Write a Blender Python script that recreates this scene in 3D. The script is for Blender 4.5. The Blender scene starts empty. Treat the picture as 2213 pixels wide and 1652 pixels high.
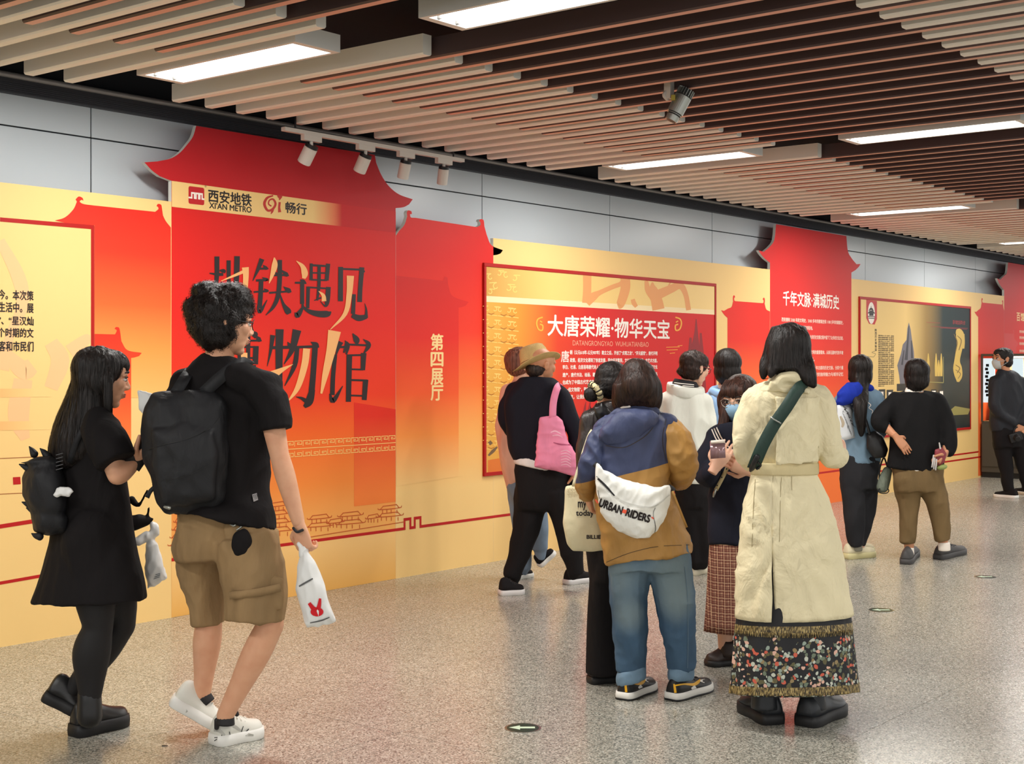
import bpy, bmesh, math, random
import numpy as np
from mathutils import Vector, Matrix, noise
from mathutils.bvhtree import BVHTree
random.seed(7)
S = bpy.context.scene
COL = S.collection
# ------------------------------------------------------------------ camera, world, exposure
F, CX, HY, H = 3000.0, 1106.5, 791.0, 1.5          # focal length in pixels, image centre, horizon row, lens height
ANG = math.atan((3502 - CX) / F)                    # angle between the optical axis and the long wall
c_, s_ = math.cos(ANG), math.sin(ANG)
AX, RT, UP = Vector((c_, s_, 0)), Vector((s_, -c_, 0)), Vector((0, 0, 1))
TC = -AX                                            # towards the camera
cam = bpy.data.cameras.new('camera'); cam_o = bpy.data.objects.new('camera', cam); COL.objects.link(cam_o)
cam_o.location = (0, 0, H); cam_o.rotation_euler = (math.pi / 2, 0, ANG - math.pi / 2)
cam.sensor_width = 36; cam.lens = 36 * F / 2213; cam.shift_y = (HY - 826) / 2213; cam.clip_end = 200
S.camera = cam_o
S.view_settings.view_transform = 'Standard'; S.view_settings.look = 'None'
S.view_settings.gamma = 1; S.view_settings.use_curve_mapping = False
S.view_settings.exposure = 0.28
S.cycles.use_denoising = True; S.cycles.max_bounces = 6; S.cycles.caustics_reflective = False; S.cycles.caustics_refractive = False
S.cycles.sample_clamp_indirect = 8
W = bpy.data.worlds.new('world'); S.world = W; W.use_nodes = True
W.node_tree.nodes['Background'].inputs[0].default_value = (.97, .985, 1, 1)
W.node_tree.nodes['Background'].inputs[1].default_value = 1.2
LAMP_W = 36.0                                       # watts of each ceiling lamp
YW = 6.74                                           # front face of the printed exhibition boards
YB = 6.92                                           # metal wall cladding behind them
ZS = 3.0                                            # underside of the ceiling slats
PITCH, X0 = 0.2334, 4.948                           # slat pitch and phase

# ------------------------------------------------------------------ pixel <-> world helpers
def P3(px, py, d):
    return AX * d + RT * ((px - CX) / F * d) + UP * (H - (py - HY) / F * d)
def ray(px, py):
    return AX + RT * ((px - CX) / F) + UP * ((HY - py) / F)
def onY(px, py, Y=YW):
    r = ray(px, py); t = Y / r.y
    return (r.x * t, H + r.z * t)
def onZ(px, py, Z=0.0):
    r = ray(px, py); t = (Z - H) / r.z
    return Vector((r.x * t, r.y * t, Z))
def gdepth(py):
    return F * H / (py - HY)

# ------------------------------------------------------------------ objects and properties
def link(name, me, mats=None, parent=None, loc=(0, 0, 0), smooth=False):
    o = bpy.data.objects.new(name, me); COL.objects.link(o); o.location = loc
    if mats is not None and me is not None:
        for m in (mats if isinstance(mats, (list, tuple)) else [mats]): me.materials.append(m)
    if parent is not None: o.parent = parent
    if smooth: me.polygons.foreach_set('use_smooth', [True] * len(me.polygons))
    return o
def tag(o, label=None, cat=None, group=None, kind=None):
    if label: o['label'] = label
    if cat: o['category'] = cat
    if group: o['group'] = group
    if kind: o['kind'] = kind
    return o
def empty(name, loc, label=None, cat=None, group=None, kind=None):
    return tag(link(name, None, loc=loc), label, cat, group, kind)
def mesh(vs, fs, base=(0, 0, 0), fix=True):
    me = bpy.data.meshes.new('m'); b = Vector(base)
    me.from_pydata([tuple(Vector(v) - b) for v in vs], [], fs)
    if fix:
        bm = bmesh.new(); bm.from_mesh(me); bmesh.ops.recalc_face_normals(bm, faces=bm.faces); bm.to_mesh(me); bm.free()
    me.update(); return me

# ------------------------------------------------------------------ materials
def sr(*c):
    c = [x / 255 for x in c]
    return tuple((x / 12.92 if x <= .04045 else ((x + .055) / 1.055) ** 2.4) for x in c) + (1,)
def newmat(name):
    m = bpy.data.materials.new(name); m.use_nodes = True
    nt = m.node_tree; return m, nt, nt.nodes['Principled BSDF']
def nd(nt, typ, **kw):
    n = nt.nodes.new(typ)
    for k, v in kw.items():
        if k.startswith('i_'): n.inputs[int(k[2:])].default_value = v
        else: setattr(n, k, v)
    return n
def pos(nt, scale=(1, 1, 1), obj=False):
    g = nd(nt, 'ShaderNodeTexCoord') if obj else nd(nt, 'ShaderNodeNewGeometry')
    mp = nd(nt, 'ShaderNodeMapping'); mp.inputs[3].default_value = scale
    nt.links.new(g.outputs['Object' if obj else 'Position'], mp.inputs[0]); return mp.outputs[0]
def addbump(nt, b, h, strength, dist=.01):
    bp = nd(nt, 'ShaderNodeBump'); bp.inputs['Strength'].default_value = strength; bp.inputs['Distance'].default_value = dist
    nt.links.new(h, bp.inputs['Height']); nt.links.new(bp.outputs[0], b.inputs['Normal'])
def ramp(nt, fac, stops, interp='LINEAR'):
    r = nd(nt, 'ShaderNodeValToRGB'); e = r.color_ramp.elements; r.color_ramp.interpolation = interp
    while len(e) < len(stops): e.new(.5)
    for el, (p, c) in zip(e, stops): el.position = p; el.color = c
    nt.links.new(fac, r.inputs[0]); return r.outputs[0]
def plain(name, col, rough=.6, metal=0, spec=.4, emis=0):
    m, nt, b = newmat(name); b.inputs['Base Color'].default_value = col; b.inputs['Roughness'].default_value = rough
    b.inputs['Metallic'].default_value = metal; b.inputs['Specular IOR Level'].default_value = spec
    if emis: b.inputs['Emission Color'].default_value = col; b.inputs['Emission Strength'].default_value = emis
    return m
def fabric(name, col, rough=.85, spec=.2, weave=420, wstr=.15, fold=9, fstr=.25, var=.12, stretch=(1, 1, .45), sheen=0):
    """woven cloth: fine weave, soft creases, slight tone variation"""
    m, nt, b = newmat(name); b.inputs['Roughness'].default_value = rough; b.inputs['Specular IOR Level'].default_value = spec
    b.inputs['Sheen Weight'].default_value = sheen
    n1 = nd(nt, 'ShaderNodeTexNoise'); n1.inputs['Scale'].default_value = weave; n1.inputs['Detail'].default_value = 1
    n2 = nd(nt, 'ShaderNodeTexNoise'); n2.inputs['Scale'].default_value = fold; n2.inputs['Detail'].default_value = 4; n2.inputs['Distortion'].default_value = .6
    nt.links.new(pos(nt, obj=True), n1.inputs[0]); nt.links.new(pos(nt, stretch, True), n2.inputs[0])
    mx = nd(nt, 'ShaderNodeMath', operation='MULTIPLY_ADD'); mx.inputs[1].default_value = wstr * .1
    nt.links.new(n1.outputs[0], mx.inputs[0]); nt.links.new(n2.outputs[0], mx.inputs[2])
    addbump(nt, b, mx.outputs[0], fstr, .03)
    lo = tuple(x * (1 - var) for x in col[:3]) + (1,); hi = tuple(min(1, x * (1 + var)) for x in col[:3]) + (1,)
    nt.links.new(ramp(nt, n2.outputs[0], [(.3, lo), (.7, hi)]), b.inputs['Base Color'])
    return m
def gradient(name, axis, stops, rough=.55, spec=.3):
    """printed colour gradient along one world axis; stops = (metres, colour)"""
    m, nt, b = newmat(name); b.inputs['Roughness'].default_value = rough; b.inputs['Specular IOR Level'].default_value = spec
    g = nd(nt, 'ShaderNodeNewGeometry'); sp = nd(nt, 'ShaderNodeSeparateXYZ'); nt.links.new(g.outputs['Position'], sp.inputs[0])
    lo, hi = stops[0][0], stops[-1][0]
    mr = nd(nt, 'ShaderNodeMapRange'); mr.inputs[1].default_value = lo; mr.inputs[2].default_value = hi
    nt.links.new(sp.outputs['XYZ'.index(axis)], mr.inputs[0])
    nt.links.new(ramp(nt, mr.outputs[0], [((p - lo) / (hi - lo), c) for p, c in stops]), b.inputs['Base Color'])
    return m
def hairmat(name, col, rough=.5):
    m, nt, b = newmat(name); b.inputs['Roughness'].default_value = rough; b.inputs['Specular IOR Level'].default_value = .3
    n1 = nd(nt, 'ShaderNodeTexNoise'); n1.inputs['Scale'].default_value = 90; n1.inputs['Detail'].default_value = 3
    nt.links.new(pos(nt, (1, 1, .06), True), n1.inputs[0])
    addbump(nt, b, n1.outputs[0], .55, .01)
    nt.links.new(ramp(nt, n1.outputs[0], [(.35, tuple(x * .5 for x in col[:3]) + (1,)), (.7, tuple(x * 1.7 for x in col[:3]) + (1,))]), b.inputs['Base Color'])
    return m
def skinmat(name, col):
    m, nt, b = newmat(name); b.inputs['Roughness'].default_value = .5; b.inputs['Specular IOR Level'].default_value = .35
    n1 = nd(nt, 'ShaderNodeTexNoise'); n1.inputs['Scale'].default_value = 22; n1.inputs['Detail'].default_value = 3
    nt.links.new(pos(nt, obj=True), n1.inputs[0])
    nt.links.new(ramp(nt, n1.outputs[0], [(.3, (col[0] * .93, col[1] * .86, col[2] * .84, 1)), (.7, col)]), b.inputs['Base Color'])
    b.inputs['Subsurface Weight'].default_value = .08; b.inputs['Subsurface Radius'].default_value = (.01, .004, .002)
    return m
# ------------------------------------------------------------------ mesh accumulators
def cr(pts, n):
    """Catmull-Rom through tuples, n steps per span"""
    a = [np.array(p, float) for p in pts]
    if len(a) < 3:
        return [a[0] + (a[-1] - a[0]) * (i / n) for i in range(n + 1)] if len(a) == 2 else a
    a = [2 * a[0] - a[1]] + a + [2 * a[-1] - a[-2]]; out = []
    for i in range(1, len(a) - 2):
        p0, p1, p2, p3 = a[i - 1:i + 3]
        for k in range(n):
            t = k / n
            out.append(.5 * (2 * p1 + (p2 - p0) * t + (2 * p0 - 5 * p1 + 4 * p2 - p3) * t * t + (3 * p1 - p0 - 3 * p2 + p3) * t ** 3))
    out.append(a[-2]); return out
class Acc:
    def __init__(s): s.v = []; s.f = []
    def tube(s, rings, caps=True):
        b = len(s.v); n = len(rings[0])
        for r in rings: s.v += r
        for i in range(len(rings) - 1):
            for j in range(n):
                k = (j + 1) % n
                s.f.append((b + i * n + j, b + i * n + k, b + (i + 1) * n + k, b + (i + 1) * n + j))
        if caps:
            s.f.append(tuple(range(b + n - 1, b - 1, -1))); e = b + (len(rings) - 1) * n
            s.f.append(tuple(range(e, e + n)))
    def ball(s, C, ax, nu=16, nv=10):
        """ellipsoid; ax = three half-axis vectors"""
        C = Vector(C); rings = []
        for i in range(1, nv):
            th = math.pi * i / nv
            rings.append([C + ax[2] * math.cos(th) + (ax[0] * math.cos(2 * math.pi * j / nu) + ax[1] * math.sin(2 * math.pi * j / nu)) * math.sin(th) for j in range(nu)])
        b = len(s.v); s.tube(rings, False)
        s.v += [C + ax[2], C - ax[2]]; t, u = len(s.v) - 2, len(s.v) - 1; e = b + (nv - 2) * nu
        for j in range(nu):
            s.f.append((t, b + (j + 1) % nu, b + j)); s.f.append((u, e + j, e + (j + 1) % nu))
    def limb(s, pts, rad, n=14, flat=1.0, fdir=None, sub=4, round_=True):
        """round tube along world points, radii in metres, with domed ends"""
        P = cr([tuple(p) + (r,) for p, r in zip(pts, rad)], sub)
        P = [(Vector(q[:3]), max(q[3], .001)) for q in P]
        tang = []
        for i in range(len(P)):
            t = P[min(i + 1, len(P) - 1)][0] - P[max(i - 1, 0)][0]
            tang.append(t.normalized() if t.length > 1e-9 else Vector((0, 0, 1)))
        nrm = (fdir if fdir is not None else TC); nrm = nrm - tang[0] * nrm.dot(tang[0])
        if nrm.length < 1e-3: nrm = tang[0].orthogonal()
        nrm.normalize(); rings = []
        def ring(c, t, nn, r):
            bb = t.cross(nn)
            return [c + nn * (r * flat * math.cos(2 * math.pi * j / n)) + bb * (r * math.sin(2 * math.pi * j / n)) for j in range(n)]
        for i, (c, r) in enumerate(P):
            nrm = nrm - tang[i] * nrm.dot(tang[i]); nrm.normalize()
            if i == 0 and round_:
                for a in (80, 50, 25): rings.append(ring(c - tang[0] * (r * math.sin(math.radians(a)) * .9), tang[0], nrm, r * math.cos(math.radians(a))))
            rings.append(ring(c, tang[i], nrm, r))
            if i == len(P) - 1 and round_:
                for a in (25, 50, 80): rings.append(ring(c + tang[i] * (r * math.sin(math.radians(a)) * .9), tang[i], nrm, r * math.cos(math.radians(a))))
        s.tube(rings)
    def box(s, C, ax):
        b = len(s.v); C = Vector(C)
        for i in (-1, 1):
            for j in (-1, 1):
                for k in (-1, 1): s.v.append(C + ax[0] * i + ax[1] * j + ax[2] * k)
        for f in ((0, 1, 3, 2), (4, 6, 7, 5), (0, 4, 5, 1), (2, 3, 7, 6), (0, 2, 6, 4), (1, 5, 7, 3)): s.f.append(tuple(b + i for i in f))
    def ribbon(s, pts, width, thick, nrm=None, sub=4):
        """flat strap along world points"""
        P = [Vector(p) for p in cr([tuple(p) for p in pts], sub)] if len(pts) > 2 else [Vector(p) for p in pts]
        rings = []
        for i, p in enumerate(P):
            t = (P[min(i + 1, len(P) - 1)] - P[max(i - 1, 0)]).normalized()
            n = (nrm[i * (len(nrm) - 1) // max(1, len(P) - 1)] if isinstance(nrm, list) else (nrm or TC)); n = (n - t * n.dot(t)).normalized(); l = t.cross(n)
            w = width if not isinstance(width, list) else width[0] + (width[1] - width[0]) * i / (len(P) - 1)
            rings.append([p + l * (w / 2) + n * (thick / 2), p - l * (w / 2) + n * (thick / 2), p - l * (w / 2) - n * (thick / 2), p + l * (w / 2) - n * (thick / 2)])
        s.tube(rings)
def remeshed(acc, base, voxel, smooth=8, disp=None, fac=.5):
    me = mesh(acc.v, acc.f, base)
    o = bpy.data.objects.new('tmp', me); COL.objects.link(o)
    r = o.modifiers.new('r', 'REMESH'); r.mode = 'VOXEL'; r.voxel_size = voxel
    if smooth:
        q = o.modifiers.new('s', 'SMOOTH'); q.factor = fac; q.iterations = smooth
    dg = bpy.context.evaluated_depsgraph_get()
    m2 = bpy.data.meshes.new_from_object(o.evaluated_get(dg))
    bpy.data.objects.remove(o); bpy.data.meshes.remove(me)
    if disp: displace(m2, disp)
    m2.polygons.foreach_set('use_smooth', [True] * len(m2.polygons))
    return m2
def displace(me, layers):
    """layers = (amplitude, (freq across, freq depth, freq up), ridged, seed)"""
    n = len(me.vertices); co = np.empty(n * 3); no = np.empty(n * 3)
    me.vertices.foreach_get('co', co); me.vertices.foreach_get('normal', no)
    co = co.reshape(-1, 3); no = no.reshape(-1, 3); d = np.zeros(n)
    R = np.array(RT); T = np.array(TC)
    r = co @ R; t = co @ T; z = co[:, 2]
    for amp, fr, ridged, seed in layers:
        sl = fr[3] if len(fr) > 3 else 0.0
        zz = z + sl * r
        for i in range(n):
            v = noise.noise((r[i] * fr[0] + seed, t[i] * fr[1] - seed, zz[i] * fr[2] + 2 * seed))
            d[i] += amp * ((.5 - abs(v)) * 2 - .5 if ridged else v)
    co += no * d[:, None]
    me.vertices.foreach_set('co', co.ravel()); me.update()
def joined(meshes):
    bm = bmesh.new()
    for m in meshes: bm.from_mesh(m)
    out = bpy.data.meshes.new('m'); bm.to_mesh(out); bm.free()
    for m in meshes: bpy.data.meshes.remove(m)
    out.polygons.foreach_set('use_smooth', [True] * len(out.polygons)); return out
def bvh_of(o):
    me = o.data; b = Vector(o.matrix_world.translation) if o.parent is None else Vector(o.parent.matrix_world.translation)
    b = world_loc(o)
    return BVHTree.FromPolygons([v.co + b for v in me.vertices], [tuple(p.vertices) for p in me.polygons])
def world_loc(o):
    l = Vector(o.location)
    while o.parent is not None: o = o.parent; l += Vector(o.location)
    return l
FONTS = {}
def text_mesh(body, bold=0.0, size=1.0, space=1.0):
    cu = bpy.data.curves.new('t', 'FONT'); cu.body = body; cu.size = size; cu.offset = bold; cu.space_character = space
    cu.resolution_u = 3; cu.fill_mode = 'FRONT'
    o = bpy.data.objects.new('t', cu); COL.objects.link(o)
    dg = bpy.context.evaluated_depsgraph_get(); me = bpy.data.meshes.new_from_object(o.evaluated_get(dg))
    bpy.data.objects.remove(o); bpy.data.curves.remove(cu)
    vs = [tuple(v.co[:2]) for v in me.vertices]; fs = [tuple(p.vertices) for p in me.polygons]; bpy.data.meshes.remove(me)
    return vs, fs
def fit(vs, x0, x1, y0, y1, shear=0):
    xs = [v[0] for v in vs]; ys = [v[1] for v in vs]; a, b, c, d = min(xs), max(xs), min(ys), max(ys)
    return [(x0 + (x - a) / (b - a) * (x1 - x0), y0 + (y - c) / (d - c) * (y1 - y0)) for x, y in vs]
def strokes2d(pl, sub=5):
    """tapered brush stroke: list of (x, y, width) -> outline quads"""
    P = cr(pl, sub) if len(pl) > 2 else [np.array(p, float) for p in pl]
    L, Rr = [], []
    for i, p in enumerate(P):
        t = P[min(i + 1, len(P) - 1)][:2] - P[max(i - 1, 0)][:2]; t = t / (np.linalg.norm(t) + 1e-9); n = np.array((-t[1], t[0]))
        L.append(p[:2] + n * p[2] / 2); Rr.append(p[:2] - n * p[2] / 2)
    vs = L + Rr; k = len(P)
    return [tuple(v) for v in vs], [(i, i + 1, k + i + 1, k + i) for i in range(k - 1)]
class Flat:
    """flat print on the exhibition boards: shapes given in photo pixels, laid on the board plane"""
    def __init__(s): s.parts = []
    def add(s, vs, fs): s.parts.append((list(vs), list(fs)))
    def px(s, vs, fs): s.add([onY(x, y) for x, y in vs], fs)
    def poly(s, pts): s.px(pts, [tuple(range(len(pts)))])
    def wpoly(s, pts): s.add(list(pts), [tuple(range(len(pts)))])
    def rect(s, x0, y0, x1, y1):
        a, b = onY(x0, y0); c, d = onY(x1, y1); s.wpoly([(a, b), (c, b), (c, d), (a, d)])
    def stroke(s, pl, ox=0, oy=0, sc=1.0):
        v, f = strokes2d([(ox + x / sc, oy + y / sc, w / sc) for x, y, w in pl]); s.px(v, f)
    def glyph(s, strokes, **k):
        """several strokes that make one written character"""
        n = len(s.parts)
        for st in strokes: s.stroke(st, **k)
        ps = s.parts[n:]; del s.parts[n:]; V, Fc = [], []
        for j, (v, f) in enumerate(ps):
            b = len(V); V += [(x, z, j * 1.5e-5) for x, z in v]; Fc += [tuple(b + i for i in q) for q in f]
        s.parts.append((V, Fc))
    def text(s, body, xl, yt, xr, yb, bold=.02, each=False):
        """fit text into a box on the board: left edge xl/yt/yb and right edge xr in pixels; bold = stroke thickening in em"""
        X0_, Z1 = onY(xl, yt); _, Z0 = onY(xl, yb); X1_ = onY(xr, yt)[0]
        full, _f = text_mesh(body); xs = [v[0] for v in full]; ys = [v[1] for v in full]; a, b, c, d = min(xs), max(xs), min(ys), max(ys)
        kx, kz = (X1_ - X0_) / (b - a), (Z1 - Z0) / (d - c)
        sh = [(0, 0)] if bold <= 0 else [(-bold, 0), (bold, 0), (0, bold * .8), (0, -bold * .8)]
        if each: runs = [(max(v[0] for v in text_mesh(body[:i] + '一')[0]) - ONE, text_mesh(ch)) for i, ch in enumerate(body)]
        else: runs = [(0, (full, _f))]
        for i, (v, f) in runs:
            V, Fc = [], []
            for j, (dx, dy) in enumerate(sh):
                q = len(V); V += [(X0_ + (x + dx + i - a) * kx, Z0 + (y + dy - c) * kz, j * 2e-5) for x, y in v]; Fc += [tuple(q + t for t in g) for g in f]
            s.parts.append((V, Fc))
    def build(s, name, m, parent, off, split=False):
        groups = [[p] for p in s.parts] if split else [s.parts]; out = []
        for g in groups:
            vs, fs = [], []
            for j, (v, f) in enumerate(g):
                b = len(vs); e = (j % 30) * 1.5e-5
                vs += [(p[0], YW - off - e - (p[2] if len(p) > 2 else i * 2e-6), p[1]) for i, p in enumerate(v)]; fs += [tuple(b + i for i in q) for q in f]
            me = mesh(vs, fs, world_loc(parent), fix=False)
            bm = bmesh.new(); bm.from_mesh(me)
            for f in bm.faces:
                f.normal_update()
                if f.normal.y > 0: f.normal_flip()
            bm.to_mesh(me); bm.free()
            o = link(name, me, m, parent); out.append(o)
            if not split and len(s.parts) > 1: o['kind'] = 'stuff'
        return out[0]
ONE = max(v[0] for v in text_mesh('一')[0])
# ================================================================== SETTING
def boxmesh(x0, x1, y0, y1, z0, z1, base=(0, 0, 0), bev=0):
    a = Acc(); a.box(((x0 + x1) / 2, (y0 + y1) / 2, (z0 + z1) / 2), (Vector(((x1 - x0) / 2, 0, 0)), Vector((0, (y1 - y0) / 2, 0)), Vector((0, 0, (z1 - z0) / 2))))
    me = mesh(a.v, a.f, base)
    if bev:
        bm = bmesh.new(); bm.from_mesh(me); bmesh.ops.bevel(bm, geom=list(bm.edges), offset=bev, segments=1, affect='EDGES'); bm.to_mesh(me); bm.free()
    return me
# ---- floor: speckled granite tiles, laid along the wall
def granite():
    m, nt, b = newmat('granite')
    p = pos(nt)
    v = nd(nt, 'ShaderNodeTexVoronoi'); v.inputs['Scale'].default_value = 170; nt.links.new(p, v.inputs['Vector'])
    sp = nd(nt, 'ShaderNodeSeparateColor'); nt.links.new(v.outputs['Color'], sp.inputs[0])
    base = ramp(nt, sp.outputs[0], [(0, sr(92, 92, 88)), (.2, sr(136, 136, 128)), (.5, sr(166, 165, 155)), (.75, sr(186, 179, 167)), (1, sr(216, 215, 206))], 'LINEAR')
    n = nd(nt, 'ShaderNodeTexNoise'); n.inputs['Scale'].default_value = 1.1; n.inputs['Detail'].default_value = 5; nt.links.new(p, n.inputs[0])
    tint = ramp(nt, n.outputs[0], [(.3, (.86, .86, .84, 1)), (.7, (1, .99, .96, 1))])
    mx = nd(nt, 'ShaderNodeMix', data_type='RGBA', blend_type='MULTIPLY'); mx.inputs[0].default_value = 1
    nt.links.new(base, mx.inputs[6]); nt.links.new(tint, mx.inputs[7]); nt.links.new(mx.outputs[2], b.inputs['Base Color'])
    n2 = nd(nt, 'ShaderNodeTexNoise'); n2.inputs['Scale'].default_value = 60; n2.inputs['Detail'].default_value = 3; nt.links.new(p, n2.inputs[0])
    nt.links.new(ramp(nt, n2.outputs[0], [(.3, (.17, .17, .17, 1)), (.75, (.3, .3, .3, 1))]), b.inputs['Roughness'])
    b.inputs['Specular IOR Level'].default_value = .5
    addbump(nt, b, n2.outputs[0], .035, .004)
    return m
M_gran = granite()
M_joint = plain('tile_joint', sr(92, 84, 76), .8)
bm = boxmesh(-14, 40, -14, YB + .1, -.12, -.003)
floor = tag(link('floor', bm, M_joint), kind='structure')
TX, TY = .812, .745
tile_me = boxmesh(-TX / 2 + .0012, TX / 2 - .0012, -TY / 2 + .0012, TY / 2 - .0012, -.003, 0)
tile_me.materials.append(M_gran)
ntile = 0
ix = [i for i in range(-2, 18)]
vis = set()
for i in ix:
    for j in range(-6, 4):
        x, y = 4.944 + (i + .5) * TX, 4.650 + (j + .5) * TY
        if y + TY / 2 > YW + .2: continue
        ok = False
        for dx in (-.5, 0, .5):
            for dy in (-.5, 0, .5):
                q = Vector((x + dx * TX, y + dy * TY, 0)); d = q.dot(AX)
                if d > 2 and -1250 < q.dot(RT) / d * F < 1250 and F * H / d < 1000: ok = True
        if ok:
            vis.add((i, j)); t = bpy.data.objects.new('tile', tile_me); COL.objects.link(t); t.location = (x, y, 0); t.parent = floor
def apron(name, x0, x1, y0, y1):
    o = link(name, boxmesh(x0, x1, y0, y1, -.003, 0), M_gran, floor); return o
# the rest of the paving, too far off or out of sight to tell the tiles apart
aa = Acc()
for i in range(-16, 44):
    for j in range(-24, 4):
        if (i, j) in vis: continue
        x, y = 4.944 + (i + .5) * TX, 4.650 + (j + .5) * TY
        aa.box((x, y, -.0015), (Vector((TX / 2 - .0012, 0, 0)), Vector((0, TY / 2 - .0012, 0)), Vector((0, 0, .0015))))
tag(link('distant_paving', mesh(aa.v, aa.f), M_gran, floor), kind='stuff')

# ---- metal wall cladding behind the boards, dark fascia, rail
M_clad = plain('grey_enamel_panel', sr(200, 208, 214), .32, 0, .5)
M_dark = plain('dark_plenum', sr(30, 32, 38), .9)
M_fasc = plain('dark_fascia', sr(54, 54, 60), .55)
wall = tag(link('wall_back', boxmesh(-10, 34, YB + .015, YB + .1, 0, 3.6), M_dark), kind='structure')
jx = [onY(p, 400, YB)[0] for p in (197, 1042, 1318, 1539)]
zj = onY(1000, 418, YB)[1]
stepx = 1.46
xs = [jx[0] - 2 * 1.9, jx[0] - 1.9, jx[0], (jx[0] + jx[1]) / 2 - .35] + jx[1:] + [onY(p, 500, YB)[0] for p in (1870, 1997.5, 2108)]
while xs[-1] < 30: xs.append(xs[-1] + 1.75)
for a, b in zip(xs[:-1], xs[1:]):
    for z0, z1 in ((.02, zj - .004), (zj + .004, 3.02)):
        link('cladding_panel', boxmesh(a + .004, b - .004, YB, YB + .012, z0, z1, bev=.002), M_clad, wall)
zf0, zf1 = onY(0, 196, YB - .05)[1], onY(0, 171, YB - .05)[1]
fas = tag(link('trim_1', boxmesh(-10, 34, YB - .05, YB, zf0, zf1 + .02), M_fasc), kind='structure')
for k in range(6):
    z = zf0 + (zf1 - zf0) * (k + .5) / 6
    link('fascia_rib', boxmesh(-10, 34, YB - .056, YB - .05, z - .004, z + .004), M_fasc, fas)
a = Acc(); a.limb([Vector((-10, YB - .06, zf1 + .03)), Vector((34, YB - .06, zf1 + .03))], [.016, .016], sub=1)
tag(link('trim_2', mesh(a.v, a.f), plain('rail_metal', sr(150, 146, 146), .4, .3), smooth=True), kind='structure')

# ---- ceiling: dark void with hanging slats in two interlocking rows
ceil = tag(link('ceiling', boxmesh(-14, 40, -14, YB + .1, 3.42, 3.5), M_dark), kind='structure')
M_cream = plain('cream_slat', sr(244, 239, 230), .5, 0, .3)
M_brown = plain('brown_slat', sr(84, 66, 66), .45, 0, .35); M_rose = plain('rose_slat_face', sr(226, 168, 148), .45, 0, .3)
def slatmesh(w, y0, y1, h, m):
    a = Acc(); ch = .008
    prof = [(0, h), (0, ch), (ch, 0), (w - ch, 0), (w, ch), (w, h)]
    a.tube([[Vector((x, y, z)) for x, z in prof] for y in (y0, y1)])
    me = mesh(a.v, a.f); me.materials.append(m); return me
cream_me = slatmesh(.062, 4.50, 6.42, .10, M_cream)
cream2_me = slatmesh(.062, .57, 2.49, .10, M_cream)
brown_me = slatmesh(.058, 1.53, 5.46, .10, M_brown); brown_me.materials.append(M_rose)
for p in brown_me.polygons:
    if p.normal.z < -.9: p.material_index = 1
def slat(me, x):
    o = bpy.data.objects.new('slat', me); COL.objects.link(o); o.location = (x, 0, ZS); o.parent = ceil
def seen(x0, x1, y0, y1):
    for k in range(13):
        for l in range(3):
            q = Vector((x0 + (x1 - x0) * l / 2, y0 + (y1 - y0) * k / 12, 0)); d = q.dot(AX)
            if d > 1 and abs(q.dot(RT) / d * F) < 1260 and 1.5 / d * F < 860: return True
    return False
nsl = 0
for k in range(-12, 78):
    x = X0 + PITCH * k
    if k % 18 not in (16, 17) and seen(x, x + .06, 4.5, 6.42): slat(cream_me, x); nsl += 1
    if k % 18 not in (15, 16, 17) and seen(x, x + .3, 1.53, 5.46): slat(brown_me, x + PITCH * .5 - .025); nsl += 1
    if seen(x, x + .06, .57, 2.49): slat(cream2_me, x); nsl += 1
print('slats', nsl, 'tiles', len(vis))
# slats outside the picture carry on as one piece
a = Acc()
def sbox(x, w, y0, y1): a.box((x + w / 2, (y0 + y1) / 2, ZS + .05), (Vector((w / 2, 0, 0)), Vector((0, (y1 - y0) / 2, 0)), Vector((0, 0, .05))))
for k in range(-50, 90):
    x = X0 + PITCH * k
    if not seen(x, x + .06, 4.5, 6.42) and k % 18 not in (16, 17): sbox(x, .062, 4.5, 6.42)
    if not seen(x, x + .06, .57, 2.49): sbox(x, .062, .57, 2.49)
    sbox(x, .062, -3.3, -1.4)
tag(link('distant_slats', mesh(a.v, a.f), M_cream, ceil), kind='stuff')

# ---- ceiling lamps
M_lampbody = plain('white_lamp_body', sr(228, 226, 222), .45)
M_glow = plain('lamp_diffuser', (1, .985, .95, 1), .5, 0, .2, emis=4.5)
def lamp_mesh():
    a = Acc(); w, l, h, t = .145, .598, .085, .022
    for x in (-w + t / 2, w - t / 2): a.box((x, 0, h / 2), (Vector((t / 2, 0, 0)), Vector((0, l, 0)), Vector((0, 0, h / 2))))
    for y in (-l + .02, l - .02): a.box((0, y, h / 2), (Vector((w - t, 0, 0)), Vector((0, .02, 0)), Vector((0, 0, h / 2))))
    a.box((0, 0, h - .005), (Vector((w - t, 0, 0)), Vector((0, l - .04, 0)), Vector((0, 0, .005))))
    return mesh(a.v, a.f)
lb = lamp_mesh(); lb.materials.append(M_lampbody)
a = Acc(); w, l = .115, .545; prof = [(w * math.sin(t * math.pi / 8) , -.012 * math.cos(t * math.pi / 8) + .03) for t in range(-4, 5)]
prof = [(-w, .05)] + prof + [(w, .05)]
a.tube([[Vector((x, y, z)) for x, z in prof] for y in (-l, l)]); dm = mesh(a.v, a.f); dm.materials.append(M_glow)
a = Acc(); a.box((0, 0, .018), (Vector((.008, 0, 0)), Vector((0, .012, 0)), Vector((0, 0, .012))))
clipm = mesh(a.v, a.f); clipm.materials.append(plain('lamp_clip', sr(150, 150, 150), .4, .6))
ld = bpy.data.lights.new('lamp_light', 'AREA'); ld.shape = 'RECTANGLE'; ld.size = .22; ld.size_y = 1.08; ld.energy = LAMP_W; ld.color = (1, .975, .93)
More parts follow.
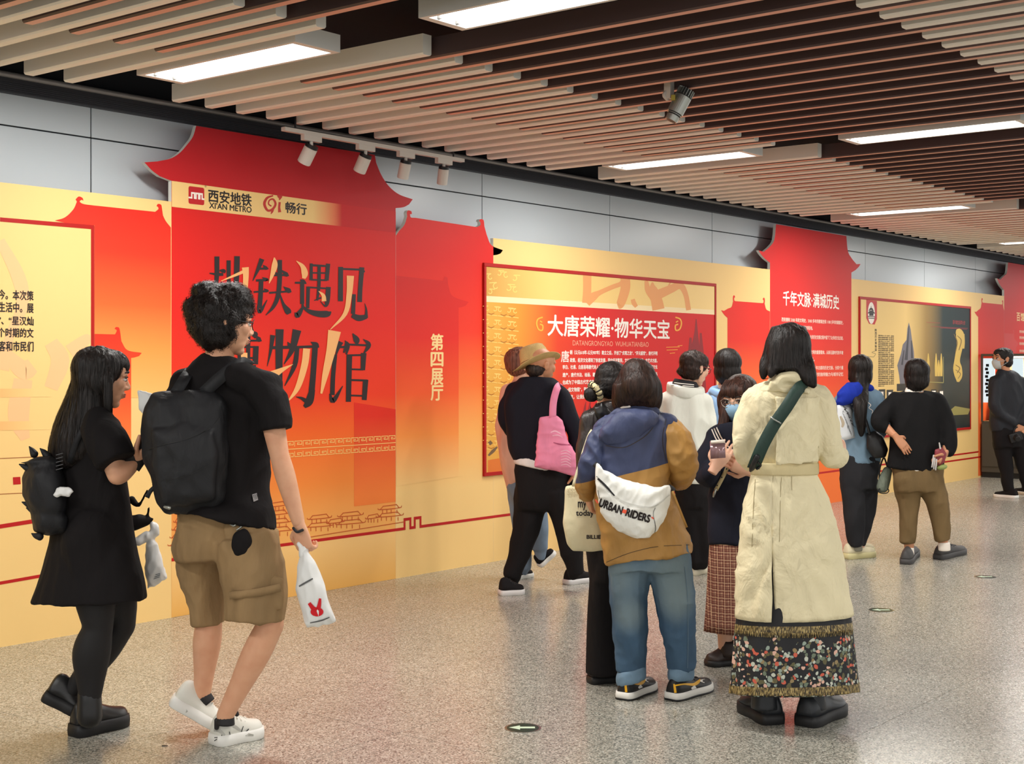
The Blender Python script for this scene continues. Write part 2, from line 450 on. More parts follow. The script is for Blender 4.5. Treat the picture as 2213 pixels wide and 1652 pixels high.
def lamp(x, y, label, group=None):
    e = empty('ceiling_lamp', (x, y, ZS), label, 'lamp', group)
    for nm, me, xy in [('housing', lb, (0, 0)), ('diffuser', dm, (0, 0))] + [('clip', clipm, (cx_, cy_)) for cx_ in (-.06, .06) for cy_ in (-.555, .555)]:
        o = bpy.data.objects.new(nm, me); COL.objects.link(o); o.parent = e; o.location = xy + (0,)
    o = bpy.data.objects.new('lamp_light', ld); COL.objects.link(o); o.parent = e; o.location = (0, 0, -.004)
names = {(0, 1): 'lit white strip lamp above the left end of the big red gate',
         (1, 1): 'lit strip lamp above the middle exhibition board',
         (2, 1): 'lit strip lamp close to the wall above the right cream board',
         (3, 1): 'farthest lit strip lamp, at the right edge beside the wall',
         (0, 0): 'large lit strip lamp cut by the top edge of the photo',
         (1, 0): 'large lit strip lamp high at the right edge among the brown slats'}
for (n, row), lab in sorted(names.items()):
    lamp(4.535 + 4.19 * n if row else 4.57 + 4.11 * n, 5.387 if row else 3.452, lab, 'ceiling strip lamps')
for n in range(-3, 6):                              # unseen hall lamps, added as bare lights without fixtures to light the room
    for y in (5.387, 3.452, -.35, -2.4, -6.2, -8.2):
        if (n, {5.387: 1, 3.452: 0}.get(y, 9)) in names or (y < -5 and n > 3): continue
        o = bpy.data.objects.new('lamp_light', ld); COL.objects.link(o); o.location = (4.55 + 4.19 * n, y, ZS - .004)

# ---- track rail with four spot heads
M_white = plain('white_metal', sr(214, 208, 200), .45)
M_blk = plain('black_metal', sr(24, 24, 26), .5)
YT = 6.40
tr = empty('track_light', (onY(800, 312, YT)[0], YT, onY(800, 312, YT)[1]), 'white track rail with four cylinder spotlights over the red gate roof', 'track light')
xa, xb = onY(612, 278, YT)[0], onY(1000, 352, YT)[0]; zt = onY(800, 312, YT)[1]
def child(nm, a, m, par, smooth=False): return link(nm, mesh(a.v, a.f, world_loc(par)), m, par, smooth=smooth)
a = Acc(); a.box(((xa + xb) / 2, YT, zt), (Vector(((xb - xa) / 2, 0, 0)), Vector((0, .018, 0)), Vector((0, 0, .012)))); child('rail', a, M_white, tr)
for x_ in (xa + .1, xb - .1):
    a = Acc(); a.limb([Vector((x_, YT, zt)), Vector((x_, YT, 3.42))], [.006, .006], sub=1); child('hanger', a, M_blk, tr)
for (tx, ty), (bx, by), rr in (((673, 318), (656, 353), 15), ((790, 338), (776, 372), 14), ((877, 351), (870, 386), 12.5), ((959, 364), (955, 399), 11.5)):
    d = onY(tx, ty, YT); dd = Vector((d[0], YT, 0)).dot(AX)
    top, bot = P3(tx, ty, dd), P3(bx, by, dd + .03); k = dd / F
    a = Acc(); a.box((top.x, YT, zt - .03), (Vector((.075, 0, 0)), Vector((0, .016, 0)), Vector((0, 0, .018)))); ad = child('adapter', a, M_white, tr)
    a = Acc(); a.limb([Vector((top.x, YT, zt - .04)), top], [.011, .011], sub=1); child('stem', a, M_white, tr)
    a = Acc(); a.limb([top + (bot - top) * .02, bot], [rr * k, rr * k], n=24, sub=1, round_=False); hd = child('spot_head', a, M_white, tr)
    bm = bmesh.new(); bm.from_mesh(hd.data); bmesh.ops.bevel(bm, geom=[e for e in bm.edges if e.calc_face_angle(0) > 1], offset=.004, segments=2, affect='EDGES'); bm.to_mesh(hd.data); bm.free()
    a = Acc(); a.limb([top - (bot - top) * .12, top + (bot - top) * .04], [rr * k * .95, rr * k * .97], n=24, sub=1, round_=False); child('black_cap', a, M_blk, hd.parent)

# ---- silver projector hanging below the brown slats
dp = 7.5; pj = empty('projector', P3(1470, 215, dp), 'silver cylindrical projector hanging under the brown ceiling slats', 'projector')
t0, b0 = P3(1483, 197, dp), P3(1449, 263, dp); kk = dp / F
ax = (b0 - t0)
def seg(nm, f0, f1, r0, r1, m):
    a = Acc(); a.limb([t0 + ax * f0, t0 + ax * f1], [r0 * kk, r1 * kk], n=28, sub=1, round_=False); return child(nm, a, m, pj)
M_sil = plain('silver_metal', sr(176, 178, 170), .35, .75); M_dk = plain('dark_ring', sr(50, 50, 48), .5)
seg('barrel', .18, .72, 18.5, 18, M_sil); seg('front_ring', .72, .79, 14.5, 14.5, M_dk); seg('lens_ring', .80, .97, 14, 13.5, M_sil); seg('band', .75, .765, 16.5, 16.5, M_sil); seg('band', .16, .185, 18.8, 18.8, M_dk)
seg('lens', .96, .975, 11, 11, M_dk)
a = Acc(); seg('heat_sink', -.05, .16, 15, 15, M_dk); axn = ax.normalized(); e1 = axn.orthogonal().normalized(); e2 = axn.cross(e1)
for k in range(18):
    r = e1 * math.cos(k * math.pi / 9) + e2 * math.sin(k * math.pi / 9)
    a.box(t0 + ax * .055 + r * 16.5 * kk, (ax * .105, r * 2.2 * kk, axn.cross(r) * .6 * kk))
child('fin', a, M_sil, pj)
a = Acc(); a.limb([P3(1442, 214, dp + .03), P3(1436, 205, dp + .03), P3(1446, 195, dp + .03)], [.011, .013, .016]); a.box(P3(1446, 190, dp + .03), (Vector((.02, 0, 0)), Vector((0, .02, 0)), Vector((0, 0, .06)))); child('bracket', a, M_white, pj)
a = Acc(); a.box(P3(1461, 214, dp) + TC * .036 - RT * .02, (RT * .010, UP * .014, TC * .012)); child('label_plate', a, plain('yellow_label', sr(176, 158, 60), .5), pj)

# ---- round emergency markers let into the floor
M_steel = plain('polished_steel', sr(190, 190, 182), .18, .9)
M_mark = plain('marker_green', sr(28, 58, 48), .25); M_arrow = plain('marker_arrow', sr(212, 232, 204), .35)
def disc(r, z0, z1, n=40, hole=0):
    a = Acc(); a.tube([[Vector((r * math.cos(2 * math.pi * k / n), r * math.sin(2 * math.pi * k / n), z)) for k in range(n)] for z in (z0, z1)]); return mesh(a.v, a.f)
for (x, y), lab in (((4.513, 3.546), 'round steel floor marker with a pale arrow, nearest, between the walking man and the group'),
                    ((8.060, 3.539), 'round steel floor marker right of the cream trench coat'), ((9.789, 3.522), 'farthest round floor marker, below the man by the display case')):
    mk = tag(link('floor_marker', disc(.076, -.002, .003), M_steel, loc=(x, y, 0)), lab, 'floor marker', 'round floor markers')
    link('dark_disc', disc(.067, .003, .0036), M_mark, mk)
    ar = [(-.058, 0), (-.012, .034), (-.012, .014), (.05, .014), (.05, -.014), (-.012, -.014), (-.012, -.034)]
    me = mesh([(RT.x * -u * -1 + AX.x * v, RT.y * u + AX.y * v, .0040) for u, v in ar], [tuple(range(7))])
    link('arrow', me, M_arrow, mk)
# a scrap and hairline scuffs seen on the paving
a = Acc(); q = onZ(356, 1613); a.box(q + UP * .001, (RT * .011, AX * .004, UP * .001)); tag(link('floor_scrap', mesh(a.v, a.f, q), M_blk, loc=q), 'tiny dark scrap lying on the floor left of the white trainers', 'scrap')

# ================================================================== EXHIBITION BOARDS
CRM = sr(248, 208, 136)
RED = sr(232, 34, 22); DRED = sr(196, 24, 30); MRED = sr(176, 18, 18)
M_crm = plain('print_cream', CRM, .5, 0, .3); M_edge = plain('board_edge', sr(236, 232, 224), .6)
M_frame = plain('print_dark_red', sr(178, 22, 18), .5, 0, .3); M_line = plain('print_red_line', sr(190, 14, 14), .5)
M_ink = plain('print_black', sr(34, 24, 24), .5); M_wht = plain('print_white', sr(250, 240, 228), .5); M_crmtxt = plain('print_pale_gold', sr(252, 218, 150), .5)
M_thin = plain('print_brown_line', sr(168, 100, 52), .5); M_pink = plain('print_faint_pink', sr(246, 190, 130), .5)
def outline(*segs):
    out = []
    for sg in segs: out += [tuple(p) for p in (cr(sg, 6) if len(sg) > 2 else sg)]
    return out
def board(name, pts, label, cat, mat, th=.03):
    """die-cut board: outline in (x, z) metres, front face on the board plane"""
    b = Vector(((min(p[0] for p in pts) + max(p[0] for p in pts)) / 2, YW + th / 2, 0)); n = len(pts)
    vs = [(x, YW, z) for x, z in pts] + [(x, YW + th, z) for x, z in pts]
    fs = [tuple(range(n)), tuple(range(2 * n - 1, n - 1, -1))] + [(i, (i + 1) % n, n + (i + 1) % n, n + i) for i in range(n)]
    me = mesh(vs, fs, b); o = link(name, me, [mat, M_edge], loc=b)
    for p in me.polygons:
        if abs(p.normal.y) < .5: p.material_index = 1
    a = Acc()
    for x in (min(p[0] for p in pts) + .25, max(p[0] for p in pts) - .25): a.box((x, (YW + th + YB) / 2, 1.2), (Vector((.03, 0, 0)), Vector((0, (YB - YW - th) / 2, 0)), Vector((0, 0, 1.19))))
    child('support_post', a, M_edge, o)
    return tag(o, label, cat)
def roof(x0, x1, ze, zr, over, inset, hook=0.0, zb=0.0, tip=.03, drop=.05):
    """gate silhouette: body x0..x1 from zb, eaves at ze with flared tips, ridge at zr"""
    L = outline([(x0, zb), (x0, ze - drop)], [(x0 - over * .45, ze - drop * .55), (x0 - over * .8, ze), (x0 - over, ze + tip)],
                [(x0 - over * .55, ze + tip * .75), (x0 - over * .1 + inset * .15, ze + .16 * (zr - ze) + tip), (x0 + inset * .7, ze + .5 * (zr - ze)), (x0 + inset, zr)])
    if hook:
        h = hook
        L[-1] = (x0 + inset, zr - .15 * h)
        L += [(x0 + inset - .12 * h, zr + .45 * h), (x0 + inset - .05 * h, zr + .85 * h), (x0 + inset + .25 * h, zr + 1.05 * h), (x0 + inset + .6 * h, zr + .9 * h), (x0 + inset + .68 * h, zr + .62 * h), (x0 + inset + .5 * h, zr + .66 * h), (x0 + inset + .33 * h, zr + .5 * h), (x0 + inset + .4 * h, zr + .1 * h), (x0 + inset + .8 * h, zr)]
    Rr = [(x0 + x1 - x, z) for x, z in reversed(L)]
    return L + Rr
zc = 2.478                                           # top of the cream boards
def Xp(px, py=800): return onY(px, py)[0]
# gradients
z_ = lambda x, y: onY(x, y)[1]
G_gate = gradient('print_gate_red', 'Z', [(.05, sr(246, 196, 118)), (.42, sr(246, 176, 92)), (.72, sr(246, 140, 58)), (1.05, sr(246, 104, 34)), (1.30, sr(240, 60, 24)), (1.8, RED), (2.4, sr(222, 30, 24)), (2.62, sr(196, 26, 32)), (3.0, sr(186, 24, 34))])
G_twr = gradient('print_tower_gradient', 'Z', [(.9, CRM), (1.3, sr(252, 196, 112)), (1.6, sr(250, 160, 76)), (1.85, sr(246, 106, 48)), (2.15, sr(238, 58, 32)), (2.5, sr(226, 34, 24))])
G_twr2 = gradient('print_tower_gradient_low', 'Z', [(.75, CRM), (1.05, sr(246, 130, 58)), (1.3, sr(242, 90, 42)), (1.75, sr(232, 40, 26))])
G_side = gradient('print_side_tower', 'Z', [(.6, CRM), (1.0, sr(250, 180, 96)), (1.35, sr(246, 120, 54)), (1.75, sr(236, 56, 32)), (2.3, sr(224, 32, 26))])
G_side2 = gradient('print_side_tower_inner', 'Z', [(.62, CRM), (1.0, sr(248, 150, 70)), (1.3, sr(242, 92, 40)), (1.7, sr(226, 40, 28)), (2.1, sr(214, 34, 28))])
G_pil = gradient('print_pillar_red', 'Z', [(.9, sr(246, 120, 50)), (1.3, sr(240, 76, 36)), (1.8, sr(226, 42, 32)), (2.9, sr(206, 32, 34))])
G_bar = gradient('print_orange_bar', 'X', [(3.6, sr(240, 128, 62)), (4.28, CRM)])
G_strip = gradient('print_strip_fade', 'X', [(4.7, CRM), (Xp(676), CRM), (Xp(720), sr(236, 130, 84)), (Xp(775), sr(206, 28, 30)), (6.6, sr(206, 28, 30))])

# ---- left introduction board
XL = Xp(370.5)
b1 = board('exhibition_board', [(1.6, 0), (XL, 0), (XL, zc), (1.6, zc)], 'cream introduction board at the left edge with black text and a red tower print', 'board', M_crm)
f = Flat(); x0, x1 = Xp(118), Xp(368)
zt_ = z_(260, 452)
# printed red tower with hooked ridge
L = outline([(118, 477), (140, 470), (158, 453), (166, 436)], [(163, 431), (170, 425), (178, 428), (180, 434)], [(176, 432), (172, 436), (180, 441), (200, 444)])
Rr = outline([(335, 458), (342, 452), (341, 447)], [(338, 446), (341, 441), (348, 443), (350, 452)], [(352, 466), (358, 478), (369, 492)])
f.poly(L + Rr + [(369.5, 860), (204, 860), (204, 487), (150, 484)]); f.build('tower_print', G_twr, b1, .0012)
f = Flat(); f.rect(196.5, 488, 203.5, 940); f.poly([(0, 470), (203, 487), (203, 496), (0, 479)]); f.build('frame_print', M_frame, b1, .0018)
f = Flat()
f.poly(outline([(204, 722), (248, 723)], [(250, 720), (252, 714), (247, 711)], [(250, 707), (257, 709), (260, 722)], [(262, 738), (275, 757), (306, 763)], [(300, 770), (290, 773), (283, 774)]) + [(283, 955), (204, 960)])
f.build('small_tower_print', G_twr2, b1, .0018)
f = Flat()
for s_k in ([(0, 520, 20), (40, 600, 30), (48, 660, 26), (20, 730, 20), (5, 800, 30)], [(110, 740, 30), (130, 780, 40), (110, 840, 30)], [(150, 760, 30), (185, 735, 24), (196, 730, 12)], [(50, 820, 40), (40, 900, 46), (55, 950, 20)], [(10, 760, 20), (50, 800, 40), (70, 790, 34)]): f.stroke(s_k)
f.build('swirl_print', plain('print_swirl', sr(250, 196, 140), .5), b1, .0006, True)
f = Flat(); f.poly([(-300, 842), (110, 840), (110, 858), (-300, 863)]); f.poly([(-300, 915), (105, 910), (105, 929), (-300, 936)]); f.build('orange_bar', G_bar, b1, .0012, True)
f = Flat()
for (ya, yb), w in (((1134, 1102), 9), ((1260, 1222), 7)): f.poly([(-150, ya + 24), (200, yb), (200, yb + w), (-150, ya + 24 + w)])
f.stroke([(28, 1040, 16), (44, 1039, 16)]); f.build('red_line', M_line, b1, .0012)
f = Flat()
for y in (990, 1067): f.poly([(-100, y + 5), (150, y - 6), (150, y - 4.4), (-100, y + 6.6)])
f.build('brown_line', M_thin, b1, .0012, True)
f = Flat()
for body, y0, y1 in (('市，凿通古今。本次策', 625, 647), ('普遍存在日常生活中。展', 652, 674), ('幕”、“盛唐气象”、“星汉灿', 682, 702), ('品，将各个时期的文', 710, 731), ('现，让广大乘客和市民们', 739, 762)):
    h = (y1 - y0); n = {'市，凿通古今。本次策': 10, '普遍存在日常生活中。展': 11, '幕”、“盛唐气象”、“星汉灿': 12.4, '品，将各个时期的文': 9, '现，让广大乘客和市民们': 11}[body]
    f.text(body, 72 - n * 15.6, y0 - 3, 72, y1 - 3, .024)
f.build('lettering', M_ink, b1, .002)

# ---- big red gate panel with the metro logo and the brush title
gate_pts = [onY(x, y) for x, y in outline([(370.5, 1336), (370.5, 391)], [(345, 381), (328, 368), (312, 351)], [(340, 349), (368, 343), (388, 331), (405, 312), (417, 295), (424, 272)],
            [(424, 272), (810, 335)], [(813, 352), (824, 378), (840, 402), (862, 420), (892, 431)], [(884, 442), (872, 448), (855, 450)], [(855, 450), (855, 1250)])]
gate_pts[0] = (gate_pts[0][0], 0); gate_pts[-1] = (gate_pts[-1][0], 0)
g1 = board('gate_poster', gate_pts, 'tall red gate-shaped panel with flared roof, metro logo and large brush lettering', 'panel', G_gate)
f = Flat(); f.poly([(371, 391), (855, 458), (855, 503), (371, 447)]); f.build('logo_strip', G_strip, g1, .0012)
f = Flat()
q = [onY(x, y) for x, y in ((407, 402), (441, 407), (441, 444), (407, 440))]
cx = sum(p[0] for p in q) / 4; cz = sum(p[1] for p in q) / 4; hw = (q[1][0] - q[0][0]) / 2; hh = (q[0][1] - q[3][1]) / 2
f.wpoly([(cx + sx * (hw - .012) + .012 * math.cos(t), cz + sz * (hh - .012) + .012 * math.sin(t)) for sx, sz, t0_ in ((1, 1, 0), (-1, 1, 90), (-1, -1, 180), (1, -1, 270)) for t in [math.radians(t0_ + k * 30) for k in range(4)]])
f.build('logo_square', plain('logo_red', sr(196, 20, 30), .5), g1, .0018)
f = Flat()
def wl(pts, w): 
    v, fc = [], []
    for (xa_, za), (xb_, zb_) in zip(pts[:-1], pts[1:]):
        xl, xr = min(xa_, xb_) - w / 2, max(xa_, xb_) + w / 2; zl, zr_ = min(za, zb_) - w / 2, max(za, zb_) + w / 2
        b = len(v); v += [(xl, zl), (xr, zl), (xr, zr_), (xl, zr_)]; fc.append((b, b + 1, b + 2, b + 3))
    return v, fc
u = hw / 10; n0 = cz - .004
cren = [(-9.2, -2), (-6, -2), (-6, 3), (-2.5, 3), (-2.5, -2), (-.6, -2), (-.6, 3), (2.8, 3), (2.8, -2), (4.2, -2), (4.2, 3), (7.2, 3), (7.2, -2), (9.2, -2)]
f.add(*wl([(cx + a_ * u, n0 + b_ * u) for a_, b_ in cren], u * 1.7)); f.build('logo_battlement', M_wht, g1, .0024)
f = Flat(); f.text('西安地铁', 450, 409, 543, 436, .028); f.text("XI'AN METRO", 452, 437, 543, 450, .03); f.text('畅行', 617, 436, 662, 460, .028); f.text('®', 442, 400, 446, 405, .0); f.build('logo_lettering', M_ink, g1, .0018)
f = Flat(); f.stroke([(590, 423, 3), (577, 428, 5), (571, 441, 6), (578, 455, 5), (589, 452, 5), (595, 441, 5), (590, 431, 4), (582, 433, 3), (580, 441, 3), (586, 446, 3)]); f.stroke([(590, 450, 5), (588, 457, 5), (585, 463, 1)])
f.stroke([(599, 425, 1), (601, 424, 6), (605, 428, 5), (603, 433, 1)]); f.stroke([(610, 424, 1), (608, 424, 5), (605, 428, 5), (603, 433, 1)]); f.stroke([(604, 437, 5), (603, 449, 5), (604, 459, 7)]); f.build('logo_swirl', plain('logo_orange_red', sr(196, 44, 34), .5), g1, .0018)
K = dict(ox=300, oy=500, sc=3.3033)
blk = [  # 地
 [(503, 300, 8), (560, 308, 20), (602, 308, 22)], [(556, 180, 36), (556, 300, 34), (550, 385, 30)], [(640, 208, 30), (640, 310, 30), (642, 400, 24)], [(700, 178, 40), (697, 300, 40), (690, 430, 34)],
 [(575, 280, 10), (605, 285, 30), (612, 300, 6)], [(556, 380, 30), (554, 450, 28)], [(500, 470, 5), (545, 452, 30), (612, 415, 6)], [(642, 398, 26), (648, 470, 28), (672, 500, 30), (740, 505, 32), (782, 490, 26), (790, 430, 4)],
 # 铁
 [(878, 198, 36), (850, 270, 26), (812, 355, 5)], [(845, 268, 14), (905, 266, 16)], [(885, 240, 2), (905, 262, 26), (925, 268, 4)], [(835, 352, 16), (905, 348, 18)], [(880, 330, 4), (912, 348, 28), (914, 352, 4)], [(818, 434, 12), (915, 428, 16)], [(892, 410, 4), (915, 428, 24), (918, 434, 4)],
 [(872, 345, 32), (868, 450, 34), (860, 550, 34)], [(845, 535, 10), (864, 575, 26), (915, 490, 5)], [(1005, 205, 32), (1003, 360, 34), (990, 470, 32), (955, 545, 24), (905, 600, 5)], [(945, 316, 12), (1065, 312, 14)], [(1015, 275, 2), (1050, 308, 32), (1070, 318, 4)], [(930, 440, 14), (1085, 428, 14)], [(1030, 395, 2), (1068, 424, 36), (1088, 434, 4)], [(1003, 440, 8), (1030, 520, 22), (1062, 570, 46), (1072, 590, 30)], [(950, 260, 4), (965, 290, 14), (1000, 312, 12)],
 # 遇
 [(1113, 368, 14), (1190, 368, 18)], [(1150, 345, 4), (1172, 360, 30), (1195, 374, 6)], [(1165, 372, 30), (1165, 520, 30)], [(1112, 580, 5), (1132, 600, 40), (1170, 540, 16), (1165, 520, 16)], [(1160, 530, 12), (1210, 570, 28), (1280, 590, 44), (1345, 590, 44), (1372, 575, 6)],
 [(1230, 230, 20), (1228, 350, 24)], [(1222, 242, 16), (1355, 250, 14)], [(1350, 232, 30), (1340, 352, 28)], [(1232, 297, 11), (1345, 299, 11)], [(1228, 346, 12), (1342, 350, 12)], [(1286, 245, 24), (1284, 390, 24), (1272, 495, 14)], [(1208, 395, 26), (1204, 550, 24)], [(1205, 400, 12), (1362, 410, 12)], [(1352, 398, 34), (1344, 500, 34), (1330, 535, 14), (1295, 500, 4)], [(1250, 495, 6), (1300, 475, 14)],
 # 见
 [(1440, 255, 34), (1438, 500, 36)], [(1430, 268, 14), (1600, 275, 14)], [(1592, 258, 34), (1580, 400, 32), (1575, 505, 34)], [(1535, 450, 26), (1528, 590, 30)], [(1520, 600, 30), (1570, 620, 44), (1625, 610, 30)], [(1622, 620, 26), (1622, 560, 14), (1612, 515, 3)], [(1590, 280, 30), (1612, 290, 10)],
 # 博 (right half)
 [(810, 715, 10), (826, 738, 46), (830, 765, 10)], [(770, 782, 14), (872, 780, 14)], [(838, 745, 2), (855, 772, 36), (876, 784, 4)], [(835, 820, 40), (830, 950, 40)], [(715, 828, 12), (850, 826, 12)], [(720, 905, 12), (830, 905, 12)], [(575, 842, 14), (700, 838, 14)], [(640, 720, 44), (638, 960, 42), (638, 1205, 40)], [(722, 822, 34), (718, 1015, 34)], [(780, 735, 30), (778, 1010, 30)], [(722, 960, 12), (835, 962, 12)], [(690, 1060, 14), (885, 1056, 16)], [(832, 1020, 34), (830, 1180, 34), (805, 1215, 26), (770, 1190, 5)], [(735, 1090, 6), (762, 1125, 32), (768, 1150, 8)],
 # 物
 [(955, 742, 36), (940, 850, 22), (915, 965, 4)], [(938, 832, 22), (1090, 828, 22)], [(1060, 790, 4), (1080, 822, 34), (1096, 834, 4)], [(1004, 700, 58), (1000, 880, 52), (1000, 1110, 46)], [(1128, 705, 62), (1095, 840, 40), (1035, 950, 5)], [(1090, 830, 18), (1270, 822, 18)], [(1225, 790, 2), (1262, 812, 40), (1285, 830, 6)], [(1130, 835, 30), (1110, 960, 34), (1040, 1105, 6)], [(1258, 815, 40), (1245, 1000, 40), (1232, 1150, 44)], [(1238, 1130, 40), (1215, 1215, 56), (1180, 1255, 24)], [(1215, 1230, 40), (1165, 1195, 22), (1120, 1182, 3)],
 # 馆
 [(1442, 790, 36), (1420, 840, 22), (1402, 900, 6)], [(1420, 828, 16), (1500, 826, 16)], [(1470, 780, 3), (1490, 815, 30), (1480, 880, 12)], [(1400, 880, 30), (1385, 1040, 32), (1380, 1170, 34)], [(1362, 1160, 10), (1386, 1210, 36), (1455, 1105, 5)], [(1525, 730, 6), (1552, 775, 44), (1556, 808, 16)], [(1482, 795, 22), (1462, 868, 12)], [(1478, 808, 14), (1640, 815, 14)], [(1600, 770, 3), (1640, 812, 34), (1600, 880, 6)], [(1502, 880, 40), (1495, 1218, 36)], [(1500, 886, 13), (1610, 884, 13)], [(1604, 870, 40), (1598, 992, 32)], [(1495, 985, 12), (1600, 988, 12)], [(1495, 1062, 14), (1630, 1066, 14)], [(1618, 1060, 38), (1608, 1205, 34)], [(1495, 1172, 12), (1612, 1176, 12)]]
f = Flat()
for i0, i1 in ((0, 8), (8, 24), (24, 39), (39, 46), (46, 60), (60, 71), (71, 87)): f.glyph(blk[i0:i1], **K)
f.build('title_character', M_ink, g1, .0022, True)
gold = [[(585, 356, 5), (700, 308, 20), (775, 275, 22)], [(758, 258, 50), (762, 320, 40), (755, 450, 34)], [(965, 188, 8), (968, 240, 42), (950, 310, 28), (928, 372, 5)], [(1122, 212, 4), (1165, 250, 30), (1182, 300, 46), (1175, 338, 24)], [(1282, 428, 4), (1315, 460, 26), (1320, 500, 34)], [(1508, 318, 52), (1500, 450, 40), (1470, 590, 30), (1365, 702, 5)],
        [(750, 868, 46), (750, 935, 46)], [(950, 1030, 66), (1010, 995, 36), (1098, 950, 3)], [(1196, 838, 50), (1180, 960, 48), (1130, 1120, 36), (1055, 1225, 3)], [(1395, 712, 92), (1370, 850, 66), (1330, 1020, 44), (1300, 1160, 14)]]
f = Flat()
for st in gold: f.stroke(st, **K)
f.build('title_highlight', plain('print_gold_brush', sr(252, 186, 116), .5), g1, .0032, True)
# faint tower overlay lower right, meander border, line drawing of palaces, red line
f = Flat(); f.poly([(765, 870), (855, 885), (855, 1085), (765, 1095)]); f.build('tint_print', gradient('print_tint', 'Z', [(.6, sr(246, 130, 56)), (1.15, sr(226, 44, 20)), (1.4, RED)]), g1, .0008)
f = Flat()
X_a, X_b = Xp(376), Xp(855); zk = z_(855, 957); w_ = .0048
f.add(*wl([(X_a, zk), (X_b, zk)], w_))
n = 26; cw = (X_b - X_a) / n
for i in range(n):
    for sg in (1, -1):
        xx = X_a + i * cw; zz = zk + sg * .034; t = .016
        f.add(*wl([(xx + .004, zz - sg * t), (xx + .004, zz + sg * t), (xx + cw - .008, zz + sg * t), (xx + cw - .008, zz - sg * t * .4), (xx + cw * .38, zz - sg * t * .4), (xx + cw * .38, zz + sg * t * .25), (xx + cw * .62, zz + sg * t * .25)], w_))
f.build('meander_border', plain('print_meander', sr(252, 206, 120), .5), g1, .0016)
f = Flat()
def hut(x, y, w, fl, h):
    """line drawing of a palace: tiered flared roofs"""
    for k in range(fl):
        ww = w * (1 - .14 * k); yy = y - k * h
        f.stroke([(x - ww / 2, yy - 3, 1), (x - ww * .4, yy, 1.6), (x + ww * .4, yy - 4, 1.6), (x + ww / 2, yy - 9, 1)])
        f.stroke([(x - ww * .4, yy, 1.5), (x - ww * .28, yy - h * .45, 1.5)]); f.stroke([(x + ww * .4, yy - 4, 1.5), (x + ww * .28, yy - h * .45 - 4, 1.5)])
        f.stroke([(x - ww * .3, yy - h * .45, 1.6), (x + ww * .3, yy - h * .45 - 4, 1.6)])
        for t in (-.3, -.12, .06, .3): f.stroke([(x + ww * t, yy, 1.4), (x + ww * t, yy + h * .5, 1.4)])
for hx, hy, w, fl, h in ((392, 1180, 60, 6, 17), (600, 1150, 70, 4, 18), (690, 1140, 62, 2, 17), (725, 1132, 40, 1, 18), (757, 1134, 66, 2, 17), (806, 1122, 34, 1, 16), (842, 1118, 60, 2, 16)): hut(hx, hy, w, fl, h)
f.stroke([(640, 1166, 1.5), (875, 1128, 1.5)]); f.build('palace_line_drawing', plain('print_line_orange', sr(196, 84, 30), .5), g1, .0016)
zl = z_(1100, 1110)
f = Flat(); f.wpoly([(XL, zl - .02), (Xp(855), zl - .02), (Xp(855), zl), (XL, zl)]); f.build('red_line', M_line, g1, .002)
f = Flat(); f.wpoly([(XL + .001, 0.001), (Xp(855), 0.001), (Xp(855), zl - .02), (XL + .001, zl - .02)]); f.build('lower_field', gradient('print_lower', 'Z', [(0, sr(240, 180, 92)), (.3, sr(250, 202, 128))]), g1, .0012)

# ---- small side tower panel "fourth exhibition hall"
xa, xb = Xp(855.4), Xp(1066)
pts = [(xa, 0), (xa, z_(857, 510))] + [onY(x, y) for x, y in outline([(862, 500), (874, 486), (880, 468)], [(879, 460), (882, 455), (889, 457), (890, 463)], [(886, 463), (888, 470), (898, 471)], [(1030, 491), (1038, 487), (1038, 480)], [(1035, 478), (1038, 474), (1045, 476), (1047, 490)], [(1052, 508), (1062, 530), (1087, 541)], [(1082, 548), (1074, 551), (1066, 552)])] + [(xb, 0)]
g2 = board('gate_tower_board', pts, 'narrower red-to-cream tower panel with hooked roof and vertical gold lettering, right of the big gate', 'panel', G_side)
f = Flat(); f.poly(outline([(856, 596), (957, 607)], [(959, 605), (961, 598), (967, 600)], [(968, 615), (978, 640), (1013, 653)], [(1006, 661), (998, 664), (991, 665)]) + [(991, 1030), (856, 1052)]); f.build('inner_tower_print', G_side2, g2, .001)
f = Flat()
for ch, (y0, y1) in zip('第四展厅', ((722, 757), (762, 792), (797, 832), (834, 866))): f.text(ch, 931, y0, 957, y1, .03)
f.build('lettering', M_crmtxt, g2, .002, True)
f = Flat(); f.wpoly([(Xp(912), zl - .02), (xb, zl - .02), (xb, zl), (Xp(912), zl)]); u = .038; xx = Xp(874)
f.add(*wl([(xa, zl - .01), (xx, zl - .01), (xx, zl + .055), (xx + u * 1.6, zl + .055), (xx + u * 1.6, zl - .01), (xx + u * 2.8, zl - .01), (xx + u * 2.8, zl + .055), (xx + u * 4.4, zl + .055), (xx + u * 4.4, zl - .01), (Xp(913), zl - .01)], .02)); f.build('red_line', M_line, g2, .0016)

